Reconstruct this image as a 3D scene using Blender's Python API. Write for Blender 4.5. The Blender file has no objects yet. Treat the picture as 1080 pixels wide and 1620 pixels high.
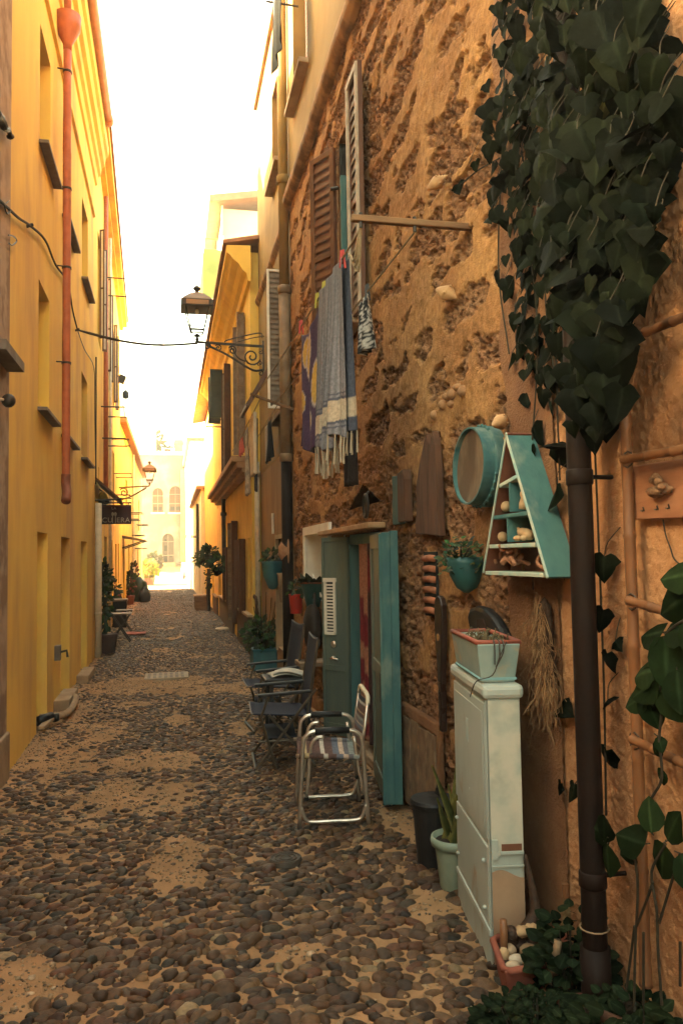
import bpy, math, random
import numpy as np
from mathutils import Vector, Matrix
random.seed(7)
SC = bpy.context.scene
COL = SC.collection
rad = math.radians

# ------------------------------------------------------------------ camera
F_PX, IMG_W, IMG_H = 1250.0, 1080.0, 1620.0
EYE = Vector((0.0, 0.0, 1.6))
YAW, PITCH, ROLL = rad(12.308), rad(3.2344), 0.016
FW = Vector((math.sin(YAW)*math.cos(PITCH), math.cos(YAW)*math.cos(PITCH), math.sin(PITCH)))
R0 = Vector((math.cos(YAW), -math.sin(YAW), 0)); U0 = R0.cross(FW)
RT = R0*math.cos(ROLL) - U0*math.sin(ROLL); UP = U0*math.cos(ROLL) + R0*math.sin(ROLL)
cam = bpy.data.cameras.new("camera"); camo = bpy.data.objects.new("camera", cam); COL.objects.link(camo)
m3 = Matrix((RT, UP, -FW)).transposed()
camo.matrix_world = Matrix.Translation(EYE) @ m3.to_4x4()
cam.sensor_fit = 'VERTICAL'; cam.sensor_height = 36.0; cam.lens = F_PX*36.0/IMG_H
cam.clip_start = 0.05; cam.clip_end = 600
cam.dof.use_dof = False
SC.camera = camo

# ------------------------------------------------------------------ light
SUN_AZ = Vector((-0.955, 0.30, 0)).normalized()      # towards the sun: from the left, a little ahead
SUN_EL = rad(25)
world = bpy.data.worlds.new("World"); SC.world = world; world.use_nodes = True
wn = world.node_tree; bg = wn.nodes["Background"]
sky = wn.nodes.new("ShaderNodeTexSky"); sky.sky_type = 'NISHITA'; sky.sun_disc = False
sky.sun_elevation = SUN_EL; sky.sun_rotation = math.atan2(SUN_AZ.x, SUN_AZ.y)
sky.air_density = 1.0; sky.dust_density = 6.0; sky.ozone_density = 0.6
tint = wn.nodes.new("ShaderNodeMix"); tint.data_type = 'RGBA'; tint.blend_type = 'MULTIPLY'
tint.inputs[0].default_value = 1.0; tint.inputs[7].default_value = (1.0, 0.90, 0.56, 1)
wn.links.new(sky.outputs[0], tint.inputs[6]); wn.links.new(tint.outputs[2], bg.inputs[0])
bg.inputs[1].default_value = 0.13
sl = bpy.data.lights.new("sun", 'SUN'); sl.energy = 3.0; sl.angle = rad(0.53); sl.color = (1.0, 0.9, 0.74)
so = bpy.data.objects.new("sun", sl); COL.objects.link(so)
sd = Vector((SUN_AZ.x*math.cos(SUN_EL), SUN_AZ.y*math.cos(SUN_EL), math.sin(SUN_EL)))
so.rotation_euler = sd.to_track_quat('Z', 'Y').to_euler()
so.location = (0, 0, 30)
SC.view_settings.view_transform = 'Standard'; SC.view_settings.look = 'None'
SC.view_settings.exposure = 4.45; SC.view_settings.gamma = 1.0
SC.render.engine = 'CYCLES'
SC.cycles.max_bounces = 8; SC.cycles.diffuse_bounces = 5

# ------------------------------------------------------------------ measuring: photo pixel -> point on a real plane
def ray(px, py):
    return FW + RT*((px-IMG_W/2)/F_PX) + UP*((IMG_H/2-py)/F_PX)
def onX(px, py, X):
    d = ray(px, py); return EYE + d*(X/d.x)
def onY(px, py, Y):
    d = ray(px, py); return EYE + d*(Y/d.y)
def onZ(px, py, Z=0.0):
    d = ray(px, py); return EYE + d*((Z-EYE.z)/d.z)

# ------------------------------------------------------------------ numpy noise
def _hash(ix, iy, seed):
    h = (ix.astype(np.int64)*374761393 + iy.astype(np.int64)*668265263 + seed*1274126177) & 0xffffffff
    h = ((h ^ (h >> 13))*1274126177) & 0xffffffff
    return ((h ^ (h >> 16)) & 0xffff)/65535.0
def vnoise(x, y, seed=0):
    ix = np.floor(x); iy = np.floor(y); fx = x-ix; fy = y-iy
    fx = fx*fx*fx*(fx*(fx*6-15)+10); fy = fy*fy*fy*(fy*(fy*6-15)+10)
    a = _hash(ix, iy, seed); b = _hash(ix+1, iy, seed); c = _hash(ix, iy+1, seed); d = _hash(ix+1, iy+1, seed)
    return (a*(1-fx)+b*fx)*(1-fy) + (c*(1-fx)+d*fx)*fy
def fbm(x, y, seed=0, octv=5, gain=0.5):
    s = 0; a = 1; t = 0
    for i in range(octv):
        s = s + a*vnoise(x*2**i+i*17.3, y*2**i+i*9.1, seed+i); t += a; a *= gain
    return s/t
def sstep(a, b, x):
    t = np.clip((x-a)/(b-a), 0, 1); return t*t*(3-2*t)

# ------------------------------------------------------------------ materials
MATS = {}
def mat(name, c1, c2=None, scale=6, rough=0.85, bump=0.0, bscale=40, metal=0.0, attr=False, stretch=(1, 1, 1),
        c3=None, s3=1.2, r3=(0.5, 0.7), ramp=(0.35, 0.65), spec=0.3, dist=0.01, alpha=None, trans=0.0, attrmul=0.0):
    if name in MATS: return MATS[name]
    m = bpy.data.materials.new(name); m.use_nodes = True; nt = m.node_tree; N = nt.nodes; L = nt.links
    b = N["Principled BSDF"]; b.inputs["Roughness"].default_value = rough; b.inputs["Metallic"].default_value = metal
    b.inputs["Specular IOR Level"].default_value = spec
    tc = N.new("ShaderNodeTexCoord"); mp = N.new("ShaderNodeMapping"); mp.inputs[3].default_value = stretch
    L.new(tc.outputs["Object"], mp.inputs[0])
    def noise(s, d=6, r=0.6):
        n = N.new("ShaderNodeTexNoise"); n.inputs["Scale"].default_value = s; n.inputs["Detail"].default_value = d
        n.inputs["Roughness"].default_value = r; L.new(mp.outputs[0], n.inputs["Vector"]); return n
    def rampn(src, lo, hi):
        r = N.new("ShaderNodeMapRange"); r.inputs[1].default_value = lo; r.inputs[2].default_value = hi
        r.interpolation_type = 'SMOOTHSTEP'; L.new(src, r.inputs[0]); return r.outputs[0]
    def mix(f, a, bb, mode='MIX'):
        x = N.new("ShaderNodeMix"); x.data_type = 'RGBA'; x.blend_type = mode
        for sock, val in ((0, f), (6, a), (7, bb)):
            if isinstance(val, (float, int)): x.inputs[sock].default_value = val
            elif isinstance(val, tuple): x.inputs[sock].default_value = (*val, 1)
            else: L.new(val, x.inputs[sock])
        return x.outputs[2]
    n1 = noise(scale)
    f1 = rampn(n1.outputs[0], *ramp)
    col = mix(f1, c1, c2 if c2 else tuple(v*0.8 for v in c1))
    if c3:
        n3 = noise(s3, 4); col = mix(rampn(n3.outputs[0], *r3), col, c3)
    if attr:
        a = N.new("ShaderNodeAttribute"); a.attribute_name = "Col"
        col = mix(1.0, a.outputs[0], mix(f1, (1.15, 1.15, 1.15), (0.8, 0.8, 0.8)), 'MULTIPLY')
    L.new(col, b.inputs["Base Color"])
    if bump > 0:
        nb = noise(bscale, 8, 0.65); bp = N.new("ShaderNodeBump"); bp.inputs["Strength"].default_value = bump
        bp.inputs["Distance"].default_value = dist; L.new(nb.outputs[0], bp.inputs["Height"]); L.new(bp.outputs[0], b.inputs["Normal"])
    rr = N.new("ShaderNodeMapRange"); rr.inputs[3].default_value = max(0.05, rough-0.12); rr.inputs[4].default_value = min(1, rough+0.1)
    L.new(n1.outputs[0], rr.inputs[0]); L.new(rr.outputs[0], b.inputs["Roughness"])
    if trans: b.inputs["Transmission Weight"].default_value = trans
    if alpha is not None: b.inputs["Alpha"].default_value = alpha
    MATS[name] = m; return m

# ------------------------------------------------------------------ mesh builder
class MB:
    def __init__(s): s.v = []; s.f = []; s.c = []; s.col = (.06, .042, .022)
    def add(s, vs, fs):
        o = len(s.v); s.v += [tuple(p) for p in vs]; s.c += [s.col]*len(vs)
        s.f += [tuple(i+o for i in f) for f in fs]; return s
    def box(s, c, d, M=None):
        hx, hy, hz = d[0]/2, d[1]/2, d[2]/2
        P = [Vector((x*hx, y*hy, z*hz)) for x in (-1, 1) for y in (-1, 1) for z in (-1, 1)]
        if M is not None: P = [M @ p for p in P]
        c = Vector(c)
        return s.add([p+c for p in P], [(0, 1, 3, 2), (4, 6, 7, 5), (0, 4, 5, 1), (2, 3, 7, 6), (0, 2, 6, 4), (1, 5, 7, 3)])
    def bb(s, x0, x1, y0, y1, z0, z1):
        return s.box(((x0+x1)/2, (y0+y1)/2, (z0+z1)/2), (abs(x1-x0), abs(y1-y0), abs(z1-z0)))
    def bar(s, a, b, w, h, up=(0, 0, 1)):
        a, b = Vector(a), Vector(b); d = b-a; L = d.length; d.normalize(); u = Vector(up)
        if abs(d.dot(u)) > 0.98: u = Vector((1, 0, 0))
        sx = d.cross(u).normalized(); sz = sx.cross(d)
        return s.box((a+b)/2, (w, L, h), Matrix((sx, d, sz)).transposed())
    def tube(s, pts, r, n=8, closed=False, caps=True):
        pts = [Vector(p) for p in pts]; k = len(pts)
        rs = r if isinstance(r, (list, tuple)) else [r]*k
        u = None; vs = []
        for i, p in enumerate(pts):
            a = pts[i-1] if (i or closed) else p; b = pts[(i+1) % k] if (i < k-1 or closed) else p
            t = (b-a)
            t = t.normalized() if t.length > 1e-9 else Vector((0, 0, 1))
            if u is None: u = t.orthogonal().normalized()
            u = (u - t*u.dot(t)); u = u.normalized() if u.length > 1e-6 else t.orthogonal().normalized()
            w = t.cross(u)
            vs += [p + (u*math.cos(2*math.pi*j/n)+w*math.sin(2*math.pi*j/n))*rs[i] for j in range(n)]
        fs = []
        for i in range(k if closed else k-1):
            for j in range(n):
                i2 = (i+1) % k; fs.append((i*n+j, i*n+(j+1) % n, i2*n+(j+1) % n, i2*n+j))
        if caps and not closed: fs += [tuple(range(n-1, -1, -1)), tuple((k-1)*n+j for j in range(n))]
        return s.add(vs, fs)
    def lathe(s, prof, c=(0, 0, 0), n=24, M=None, sy=1.0, caps=True):
        c = Vector(c); vs = []
        for r, z in prof:
            for j in range(n):
                a = 2*math.pi*j/n; p = Vector((r*math.cos(a), r*sy*math.sin(a), z)); vs.append((M @ p if M is not None else p)+c)
        k = len(prof); fs = [(i*n+j, i*n+(j+1) % n, (i+1)*n+(j+1) % n, (i+1)*n+j) for i in range(k-1) for j in range(n)]
        if caps: fs += [tuple(range(n-1, -1, -1)), tuple((k-1)*n+j for j in range(n))]
        return s.add(vs, fs)
    def ball(s, c, r, M=None, n=10, k=7, jit=0.0, rng=random):
        rx, ry, rz = r if isinstance(r, (list, tuple)) else (r, r, r); c = Vector(c); vs = []
        def J(p):
            q = p*(1+rng.uniform(-jit, jit)); q = Vector((q.x*rx, q.y*ry, q.z*rz)); return (M @ q if M is not None else q)+c
        vs.append(J(Vector((0, 0, -1))))
        for i in range(1, k):
            t = math.pi*i/k
            for j in range(n):
                a = 2*math.pi*j/n; vs.append(J(Vector((math.sin(t)*math.cos(a), math.sin(t)*math.sin(a), -math.cos(t)))))
        vs.append(J(Vector((0, 0, 1)))); e = len(vs)-1
        fs = [(0, 1+(j+1) % n, 1+j) for j in range(n)]
        for i in range(k-2):
            for j in range(n): fs.append((1+i*n+j, 1+i*n+(j+1) % n, 1+(i+1)*n+(j+1) % n, 1+(i+1)*n+j))
        fs += [(e, 1+(k-2)*n+j, 1+(k-2)*n+(j+1) % n) for j in range(n)]
        return s.add(vs, fs)
    def prism(s, poly, o, u, v, w, d):
        o, u, v, w = Vector(o), Vector(u), Vector(v), Vector(w); n = len(poly)
        A = [o+u*a+v*b for a, b in poly]; B = [p+w*d for p in A]
        fs = [tuple(range(n-1, -1, -1)), tuple(range(n, 2*n))] + [(i, (i+1) % n, n+(i+1) % n, n+i) for i in range(n)]
        return s.add(A+B, fs)
    def quad(s, a, b, c, d): return s.add([a, b, c, d], [(0, 1, 2, 3)])
    def grid(s, fn, nu, nv, cf=None):
        o = len(s.v)
        for i in range(nu+1):
            for j in range(nv+1):
                s.v.append(tuple(fn(i/nu, j/nv))); s.c.append(cf(i/nu, j/nv) if cf else s.col)
        for i in range(nu):
            for j in range(nv): s.f.append((o+i*(nv+1)+j, o+(i+1)*(nv+1)+j, o+(i+1)*(nv+1)+j+1, o+i*(nv+1)+j+1))
        return s
    def build(s, name, m, parent=None, smooth=False, bevel=0.0, solid=0.0, sub=0, cols=False):
        off = OFF.get(parent.name, Vector()) if parent else Vector()
        me = bpy.data.meshes.new(name); me.from_pydata([(p[0]-off.x, p[1]-off.y, p[2]-off.z) for p in s.v], [], s.f)
        me.materials.append(m)
        if cols:
            a = me.color_attributes.new("Col", 'FLOAT_COLOR', 'POINT')
            a.data.foreach_set("color", np.array([(*c[:3], 1.0) for c in s.c], dtype=np.float32).ravel())
        me.validate(); me.update()
        if smooth: me.polygons.foreach_set("use_smooth", [True]*len(me.polygons))
        o = bpy.data.objects.new(name, me); COL.objects.link(o)
        if parent: o.parent = parent
        OFF[o.name] = off
        if solid: md = o.modifiers.new("s", 'SOLIDIFY'); md.thickness = solid; md.offset = 0
        if sub: md = o.modifiers.new("d", 'SUBSURF'); md.levels = sub; md.render_levels = sub
        if bevel:
            md = o.modifiers.new("b", 'BEVEL'); md.width = bevel; md.segments = 2; md.limit_method = 'ANGLE'; md.angle_limit = rad(40)
        return o
OFF = {}
def thing(name, label, cat, loc=(0, 0, 0), group=None):
    o = bpy.data.objects.new(name, None); COL.objects.link(o); o.location = loc; o.empty_display_size = 0.1
    OFF[o.name] = Vector(loc); return tag(o, label, cat, group)
def tag(o, label=None, cat=None, group=None, kind=None):
    for k, v in (('label', label), ('category', cat), ('group', group), ('kind', kind)):
        if v: o[k] = v
    return o
def copy_tree(o, loc=None, rz=None, label=None, parent=None):
    c = o.copy(); COL.objects.link(c); c.parent = parent
    if loc is not None: c.location = loc
    if rz is not None: c.rotation_euler = (0, 0, rz)
    if label: c['label'] = label
    for ch in list(o.children): copy_tree(ch, parent=c)
    return c
def smoothpath(pts, n=6):
    P = [Vector(p) for p in pts]; P = [P[0]*2-P[1]] + P + [P[-1]*2-P[-2]]; out = []
    for i in range(1, len(P)-2):
        for k in range(n):
            t = k/n; a, b, c, d = P[i-1:i+3]
            out.append(0.5*((2*b)+(c-a)*t+(2*a-5*b+4*c-d)*t*t+(3*b-a-3*c+d)*t**3))
    return out+[P[-2]]

# ---- facade helpers: a wall from p0 to p1 (plan), outward normal n; s runs along it
class Wall:
    def __init__(w, p0, p1, side, z0=0.0):
        w.p0 = Vector((*p0, 0)); d = Vector((*p1, 0))-w.p0; w.L = d.length; w.d = d.normalized(); w.z0 = z0
        w.n = Vector((w.d.y, -w.d.x, 0))*side
    def P(w, s, z, out=0.0): return w.p0+w.d*s+w.n*out+Vector((0, 0, z))
    def face(w, mb, z1, ops=(), s0=0.0, s1=None, z0=None, out=0.0):
        s1 = w.L if s1 is None else s1; z0 = w.z0 if z0 is None else z0
        S = sorted({s0, s1, *[min(max(v, s0), s1) for o in ops for v in o[:2]]}); Z = sorted({z0, z1, *[min(max(v, z0), z1) for o in ops for v in o[2:4]]})
        for a, b in zip(S, S[1:]):
            for c, e in zip(Z, Z[1:]):
                sm, zm = (a+b)/2, (c+e)/2
                if any(o[0] < sm < o[1] and o[2] < zm < o[3] for o in ops): continue
                mb.quad(w.P(a, c, out), w.P(b, c, out), w.P(b, e, out), w.P(a, e, out))
    def reveal(w, mb, o, depth, out=0.0, back=False):
        a, b, c, e = o[:4]
        for q in (((a, c), (a, e)), ((b, e), (b, c)), ((a, e), (b, e)), ((b, c), (a, c))):
            mb.quad(w.P(*q[0], out), w.P(*q[1], out), w.P(*q[1], -depth), w.P(*q[0], -depth))
        if back: mb.quad(w.P(a, c, -depth), w.P(b, c, -depth), w.P(b, e, -depth), w.P(a, e, -depth))
    def shell(w, mb, z1, depth=6.0, roof=True):
        A, B = w.P(0, w.z0), w.P(w.L, w.z0); C, D = w.P(w.L, w.z0, -depth), w.P(0, w.z0, -depth); h = Vector((0, 0, z1-w.z0))
        mb.quad(B, C, C+h, B+h); mb.quad(C, D, D+h, C+h); mb.quad(D, A, A+h, D+h)
        if roof: mb.quad(A+h, B+h, C+h, D+h)
    def slab(w, mb, s0, s1, z0, z1, o0, o1):
        mb.prism([(s0, z0), (s1, z0), (s1, z1), (s0, z1)], w.p0+w.n*o0, w.d, (0, 0, 1), w.n, o1-o0)

def louvre_leaf(o, u, n, w, h, mfr, name, parent, slats=22, t=0.035, fr=0.05, midrail=True, slat_mat=None):
    """louvred shutter leaf: hinge-bottom corner o, width direction u, outward normal n"""
    o, u, n = Vector(o), Vector(u).normalized(), Vector(n).normalized(); k = Vector((0, 0, 1))
    f = MB()
    def rect(a, b, c, d, t0=-t/2, t1=t/2): f.prism([(a, c), (b, c), (b, d), (a, d)], o+n*t0, u, k, n, t1-t0)
    rect(0, fr, 0, h); rect(w-fr, w, 0, h); rect(fr, w-fr, 0, fr*1.4); rect(fr, w-fr, h-fr, h)
    if midrail: rect(fr, w-fr, h*0.45, h*0.45+fr)
    fo = f.build(name, mfr, parent, bevel=0.003)
    s = MB()
    for i in range(slats):
        z = fr*1.4+(h-fr*2.4)*(i+0.5)/slats
        a = o+u*fr*0.9+k*z; b = o+u*(w-fr*0.9)+k*z
        sl = (h-fr*2.4)/slats*0.62
        for_ = [a-n*t*0.36+k*sl, a+n*t*0.36-k*sl, b+n*t*0.36-k*sl, b-n*t*0.36+k*sl]
        th = Vector((0, 0, 0.006)); q = [p-th for p in for_]+[p+th for p in for_]
        s.add(q, [(3, 2, 1, 0), (4, 5, 6, 7), (0, 1, 5, 4), (1, 2, 6, 5), (2, 3, 7, 6), (3, 0, 4, 7)])
    so_ = s.build("louvre_slats", slat_mat or mfr, fo)
    return fo

# ------------------------------------------------------------------ palette
m_rubble = None
m_ochre = mat("ochre plaster", (0.23, 0.135, 0.034), (0.19, 0.108, 0.027), 1.6, 0.9, 0.25, 60, c3=(0.145, 0.08, 0.022), s3=0.7, r3=(0.5, 0.75))
m_yellow = mat("yellow plaster", (0.81, 0.55, 0.11), (0.76, 0.49, 0.10), 2.5, 0.9, 0.25, 90, c3=(0.58, 0.33, 0.10), s3=1.1, r3=(0.45, 0.72), stretch=(1, 1, .35))
m_yellow2 = mat("warm yellow plaster", (0.70, 0.46, 0.09), (0.60, 0.38, 0.075), 2.0, 0.9, 0.15, 70, c3=(0.50, 0.30, 0.08), s3=0.8, r3=(0.5, 0.8))
m_brownpl = mat("brown damp plaster", (0.34, 0.19, 0.08), (0.25, 0.14, 0.06), 2.2, 0.9, 0.3, 50, stretch=(1, 1, 0.4))
m_orpl = mat("orange roughcast", (0.43, 0.215, 0.095), (0.36, 0.17, 0.075), 3.0, 0.95, 0.8, 110, dist=0.012, c3=(0.33, 0.155, 0.066), s3=1.5, r3=(0.5, 0.7))
m_smoothor = mat("orange smooth plaster", (0.31, 0.145, 0.06), (0.24, 0.105, 0.043), 4.0, 0.95, 1.0, 70, dist=0.03, c3=(0.20, 0.085, 0.036), s3=2.2, r3=(0.45, 0.7))
m_pale = mat("pale cream plaster", (0.72, 0.60, 0.42), (0.66, 0.52, 0.34), 0.6, 0.9, 0.1, 30)
m_white = mat("white paint", (0.78, 0.72, 0.60), (0.70, 0.62, 0.50), 5, 0.7, 0.1, 60)
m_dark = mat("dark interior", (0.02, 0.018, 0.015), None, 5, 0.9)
m_teal = mat("teal paint", (0.07, 0.16, 0.15), (0.05, 0.125, 0.125), 7, 0.55, 0.2, 30, stretch=(1, 1, 0.3))
m_tealb = mat("bright teal paint", (0.058, 0.140, 0.130), (0.036, 0.098, 0.104), 6, 0.6, 0.3, 30, stretch=(1, 1, .4), c3=(0.15, 0.20, 0.16), s3=7, r3=(0.50, 0.72), spec=.2)
m_doorgrn = mat("dull green door paint", (0.13, 0.15, 0.11), (0.09, 0.12, 0.10), 5, 0.5, 0.15, 30, stretch=(1, 1, 0.3))
m_brownwood = mat("dark brown wood", (0.13, 0.055, 0.025), (0.09, 0.035, 0.018), 9, 0.5, 0.2, 30, stretch=(1, 1, 0.15))
m_slatgrey = mat("weathered slat paint", (0.22, 0.16, 0.11), (0.15, 0.10, 0.065), 8, 0.6)
m_greywood = mat("grey brown wood", (0.24, 0.15, 0.08), (0.15, 0.09, 0.05), 12, 0.8, 0.4, 30, stretch=(0.3, 1, 1))
m_drift = mat("driftwood", (0.11, 0.048, 0.024), (0.06, 0.027, 0.014), 14, 0.85, 0.6, 40, stretch=(1, 1, 0.15))
m_rust = mat("rusty red paint", (0.42, 0.12, 0.045), (0.34, 0.09, 0.035), 8, 0.5, 0.1, 40)
m_iron = mat("black iron", (0.025, 0.02, 0.016), (0.04, 0.028, 0.02), 20, 0.5, 0.2, 60)
m_pipe = mat("dark brown pipe", (0.014, 0.007, 0.005), (0.010, 0.006, 0.005), 8, 0.6, 0.1, 40, spec=0.10)
m_pipegrey = mat("brown grey pipe", (0.22, 0.14, 0.075), (0.16, 0.10, 0.055), 8, 0.6, 0.1, 40)
m_stone = mat("grey brown stone", (0.36, 0.25, 0.15), (0.26, 0.17, 0.10), 6, 0.9, 0.5, 30)
m_lead = mat("dark slate sill", (0.16, 0.13, 0.10), (0.12, 0.09, 0.07), 10, 0.7)
m_alu = mat("bare aluminium", (0.62, 0.56, 0.48), (0.52, 0.46, 0.38), 30, 0.35, metal=0.9)
m_black = mat("black plastic", (0.009, 0.009, 0.010), (0.014, 0.013, 0.013), 20, 0.5)
m_navy = mat("navy canvas", (0.02, 0.022, 0.035), (0.028, 0.028, 0.042), 40, 0.9, 0.2, 300)
m_bamboo = mat("bamboo cane", (0.19, 0.08, 0.032), (0.12, 0.05, 0.021), 6, 0.5, 0.1, 30, stretch=(1, 1, 0.3))
m_terra = mat("terracotta", (0.22, 0.06, 0.032), (0.16, 0.045, 0.028), 8, 0.8, 0.2, 60)
m_cab = mat("cream cabinet paint", (0.36, 0.39, 0.34), (0.30, 0.325, 0.275), 3, 0.6, 0.08, 60, c3=(0.27, 0.20, 0.125), s3=5, r3=(0.57, 0.72), stretch=(1, 1, 0.6))
m_soil = mat("dark soil", (0.04, 0.025, 0.015), (0.02, 0.013, 0.008), 40, 0.95, 1.0, 60)
m_leaf = mat("leaf", (1, 1, 1), (0.8, 0.8, 0.8), 30, 0.7, 0.15, 60, attr=True, spec=0.03)
m_attr = mat("painted fabric", (1, 1, 1), None, 60, 0.9, 0.25, 220, attr=True)
m_stem = mat("green brown stem", (0.028, 0.020, 0.010), (0.018, 0.013, 0.007), 20, 0.8)
m_glass = mat("window glass", (0.03, 0.035, 0.035), None, 5, 0.08, spec=0.6)
m_roof = mat("terracotta roof tile", (0.34, 0.17, 0.09), (0.26, 0.12, 0.06), 6, 0.9, 0.6, 20)
m_cream = mat("cream plastic", (0.62, 0.52, 0.36), None, 10, 0.6)
# ================================================================== GROUND
def ground_sheet():
    b = MB()
    b.quad((-60, -25, -0.06), (60, -25, -0.06), (60, 150, -0.06), (-60, 150, -0.06))
    o = b.build("ground", mat("pale earth", (0.42, 0.30, 0.17), (0.36, 0.25, 0.14), 2, 0.95))
    tag(o, kind='structure')
    b = MB()      # the small square beyond the alley, and the ramp rising to the far house
    b.quad((-14, 43.6, -0.03), (6, 43.6, -0.03), (6, 50, 0.0), (-14, 50, 0.0))
    b.quad((-14, 50, 0.0), (6, 50, 0.0), (6, 58.5, 1.25), (-14, 58.5, 1.25))
    b.quad((-14, 58.5, 1.25), (6, 58.5, 1.25), (6, 70, 1.25), (-14, 70, 1.25))
    o = b.build("square_paving", mat("pale square paving", (0.26, 0.19, 0.12), (0.21, 0.15, 0.09), 3, 0.9)); tag(o, kind='structure')
ground_sheet()

PATCH = []   # bare mortar patches: centre (x,y), half sizes
def patch(x0, x1, y0, y1):
    cx, cy = (x0+x1)/2, (y0+y1)/2; c = onZ(cx, cy)
    PATCH.append((c.x, c.y, abs(onZ(x1, cy).x-onZ(x0, cy).x)/2, abs(onZ(cx, y0).y-onZ(cx, y1).y)/2))
for q in ((228, 335, 1325, 1415), (140, 222, 1228, 1290), (165, 232, 1192, 1222), (120, 335, 1068, 1098), (-60, 110, 1520, 1620),
          (-40, 120, 1160, 1215), (235, 330, 1200, 1222), (255, 310, 1128, 1150), (640, 720, 1410, 1460), (430, 520, 1490, 1520), (560, 610, 1330, 1350),
          (190, 245, 1110, 1122), (60, 150, 1105, 1150)): patch(*q)
def bare(x, y):
    m = np.zeros_like(x)
    wob = (fbm(x*6, y*6, 31, 5, .6)-0.5)*2.0
    for cx, cy, a, b in PATCH:
        d = ((x-cx)/a)**2+((y-cy)/b)**2
        m = np.maximum(m, 1-sstep(0.45, 0.9, d+wob))
    nz = fbm(x*1.3+5, y*0.9+2, 77, 4)
    m = np.maximum(m, 0.8*sstep(0.66, 0.72, nz))
    m = np.maximum(m, sstep(1.27, 1.36, x+0.05*np.sin(y*3)+.05*wob)*(y < 5))       # smooth strip along the right wall
    m = np.maximum(m, sstep(-1.02, -1.14, x)*0.7)
    return m
def ground_z(x, y):
    return (fbm(x*2.2, y*2.2, 5, 4)-0.5)*0.05 + 0.012*bare(x, y)
def street():
    ys = np.concatenate([np.arange(-0.6, 12, 0.028), np.arange(12, 44.01, 0.1)]); xs = np.arange(-1.9, 1.95, 0.03)
    X, Y = np.meshgrid(xs, ys); Z = ground_z(X, Y) + (fbm(X*18, Y*18, 9, 4)-0.5)*0.014
    n, m = X.shape
    V = np.stack([X, Y, Z], -1).reshape(-1, 3); idx = np.arange(n*m).reshape(n, m)
    Fc = np.stack([idx[:-1, :-1], idx[:-1, 1:], idx[1:, 1:], idx[1:, :-1]], -1).reshape(-1, 4)
    me = bpy.data.meshes.new("street"); me.from_pydata(V.tolist(), [], Fc.tolist()); me.update()
    me.polygons.foreach_set("use_smooth", [True]*len(me.polygons))
    me.materials.append(mat("sandy mortar", (0.38, 0.22, 0.105), (0.29, 0.165, 0.075), 3.5, 0.95, 0.9, 130, dist=0.012, c3=(0.25, 0.14, 0.065), s3=1.1, r3=(0.45, 0.7)))
    o = bpy.data.objects.new("street", me); COL.objects.link(o); tag(o, kind='structure')
street()

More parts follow.
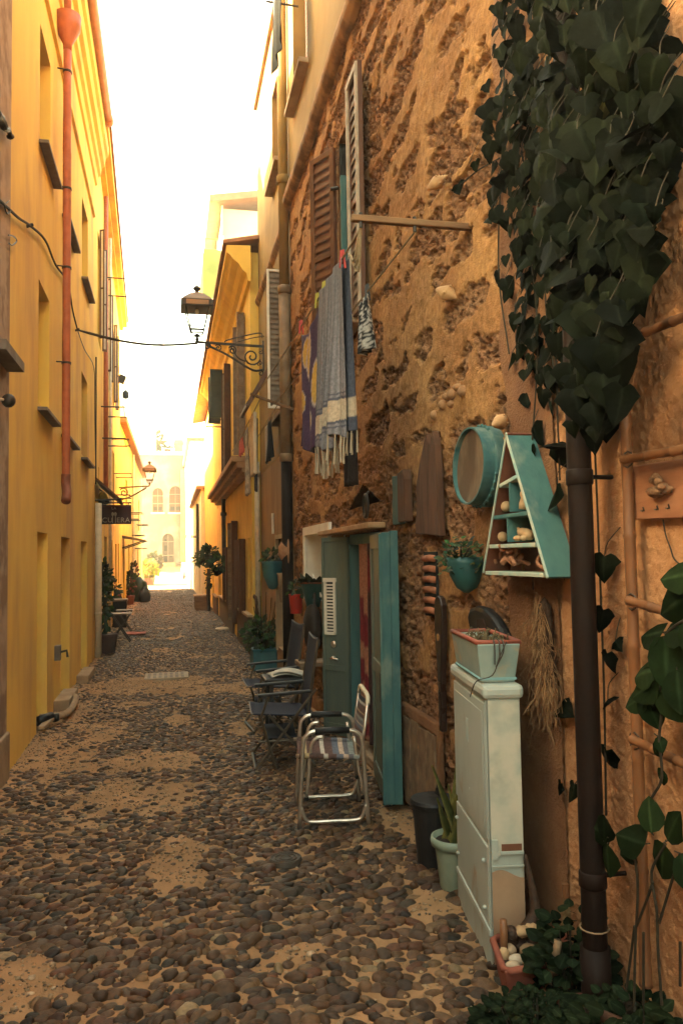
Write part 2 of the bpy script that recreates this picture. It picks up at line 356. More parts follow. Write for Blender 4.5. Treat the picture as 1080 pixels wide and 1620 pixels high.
def cobbles():
    import bmesh
    rng = np.random.default_rng(3)
    def ico(sub):
        bm = bmesh.new(); bmesh.ops.create_icosphere(bm, subdivisions=sub, radius=1)
        v = np.array([p.co[:] for p in bm.verts]); f = np.array([[q.index for q in p.verts] for p in bm.faces]); bm.free(); return v, f
    pal = np.array([(0.052, 0.026, 0.012), (0.035, 0.019, 0.01), (0.072, 0.037, 0.016), (0.055, 0.022, 0.01), (0.026, 0.018, 0.01), (0.093, 0.052, 0.023), (0.063, 0.032, 0.016), (0.02, 0.012, 0.008), (0.148, 0.1, 0.05)])
    pw = np.array([.2, .16, .15, .14, .09, .09, .1, .05, .02])
    cx, cy = [], []
    y = 1.3; row = 0
    while y < 43.6:
        k = .88 if y < 16 else 1.2
        n = int(2.95/(0.056*k)); x = -1.45+np.arange(n)*0.056*k+(row % 2)*0.028*k
        cx.append(x); cy.append(np.full(n, y)); y += 0.050*k*rng.uniform(.9, 1.1); row += 1
    X = np.concatenate(cx); Y = np.concatenate(cy); n = len(X)
    # thin out where the stones are bigger (near right), by a coarser lattice
    zone = vnoise(X*1.1+9, Y*0.8, 12)
    sz = (0.80+0.42*zone)*np.where(Y < 16, 1.0, 1.3)
    near = sstep(5.0, 3.2, Y)*sstep(-.1, .5, X); sz = sz*(1+0.35*near)
    X = X+rng.uniform(-.019, .019, n); Y = Y+rng.uniform(-.017, .017, n)
    keep = rng.random(n) > np.clip(bare(X, Y)*.96+0.02+0.22*near, 0, 1)
    X, Y, zone, sz, near = X[keep], Y[keep], zone[keep], sz[keep], near[keep]; n = len(X)
    L = rng.uniform(.024, .039, n)*sz; W = L*rng.uniform(.52, .88, n); H = rng.uniform(.014, .023, n)*np.minimum(sz, 1.2)
    odd = rng.random(n) < .06; L[odd] *= 1.35; W[odd] *= 1.25
    A = rng.normal(0, .42, n)+(zone-.5)*1.3; w = rng.random(n) < .15; A[w] = rng.uniform(-1.57, 1.57, w.sum())
    Z = ground_z(X, Y)+rng.uniform(-.0145, -.003, n)-.004*(bare(X, Y) > .3)
    C = pal[rng.choice(len(pal), size=n, p=pw)]*rng.uniform(.7, 1.6, (n, 1))
    Vs, Fs, Cs = [], [], []; off = 0
    for sub, sel in ((3, Y < 4.4), (2, Y >= 4.4)):
        v, f = ico(sub); q = np.where(sel)[0]; m = len(q)
        ex = rng.uniform(.80, 1.0, (m, 1, 1)); p = np.sign(v)[None]*np.abs(v)[None]**ex
        K = rng.uniform(-1, 1, (m, 3, 3)); lump = 1+.085*np.sin(np.einsum('vj,mkj->mvk', v, K)*2.3+rng.uniform(0, 6, (m, 1, 3))).sum(-1, keepdims=True)
        p = p*lump*np.stack([L[q], W[q], H[q]], -1)[:, None, :]
        tx, ty = rng.uniform(-.3, .3, (m, 1)), rng.uniform(-.3, .3, (m, 1)); pz = p[:, :, 2]+p[:, :, 0]*tx+p[:, :, 1]*ty
        ca, sa = np.cos(A[q])[:, None], np.sin(A[q])[:, None]
        P = np.stack([p[:, :, 0]*ca-p[:, :, 1]*sa+X[q][:, None], p[:, :, 0]*sa+p[:, :, 1]*ca+Y[q][:, None], pz+Z[q][:, None]], -1)
        Vs.append(P.reshape(-1, 3)); Fs.append((f[None]+(np.arange(m)*len(v))[:, None, None]+off).reshape(-1, 3)); off += m*len(v)
        Cs.append(np.repeat(np.concatenate([C[q], np.ones((m, 1))], -1)[:, None], len(v), 1).reshape(-1, 4))
    V = np.concatenate(Vs); Fc = np.concatenate(Fs); Cc = np.concatenate(Cs)
    me = bpy.data.meshes.new("cobblestones"); me.vertices.add(len(V)); me.vertices.foreach_set("co", V.ravel().astype(np.float32))
    me.loops.add(len(Fc)*3); me.loops.foreach_set("vertex_index", Fc.ravel().astype(np.int32))
    me.polygons.add(len(Fc)); me.polygons.foreach_set("loop_start", (np.arange(len(Fc))*3).astype(np.int32)); me.polygons.foreach_set("loop_total", np.full(len(Fc), 3, dtype=np.int32))
    me.update(calc_edges=True)
    me.polygons.foreach_set("use_smooth", [True]*len(me.polygons))
    a = me.color_attributes.new("Col", 'FLOAT_COLOR', 'POINT'); a.data.foreach_set("color", Cc.astype(np.float32).ravel())
    me.materials.append(mat("river pebble", (1, 1, 1), (.55, .5, .45), 55, 0.55, 0.5, 120, attr=True, spec=0.25, dist=0.006))
    o = bpy.data.objects.new("cobblestones", me); COL.objects.link(o)
    tag(o, "dark brown river pebbles set on edge in the sandy mortar of the alley", "paving", kind='stuff')
    print("pebbles", n, "verts", len(V))
cobbles()

def gravel():
    import bmesh
    rng = np.random.default_rng(17); bm = bmesh.new(); bmesh.ops.create_icosphere(bm, subdivisions=1, radius=1)
    v = np.array([p.co[:] for p in bm.verts]); f = np.array([[q.index for q in p.verts] for p in bm.faces]); bm.free()
    n = 42000; X = rng.uniform(-1.3, 1.5, n); Y = 1.6+12*rng.random(n)**1.6
    k = rng.random(n) < .25+.75*bare(X, Y); X, Y = X[k], Y[k]; n = len(X)
    r = rng.uniform(.003, .009, n)*(1+1.2*(rng.random(n) < .06)); S = np.stack([r*rng.uniform(.8, 1.5, n), r*rng.uniform(.7, 1.1, n), r*.6], -1)
    a = rng.uniform(0, 6.28, n); p = v[None]*S[:, None, :]*rng.uniform(.8, 1.2, (n, len(v), 1)); ca, sa = np.cos(a)[:, None], np.sin(a)[:, None]
    Z = ground_z(X, Y)+.002
    P = np.stack([p[:, :, 0]*ca-p[:, :, 1]*sa+X[:, None], p[:, :, 0]*sa+p[:, :, 1]*ca+Y[:, None], p[:, :, 2]+Z[:, None]], -1).reshape(-1, 3)
    Fc = (f[None]+(np.arange(n)*len(v))[:, None, None]).reshape(-1, 3)
    pal = np.array([(.30, .20, .11), (.22, .14, .075), (.12, .075, .045), (.40, .29, .18), (.07, .05, .035)]); C = pal[rng.choice(5, size=n, p=[.35, .3, .2, .08, .07])]*rng.uniform(.8, 1.2, (n, 1))
    C = np.repeat(np.concatenate([C, np.ones((n, 1))], -1)[:, None], len(v), 1).reshape(-1, 4)
    me = bpy.data.meshes.new("gravel"); me.vertices.add(len(P)); me.vertices.foreach_set("co", P.ravel().astype(np.float32)); me.loops.add(len(Fc)*3); me.loops.foreach_set("vertex_index", Fc.ravel().astype(np.int32))
    me.polygons.add(len(Fc)); me.polygons.foreach_set("loop_start", (np.arange(len(Fc))*3).astype(np.int32)); me.polygons.foreach_set("loop_total", np.full(len(Fc), 3, dtype=np.int32)); me.update(calc_edges=True)
    at = me.color_attributes.new("Col", 'FLOAT_COLOR', 'POINT'); at.data.foreach_set("color", C.astype(np.float32).ravel()); me.materials.append(MATS["river pebble"])
    o = bpy.data.objects.new("gravel", me); COL.objects.link(o); tag(o, "fine sandy grit and tiny stones scattered between the river pebbles", "gravel", kind='stuff')
gravel()

# ================================================================== RIGHT SIDE HOUSES
RX = 1.5
def rubble_house():
    global m_rubble
    root = thing("stone_house", "old house of crumbling orange rubble stone with teal door and louvred window beside the alley", "house", (RX, 6.4, 0))
    W = Wall((RX, 3.3), (RX, 9.65), -1)     # outward normal = -X
    Wu = W
    H = 6.05
    WIN = (6.02, 6.75, 3.5, 5.3); DOOR = (5.55, 6.75, -0.1, 1.79); NICHE = (7.42, 8.72, 1.16, 1.84)
    # --- displaced rubble wall as one dense sheet
    st = 0.009
    ys = np.arange(3.3, 9.651, st); zs = np.arange(-0.1, H+0.001, st)
    Y, Z = np.meshgrid(ys, zs)
    wy = Y + 0.30*(fbm(Y*3.2, Z*3.2, 3, 5)-0.5); wz = Z + 0.26*(fbm(Y*2.0, Z*3.0, 4, 5)-0.5)
    course = 0.30; r_ = np.floor(wz/course); fz = wz/course-r_
    ln = 0.62+0.35*_hash(r_, r_*0+3, 5); sh = _hash(r_, r_*0+8, 6)*3
    c_ = np.floor(wy/ln+sh); fy = wy/ln+sh-c_
    dj = np.minimum(np.minimum(fz, 1-fz)*course, np.minimum(fy, 1-fy)*ln)
    stone = _hash(r_, c_, 9)                                   # each stone its own lot
    nz = fbm(Y*4, Z*9, 21, 6, .6); big = fbm(Y*0.9+3, Z*0.9, 22, 3)
    thr = 0.050 + 0.12*(stone-0.35) + 0.30*(nz-0.5) + 0.20*(0.5-big)
    ero = sstep(0.0, 0.03, dj-thr)                             # 1 where the stone is bared and eroded
    low = fbm(Y*1.5, Z*1.5, 41, 4); ero = np.maximum(ero, sstep(0.55, 0.66, low)*sstep(2.9, 1.6, Z))
    pits = fbm(Y*22, Z*26, 51, 5, 0.62); hol = sstep(.50, .62, fbm(Y*30+7, Z*36, 301, 4, .55)); grn = sstep(.54, .66, fbm(Y*48, Z*52, 311, 3, .6)); fine = fbm(Y*60, Z*60, 61, 3)
    gr = fbm(Y*9, Z*11, 71, 4)
    D = 0.020*(fbm(Y*2.6, Z*3.4, 15, 4)-0.5) + (1-ero)*(0.010+0.016*(gr-0.4)) + ero*(-0.006+0.030*(pits-0.5)-0.026*hol+0.016*(fine-0.5)) + 0.004*(fine-0.5)
    # small rubble stones poking out low down
    cy_, cz_ = Y*11+0.8*nz, Z*12+0.8*gr
    iy, iz = np.floor(cy_), np.floor(cz_); on = (_hash(iy, iz, 91) > 0.62)*ero
    rr = np.hypot(cy_-iy-0.5, cz_-iz-0.5); D = D + on*0.013*np.sqrt(np.clip(1-(rr/0.46)**2, 0, 1))*sstep(4.2, 2.6, Z)
    for o in (WIN, DOOR, NICHE):                              # quiet close to the openings
        d = np.maximum(np.maximum(o[0]-Y, Y-o[1]), np.maximum(o[2]-Z, Z-o[3])); D = D*(0.25+0.75*sstep(0.0, 0.10, d)) + 0.006*(1-sstep(0.0, 0.06, d))
    ed = np.minimum(Y-3.3, 9.65-Y); D = D*(0.3+0.7*sstep(0, 0.08, ed))
    n, m = Y.shape
    V = np.stack([RX-D-RX, Y-6.4, Z], -1).reshape(-1, 3); idx = np.arange(n*m).reshape(n, m)
    Fc = np.stack([idx[:-1, :-1], idx[1:, :-1], idx[1:, 1:], idx[:-1, 1:]], -1).reshape(-1, 4)
    yc = (Y[:-1, :-1]+st/2).ravel(); zc = (Z[:-1, :-1]+st/2).ravel(); keep = np.ones(len(Fc), bool)
    for o in (WIN, DOOR, NICHE): keep &= ~((yc > o[0]) & (yc < o[1]) & (zc > o[2]) & (zc < o[3]))
    tri = (zc > 2.00) & (zc < 2.17-abs(yc-6.05)*0.33) & (abs(yc-6.05) < 0.52); keep &= ~tri
    Fc = Fc[keep]
    me = bpy.data.meshes.new("rubble_wall"); me.from_pydata(V.tolist(), [], Fc.tolist()); me.update()
    me.polygons.foreach_set("use_smooth", [True]*len(me.polygons))
    hue = stone*0.6+0.4*big
    cA = np.array([0.56, 0.285, 0.105]); cB = np.array([0.47, 0.225, 0.085]); cS = np.array([0.36, 0.168, 0.080]); cT = np.array([0.45, 0.24, 0.120])
    t1 = sstep(0.35, 0.65, fbm(Y*3, Z*3, 101, 4))[..., None]; t2 = hue[..., None]
    C = (cA*(1-t1)+cB*t1)*(1-ero[..., None]) + (cS*(1-t2)+cT*t2)*ero[..., None]
    C = C*(0.82+0.36*fbm(Y*40, Z*40, 111, 3))[..., None]; gm = (grn*ero*.75)[..., None]; C = C*.74; C = C*(1-gm)+np.array([.085, .042, .022])*gm
    a = me.color_attributes.new("Col", 'FLOAT_COLOR', 'POINT')
    a.data.foreach_set("color", np.concatenate([C, np.ones((*Y.shape, 1))], -1).astype(np.float32).ravel())
    me.materials.append(mat("crumbling rubble", (1, 1, 1), None, 30, 0.97, 1.0, 95, attr=True, dist=0.016, spec=0.1))
    wo = bpy.data.objects.new("rubble_wall", me); COL.objects.link(wo); wo.parent = root; OFF[wo.name] = OFF[root.name]
    # reveals
    Q = Wall((RX, 0), (RX, 9.65), -1)
    for o in (WIN, DOOR): b = MB(); Q.reveal(b, o, 0.48); b.build("reveal", m_smoothor, root)
    b = MB(); Q.reveal(b, NICHE, 0.32, 0.006, back=True)
    Q.slab(b, NICHE[0]-0.10, NICHE[0], NICHE[2]-0.02, NICHE[3]+0.09, 0.0, 0.03); Q.slab(b, NICHE[1], NICHE[1]+0.09, NICHE[2]-0.02, NICHE[3]+0.09, 0.0, 0.03)
    Q.slab(b, NICHE[0], NICHE[1], NICHE[3], NICHE[3]+0.09, 0.0, 0.03)
    tag(b.build("niche", m_white, root), "white painted niche in the rubble wall")
    b = MB()                                                  # triangular hollow, lined in one dark brown
    for p, q in (((5.55, 2.0), (6.55, 2.0)), ((5.55, 2.0), (6.05, 2.175)), ((6.55, 2.0), (6.05, 2.175))):
        b.quad((RX, p[0], p[1]), (RX, q[0], q[1]), (RX+.3, q[0], q[1]), (RX+.3, p[0], p[1]))
    b.bb(RX+.29, RX+.31, 5.5, 6.6, 1.95, 2.25)
    b.build("triangular_niche", mat("dark hollow lining", (0.07, 0.035, 0.018), None, 20, 1.0), root)
    # upper storey
    UW = (8.2, 9.15, 7.0, 8.75)
    b = MB(); W2 = Wall((RX, 3.3), (RX, 9.65), -1); W2.face(b, 9.3, [(UW[0]-3.3, UW[1]-3.3, *UW[2:])], z0=H, out=0.012)
    W2.shell(b, 9.3, 7)
    b.build("upper_wall", m_ochre, root)
    b = MB(); Q.reveal(b, UW, 0.2, 0.012); b.build("reveal", m_ochre, root)
    window(root, Q, UW, 0.14, m_brownwood, sill=True, slats=True)
    # rounded string course
    b = MB()
    prof = [(0, -0.11), (0.045, -0.10), (0.085, -0.05), (0.095, 0.0), (0.08, 0.06), (0.05, 0.085), (0.0, 0.09)]
    nn = 90
    def fn(u, v):
        y = 3.3+6.35*u; k = min(int(v*6), 5); t = v*6-k; p = prof[k]; q = prof[k+1]
        return Vector((RX-0.012-(p[0]*(1-t)+q[0]*t), y, H+(p[1]*(1-t)+q[1]*t)+0.012*math.sin(y*2.1)+0.008*math.sin(y*7)))
    b.grid(fn, nn, 18); b.build("string_course", mat("stained string course", (0.34, 0.19, 0.08), (0.14, 0.075, 0.035), 5, 0.95, 0.8, 40), root, smooth=True)
    # main louvred window: frame, teal inner leaf, two shutters
    b = MB(); a = WIN
    for y0, y1, z0, z1 in ((a[0], a[0]+.06, a[2], a[3]), (a[1]-.06, a[1], a[2], a[3]), (a[0]+.06, a[1]-.06, a[3]-.06, a[3]), (a[0]+.06, a[1]-.06, a[2], a[2]+.05)):
        b.bb(RX+.06, RX+.12, y0, y1, z0, z1)
    fo = b.build("window_frame", mat("pale window frame", (0.42, 0.30, 0.18), None, 8, 0.7), root, bevel=.004)
    b = MB(); b.bb(RX+.10, RX+.13, a[0]+.06, a[1]-.06, a[2]+.05, a[3]-.42); b.bb(RX+.085, RX+.105, 6.36, 6.41, a[2]+.05, a[3]-.42)
    b.build("inner_panel", m_teal, fo)
    b = MB(); b.bb(RX+.12, RX+.14, a[0]+.06, a[1]-.06, a[3]-.42, a[3]-.06); b.build("pane", m_dark, fo)
    b = MB(); b.bb(RX+.004, RX+.40, a[1]-.035, a[1]-.004, a[2]+.004, a[3]-.30); b.bb(RX+.004, RX+.05, a[1]-.05, a[1]-.036, a[2]+.004, a[3]-.30); b.build("inner_leaf", m_teal, root, bevel=.003)
    b = MB(); b.bb(RX+.004, RX+.40, a[1]-.03, a[1]-.004, a[3]-.298, a[3]-.004); b.build("lintel_shade", m_dark, root)  # dark sheet on the far jamb: shade under the lintel put in as colour
    b = MB(); Q.slab(b, a[0]-.10, a[1]+.06, a[2]-.07, a[2]-.002, 0.0, 0.10); b.build("window_sill", m_stone, root, bevel=.01)
    f = louvre_leaf((RX-.075, 5.63, 3.47), (0, 1, 0), (-1, 0, 0), 0.35, 1.90, m_brownwood, "shutter", root, 20, fr=.055, slat_mat=m_slatgrey)
    f['label'] = "near shutter leaf folded out from the wall with pale front edge"
    b = MB(); b.bb(RX-.112, RX-.094, 5.632, 5.672, 3.48, 5.36); b.bb(RX-.112, RX-.094, 5.672, 5.94, 5.31, 5.36); b.bb(RX-.112, RX-.094, 5.94, 5.98, 3.48, 5.36)
    b.build("pale_edge", mat("worn pale edge", (.42, .34, .25), (.30, .23, .16), 9, .7), f)
    ang = rad(28)
    f = louvre_leaf((RX-.03, 6.80, 3.5), (-math.sin(ang), math.cos(ang), 0), (-math.cos(ang), -math.sin(ang), 0), 0.34, 1.80, m_brownwood, "shutter", root, 20, fr=.055, slat_mat=mat("red brown slats", (0.12, 0.045, 0.02), None, 9, 0.5))
    f['label'] = "far dark brown shutter leaf standing half open"
    b = MB(); b.tube([(RX-.10, 5.98, 3.92), (RX-.17, 5.98, 3.92), (RX-.18, 5.98, 3.86)], .012); b.tube([(RX-.01, 6.74, 4.9), (RX-.07, 6.78, 4.9)], .016)
    b.build("shutter_catch", m_iron, root)
    # door: lintel, frame, two leaves
    b = MB(); b.prism([(5.42, 1.80), (7.35, 1.80), (7.35, 1.84), (5.42, 1.84)], (RX, 0, 0), (0, 1, 0), (0, 0, 1), (-1, 0, 0), .13)
    b.build("lintel_board", mat("pale lintel", (0.46, 0.29, 0.15), (0.36, 0.21, 0.10), 8, 0.9, 0.3, 40), root, bevel=.006)
    b = MB(); b.bb(RX+.02, RX+.12, 6.66, 6.748, 0, 1.76); b.bb(RX+.02, RX+.12, 5.552, 5.64, 0, 1.76); b.bb(RX+.02, RX+.12, 5.64, 6.66, 1.70, 1.785)
    b.build("door_frame", m_teal, root, bevel=.006)
    b = MB(); b.bb(RX-.02, RX+.5, 5.55, 6.75, 0.0, 0.07); b.build("doorstep", m_stone, root, bevel=.01)
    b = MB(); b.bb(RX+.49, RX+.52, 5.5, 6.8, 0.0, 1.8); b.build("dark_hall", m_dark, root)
    # left (far) leaf, swung out past square
    h0 = Vector((RX+.02, 6.68, 0.06)); u = (onX(510, 846, 1.26)-Vector((RX+.02, 6.68, 0)));
    tipx = 1.295; tip = onY(511, 846, 6.92); u = Vector((tip.x-h0.x, 6.92-6.68, 0)); wd = u.length; u.normalize(); n = Vector((-u.y, u.x, 0)); n = n if n.y < 0 else -n
    k = Vector((0, 0, 1)); b = MB()
    def R(bm, a, c, z0, z1, t0, t1): bm.prism([(a, z0), (c, z0), (c, z1), (a, z1)], h0+n*t0, u, k, n, t1-t0)
    R(b, 0, wd, 0, 1.71, -.02, .02)
    for a_, c_, z0, z1 in ((0, .03, 0, 1.71), (wd-.03, wd, 0, 1.71), (.03, wd-.03, 1.67, 1.71), (.03, wd-.03, 0, .10), (.03, wd-.03, .55, .60)): R(b, a_, c_, z0, z1, .02, .03)
    leaf = b.build("door_leaf", m_doorgrn, root, bevel=.003); leaf['label'] = "dull green door leaf with white louvred vent standing open"
    b = MB(); va, vb = wd-.16, wd-.035
    if va < .04: va = .04
    for a_, c_, z0, z1 in ((va, va+.018, .86, 1.33), (vb-.018, vb, .86, 1.33), (va, vb, .86, .885), (va-.01, vb+.01, 1.32, 1.355)): R(b, a_, c_, z0, z1, .022, .042)
    for i in range(15): R(b, va+.018, vb-.018, .895+i*.028, .909+i*.028, .020, .034)
    vg = b.build("vent_grille", m_white, leaf)
    b = MB(); R(b, va+.018, vb-.018, .885, 1.32, .0202, .0215); b.build("vent_back", m_dark, vg)
    b = MB(); c0 = h0+u*(wd*.55)+n*.03
    b.tube([c0+k*.66, c0+n*.05+k*.66, c0+n*.055+k*.66-u*.09], .009); b.lathe([(.03, 0), (.03, .01), (.012, .02)], c0+k*.78+n*.0, 12, M=Matrix((u, k, n)).transposed())
    b.ball(c0+k*.66+n*.01, .022); b.build("handle", m_alu, leaf, smooth=True)
    # right (near) leaf, swung right round towards us
    g0 = Vector((RX-.05, 5.55, 0.05)); e0 = onZ(612, 1290, 0.0); e0 = Vector((1.345, 4.86, .05)); u = (e0-g0); wd = u.length; u.normalize(); n = Vector((u.y, -u.x, 0)); n = n if n.x < 0 else -n
    h0 = g0; b = MB()
    def R(bm, a, c, z0, z1, t0, t1): bm.prism([(a, z0), (c, z0), (c, z1), (a, z1)], h0+n*t0, u, k, n, t1-t0)
    R(b, 0, wd, 0, 1.70, -.022, .022); R(b, wd-.09, wd, 0, 1.70, .022, .034); R(b, 0, .09, 0, 1.70, .022, .034)
    for z0, z1 in ((0, .12), (.75, .84), (1.6, 1.7)): R(b, .09, wd-.09, z0, z1, .022, .034)
    l2 = b.build("door_leaf", m_doorgrn, root, bevel=.003); l2['label'] = "teal edged door leaf swung round against the wall"
    b = MB(); R(b, wd, wd+.012, 0, 1.70, -.024, .030); R(b, wd+.002, wd+.018, 0, 1.71, -.075, -.024); R(b, wd-.06, wd+.002, 0, 1.71, -.070, -.024)
    R(b, wd, wd+.022, 0, 1.69, .030, .048)
    b.build("edge_strip", m_tealb, l2, bevel=.003)
    b = MB(); R(b, wd-.03, wd+.004, 1.18, 1.62, .0345, .0385); R(b, wd-.055, wd-.02, 1.05, 1.45, .0346, .0392); b.build("bare_wood_scar", mat("bare pale wood", (0.45, 0.30, 0.14), None, 20, .8), l2)
    b = MB(); R(b, wd-.10, wd-.05, .62, .80, .035, .045); b.build("lock_plate", m_iron, l2)
    # roof
    b = MB(); W2.slab(b, -.1, 6.4, 9.3, 9.36, -7.0, 0.06); b.build("roof", m_ochre, root)
    # old wooden hatch low in the wall
    b = MB()
    for i in range(4):
        y0 = 4.30+i*.158; Q.slab(b, y0, y0+.154, 0.05, 0.585-.012*math.sin(i*2.2), 0.028, 0.050)
    hb = b.build("hatch", m_greywood, root, bevel=.004)
    b = MB(); Q.slab(b, 4.26, 4.97, .59, .66, .01, .05); Q.slab(b, 4.24, 4.29, .0, .66, .01, .045); b.build("hatch_frame", m_smoothor, hb, bevel=.01)
    # shuttered vent slot of curved tiles
    b = MB()
    for i in range(6):
        z = 1.28+i*.060
        b.tube([(RX-.030, 4.265, z), (RX-.034, 4.36, z+.004), (RX-.030, 4.455, z)], .020, 8)
    vb_ = b.build("tile_vent", mat("red clay tile", (0.36, 0.13, 0.06), (0.26, 0.09, 0.04), 12, .85, .2, 60), root, smooth=True)
    b = MB(); b.bb(RX-.032, RX-.02, 4.25, 4.47, 1.25, 1.62); b.build("vent_hollow", m_dark, vb_)
    return root
def window(root, w, o, depth, mfr, sill=True, slats=False, glass=None, fr=.05, sillm=None, mull=True):
    a, b_, c, e = o
    f = MB()
    for s0, s1, z0, z1 in ((a, a+fr, c, e), (b_-fr, b_, c, e), (a+fr, b_-fr, e-fr, e), (a+fr, b_-fr, c, c+fr)): w.slab(f, s0, s1, z0, z1, -depth-.04, -depth)
    if mull: w.slab(f, (a+b_)/2-.03, (a+b_)/2+.03, c+fr, e-fr, -depth-.04, -depth+.006)
    fo = f.build("window", mfr, root)
    p = MB(); w.slab(p, a+fr, b_-fr, c+fr, e-fr, -depth-.035, -depth-.025); p.build("pane", glass or m_glass, fo)
    if slats:
        s = MB(); n = int((e-c-2*fr)/.055)
        for i in range(n):
            z = c+fr+(e-c-2*fr)*(i+.5)/n; w.slab(s, a+fr, b_-fr, z-.012, z+.012, -depth-.02, -depth+.004)
        s.build("louvre_slats", mfr, fo)
    if sill:
        s = MB(); w.slab(s, a-.08, b_+.08, c-.06, c-.002, 0.0, .12); s.build("sill", sillm or m_stone, fo, bevel=.006)
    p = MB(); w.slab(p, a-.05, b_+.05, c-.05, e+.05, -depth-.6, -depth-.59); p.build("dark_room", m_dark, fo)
    return fo
rubble_house()

def plaster_house_near():
    root = thing("plaster_house", "house with rough orange plaster carrying the ivy and the bamboo trellis", "house", (RX, 1.0, 0))
    w = Wall((RX, .7), (RX, 3.3), -1); g = MB(); g.bb(RX, RX+.4, -5.0, .7, -.1, 3.2); g.build("unseen_shade_wall", m_smoothor, root)  # low wall behind the camera, out of view, added to dim the lower wall
    b = MB(); w.face(b, 9.6, s0=0, s1=2.6, z0=-.1, out=-.012); w.shell(b, 9.6, 7)
    b.build("wall", m_orpl, root)
    st = .0065; Y, Z = np.meshgrid(np.arange(1.8, 3.1, st), np.arange(-.05, 4.4, st))
    g1 = fbm(Y*64, Z*64, 201, 2, .6); g2 = fbm(Y*20, Z*24, 211, 3); D = .0060*sstep(.25, .75, g1)+.0015*(g2-.5)+.006*(fbm(Y*1.6, Z*1.6, 221, 3)-.5)
    n, m = Y.shape; V = np.stack([-D+.004, Y-1.0, Z], -1).reshape(-1, 3); idx = np.arange(n*m).reshape(n, m)
    Fc = np.stack([idx[:-1, :-1], idx[1:, :-1], idx[1:, 1:], idx[:-1, 1:]], -1).reshape(-1, 4)
    me = bpy.data.meshes.new("roughcast"); me.from_pydata(V.tolist(), [], Fc.tolist()); me.update(); me.polygons.foreach_set("use_smooth", [True]*len(me.polygons)); me.materials.append(m_orpl)
    ro = bpy.data.objects.new("roughcast", me); COL.objects.link(ro); ro.parent = root
    # the smoother plaster pier between rubble and pipe
    b = MB()
    def fn(u, v):
        y = 2.86+.46*u+ (0.02*math.sin(v*31)+.015*math.sin(v*77))*(u > .99); z = -.05+6*v
        return Vector((RX-.012-.004*math.sin(z*9+y*20), y, z))
    b.grid(fn, 6, 120); b.build("smooth_pier", m_smoothor, root, smooth=True)
    b = MB(); w.slab(b, 0, 2.6, 9.6, 9.75, -7, .3); b.build("roof", m_roof, root)
    return root
plaster_house_near()
def ochre_house():
    root = thing("ochre_house", "tall ochre plastered house with damp brown lower wall beyond the dark drainpipe", "house", (RX, 9.65, 0))
    w = Wall((RX, 9.65), (RX, 13.2), -1); q = Wall((RX, 0), (RX, 13.2), -1)
    slot = (10.05, 11.15, .35, 1.86); win = (9.95, 10.9, 3.5, 5.35); up = (10.25, 11.2, 6.95, 8.35)
    b = MB(); q.face(b, 3.0, [slot], s0=9.65, z0=-.1); b.build("lower_wall", m_brownpl, root)
    b = MB(); q.face(b, 9.3, [win, up], s0=9.65, z0=3.0, out=.004); w.shell(b, 9.3, 7); b.build("wall", m_ochre, root)
    for o in (win, up): b = MB(); q.reveal(b, o, .2); b.build("reveal", m_ochre, root)
    b = MB(); q.reveal(b, slot, .35, .012)
    b.build("reveal", mat("buff reveal", (0.46, 0.33, 0.19), None, 4, .9), root)
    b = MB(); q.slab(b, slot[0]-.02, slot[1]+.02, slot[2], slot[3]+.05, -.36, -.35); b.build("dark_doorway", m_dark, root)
    b = MB(); q.slab(b, slot[0]-.07, slot[0], slot[2]-.05, slot[3]+.06, .004, .03); q.slab(b, slot[1], slot[1]+.07, slot[2]-.05, slot[3]+.06, .004, .03); q.slab(b, slot[0], slot[1], slot[3], slot[3]+.06, .004, .03)
    b.build("door_surround", mat("buff reveal", (0.4, .3, .2)), root)
    window(root, q, win, .14, m_brownwood, True, True); window(root, q, up, .14, m_brownwood, True, True)
    # shutters: one upright leaf, one louvred blind tilted out at the bottom
    f = louvre_leaf((RX-.05, 9.93, 3.5), (-.35, -.03, 0), (.03, -1, 0), .22, 1.8, m_white, "shutter", root, 26, fr=.03, midrail=False, slat_mat=m_slatgrey); f['label'] = "pale narrow shutter leaf standing out from the wall"
    b = MB()
    A0, A1 = Vector((RX-.06, 10.0, 4.35)), Vector((RX-.06, 10.85, 4.35)); B0, B1 = Vector((RX-.52, 10.0, 3.55)), Vector((RX-.52, 10.85, 3.55))
    b.bar(A0, B0, .03, .05); b.bar(A1, B1, .03, .05); b.bar(B0, B1, .04, .04)
    f = b.build("tilted_blind", m_brownwood, root); b = MB()
    for i in range(22):
        t = (i+.5)/22; c = A0.lerp(B0, t); d = A1.lerp(B1, t); b.bar(c, d, .035, .008)
    b.build("louvre_slats", m_white, f)
    b = MB()
    def fn(u, v): return Vector((RX-.004-.06*math.sin(math.pi*v), 9.65+3.55*u, 5.95+.10*(v-.5)*2+.01*math.sin(u*9)))
    b.grid(fn, 40, 8); b.build("string_course", MATS["stained string course"], root, smooth=True)
    b = MB(); w.slab(b, 0, 3.55, 9.3, 9.36, -7, .06); b.build("roof", m_ochre, root)
    b = MB(); b.tube([(RX-.02, 11.5, 1.95), (RX-.02, 11.5, 2.25)], .02); b.build("wall_light", m_white, root)
    # far corner downpipe
    b = MB(); b.tube([(RX-.07, 13.12, z) for z in (.05, 2.0, 3.2)], .045, 10); b.tube([(RX-.07, 13.12, 2.95), (RX-.07, 13.12, 3.05)], .058, 10)
    tag(b.build("downpipe", m_cream, root, smooth=True))
ochre_house()

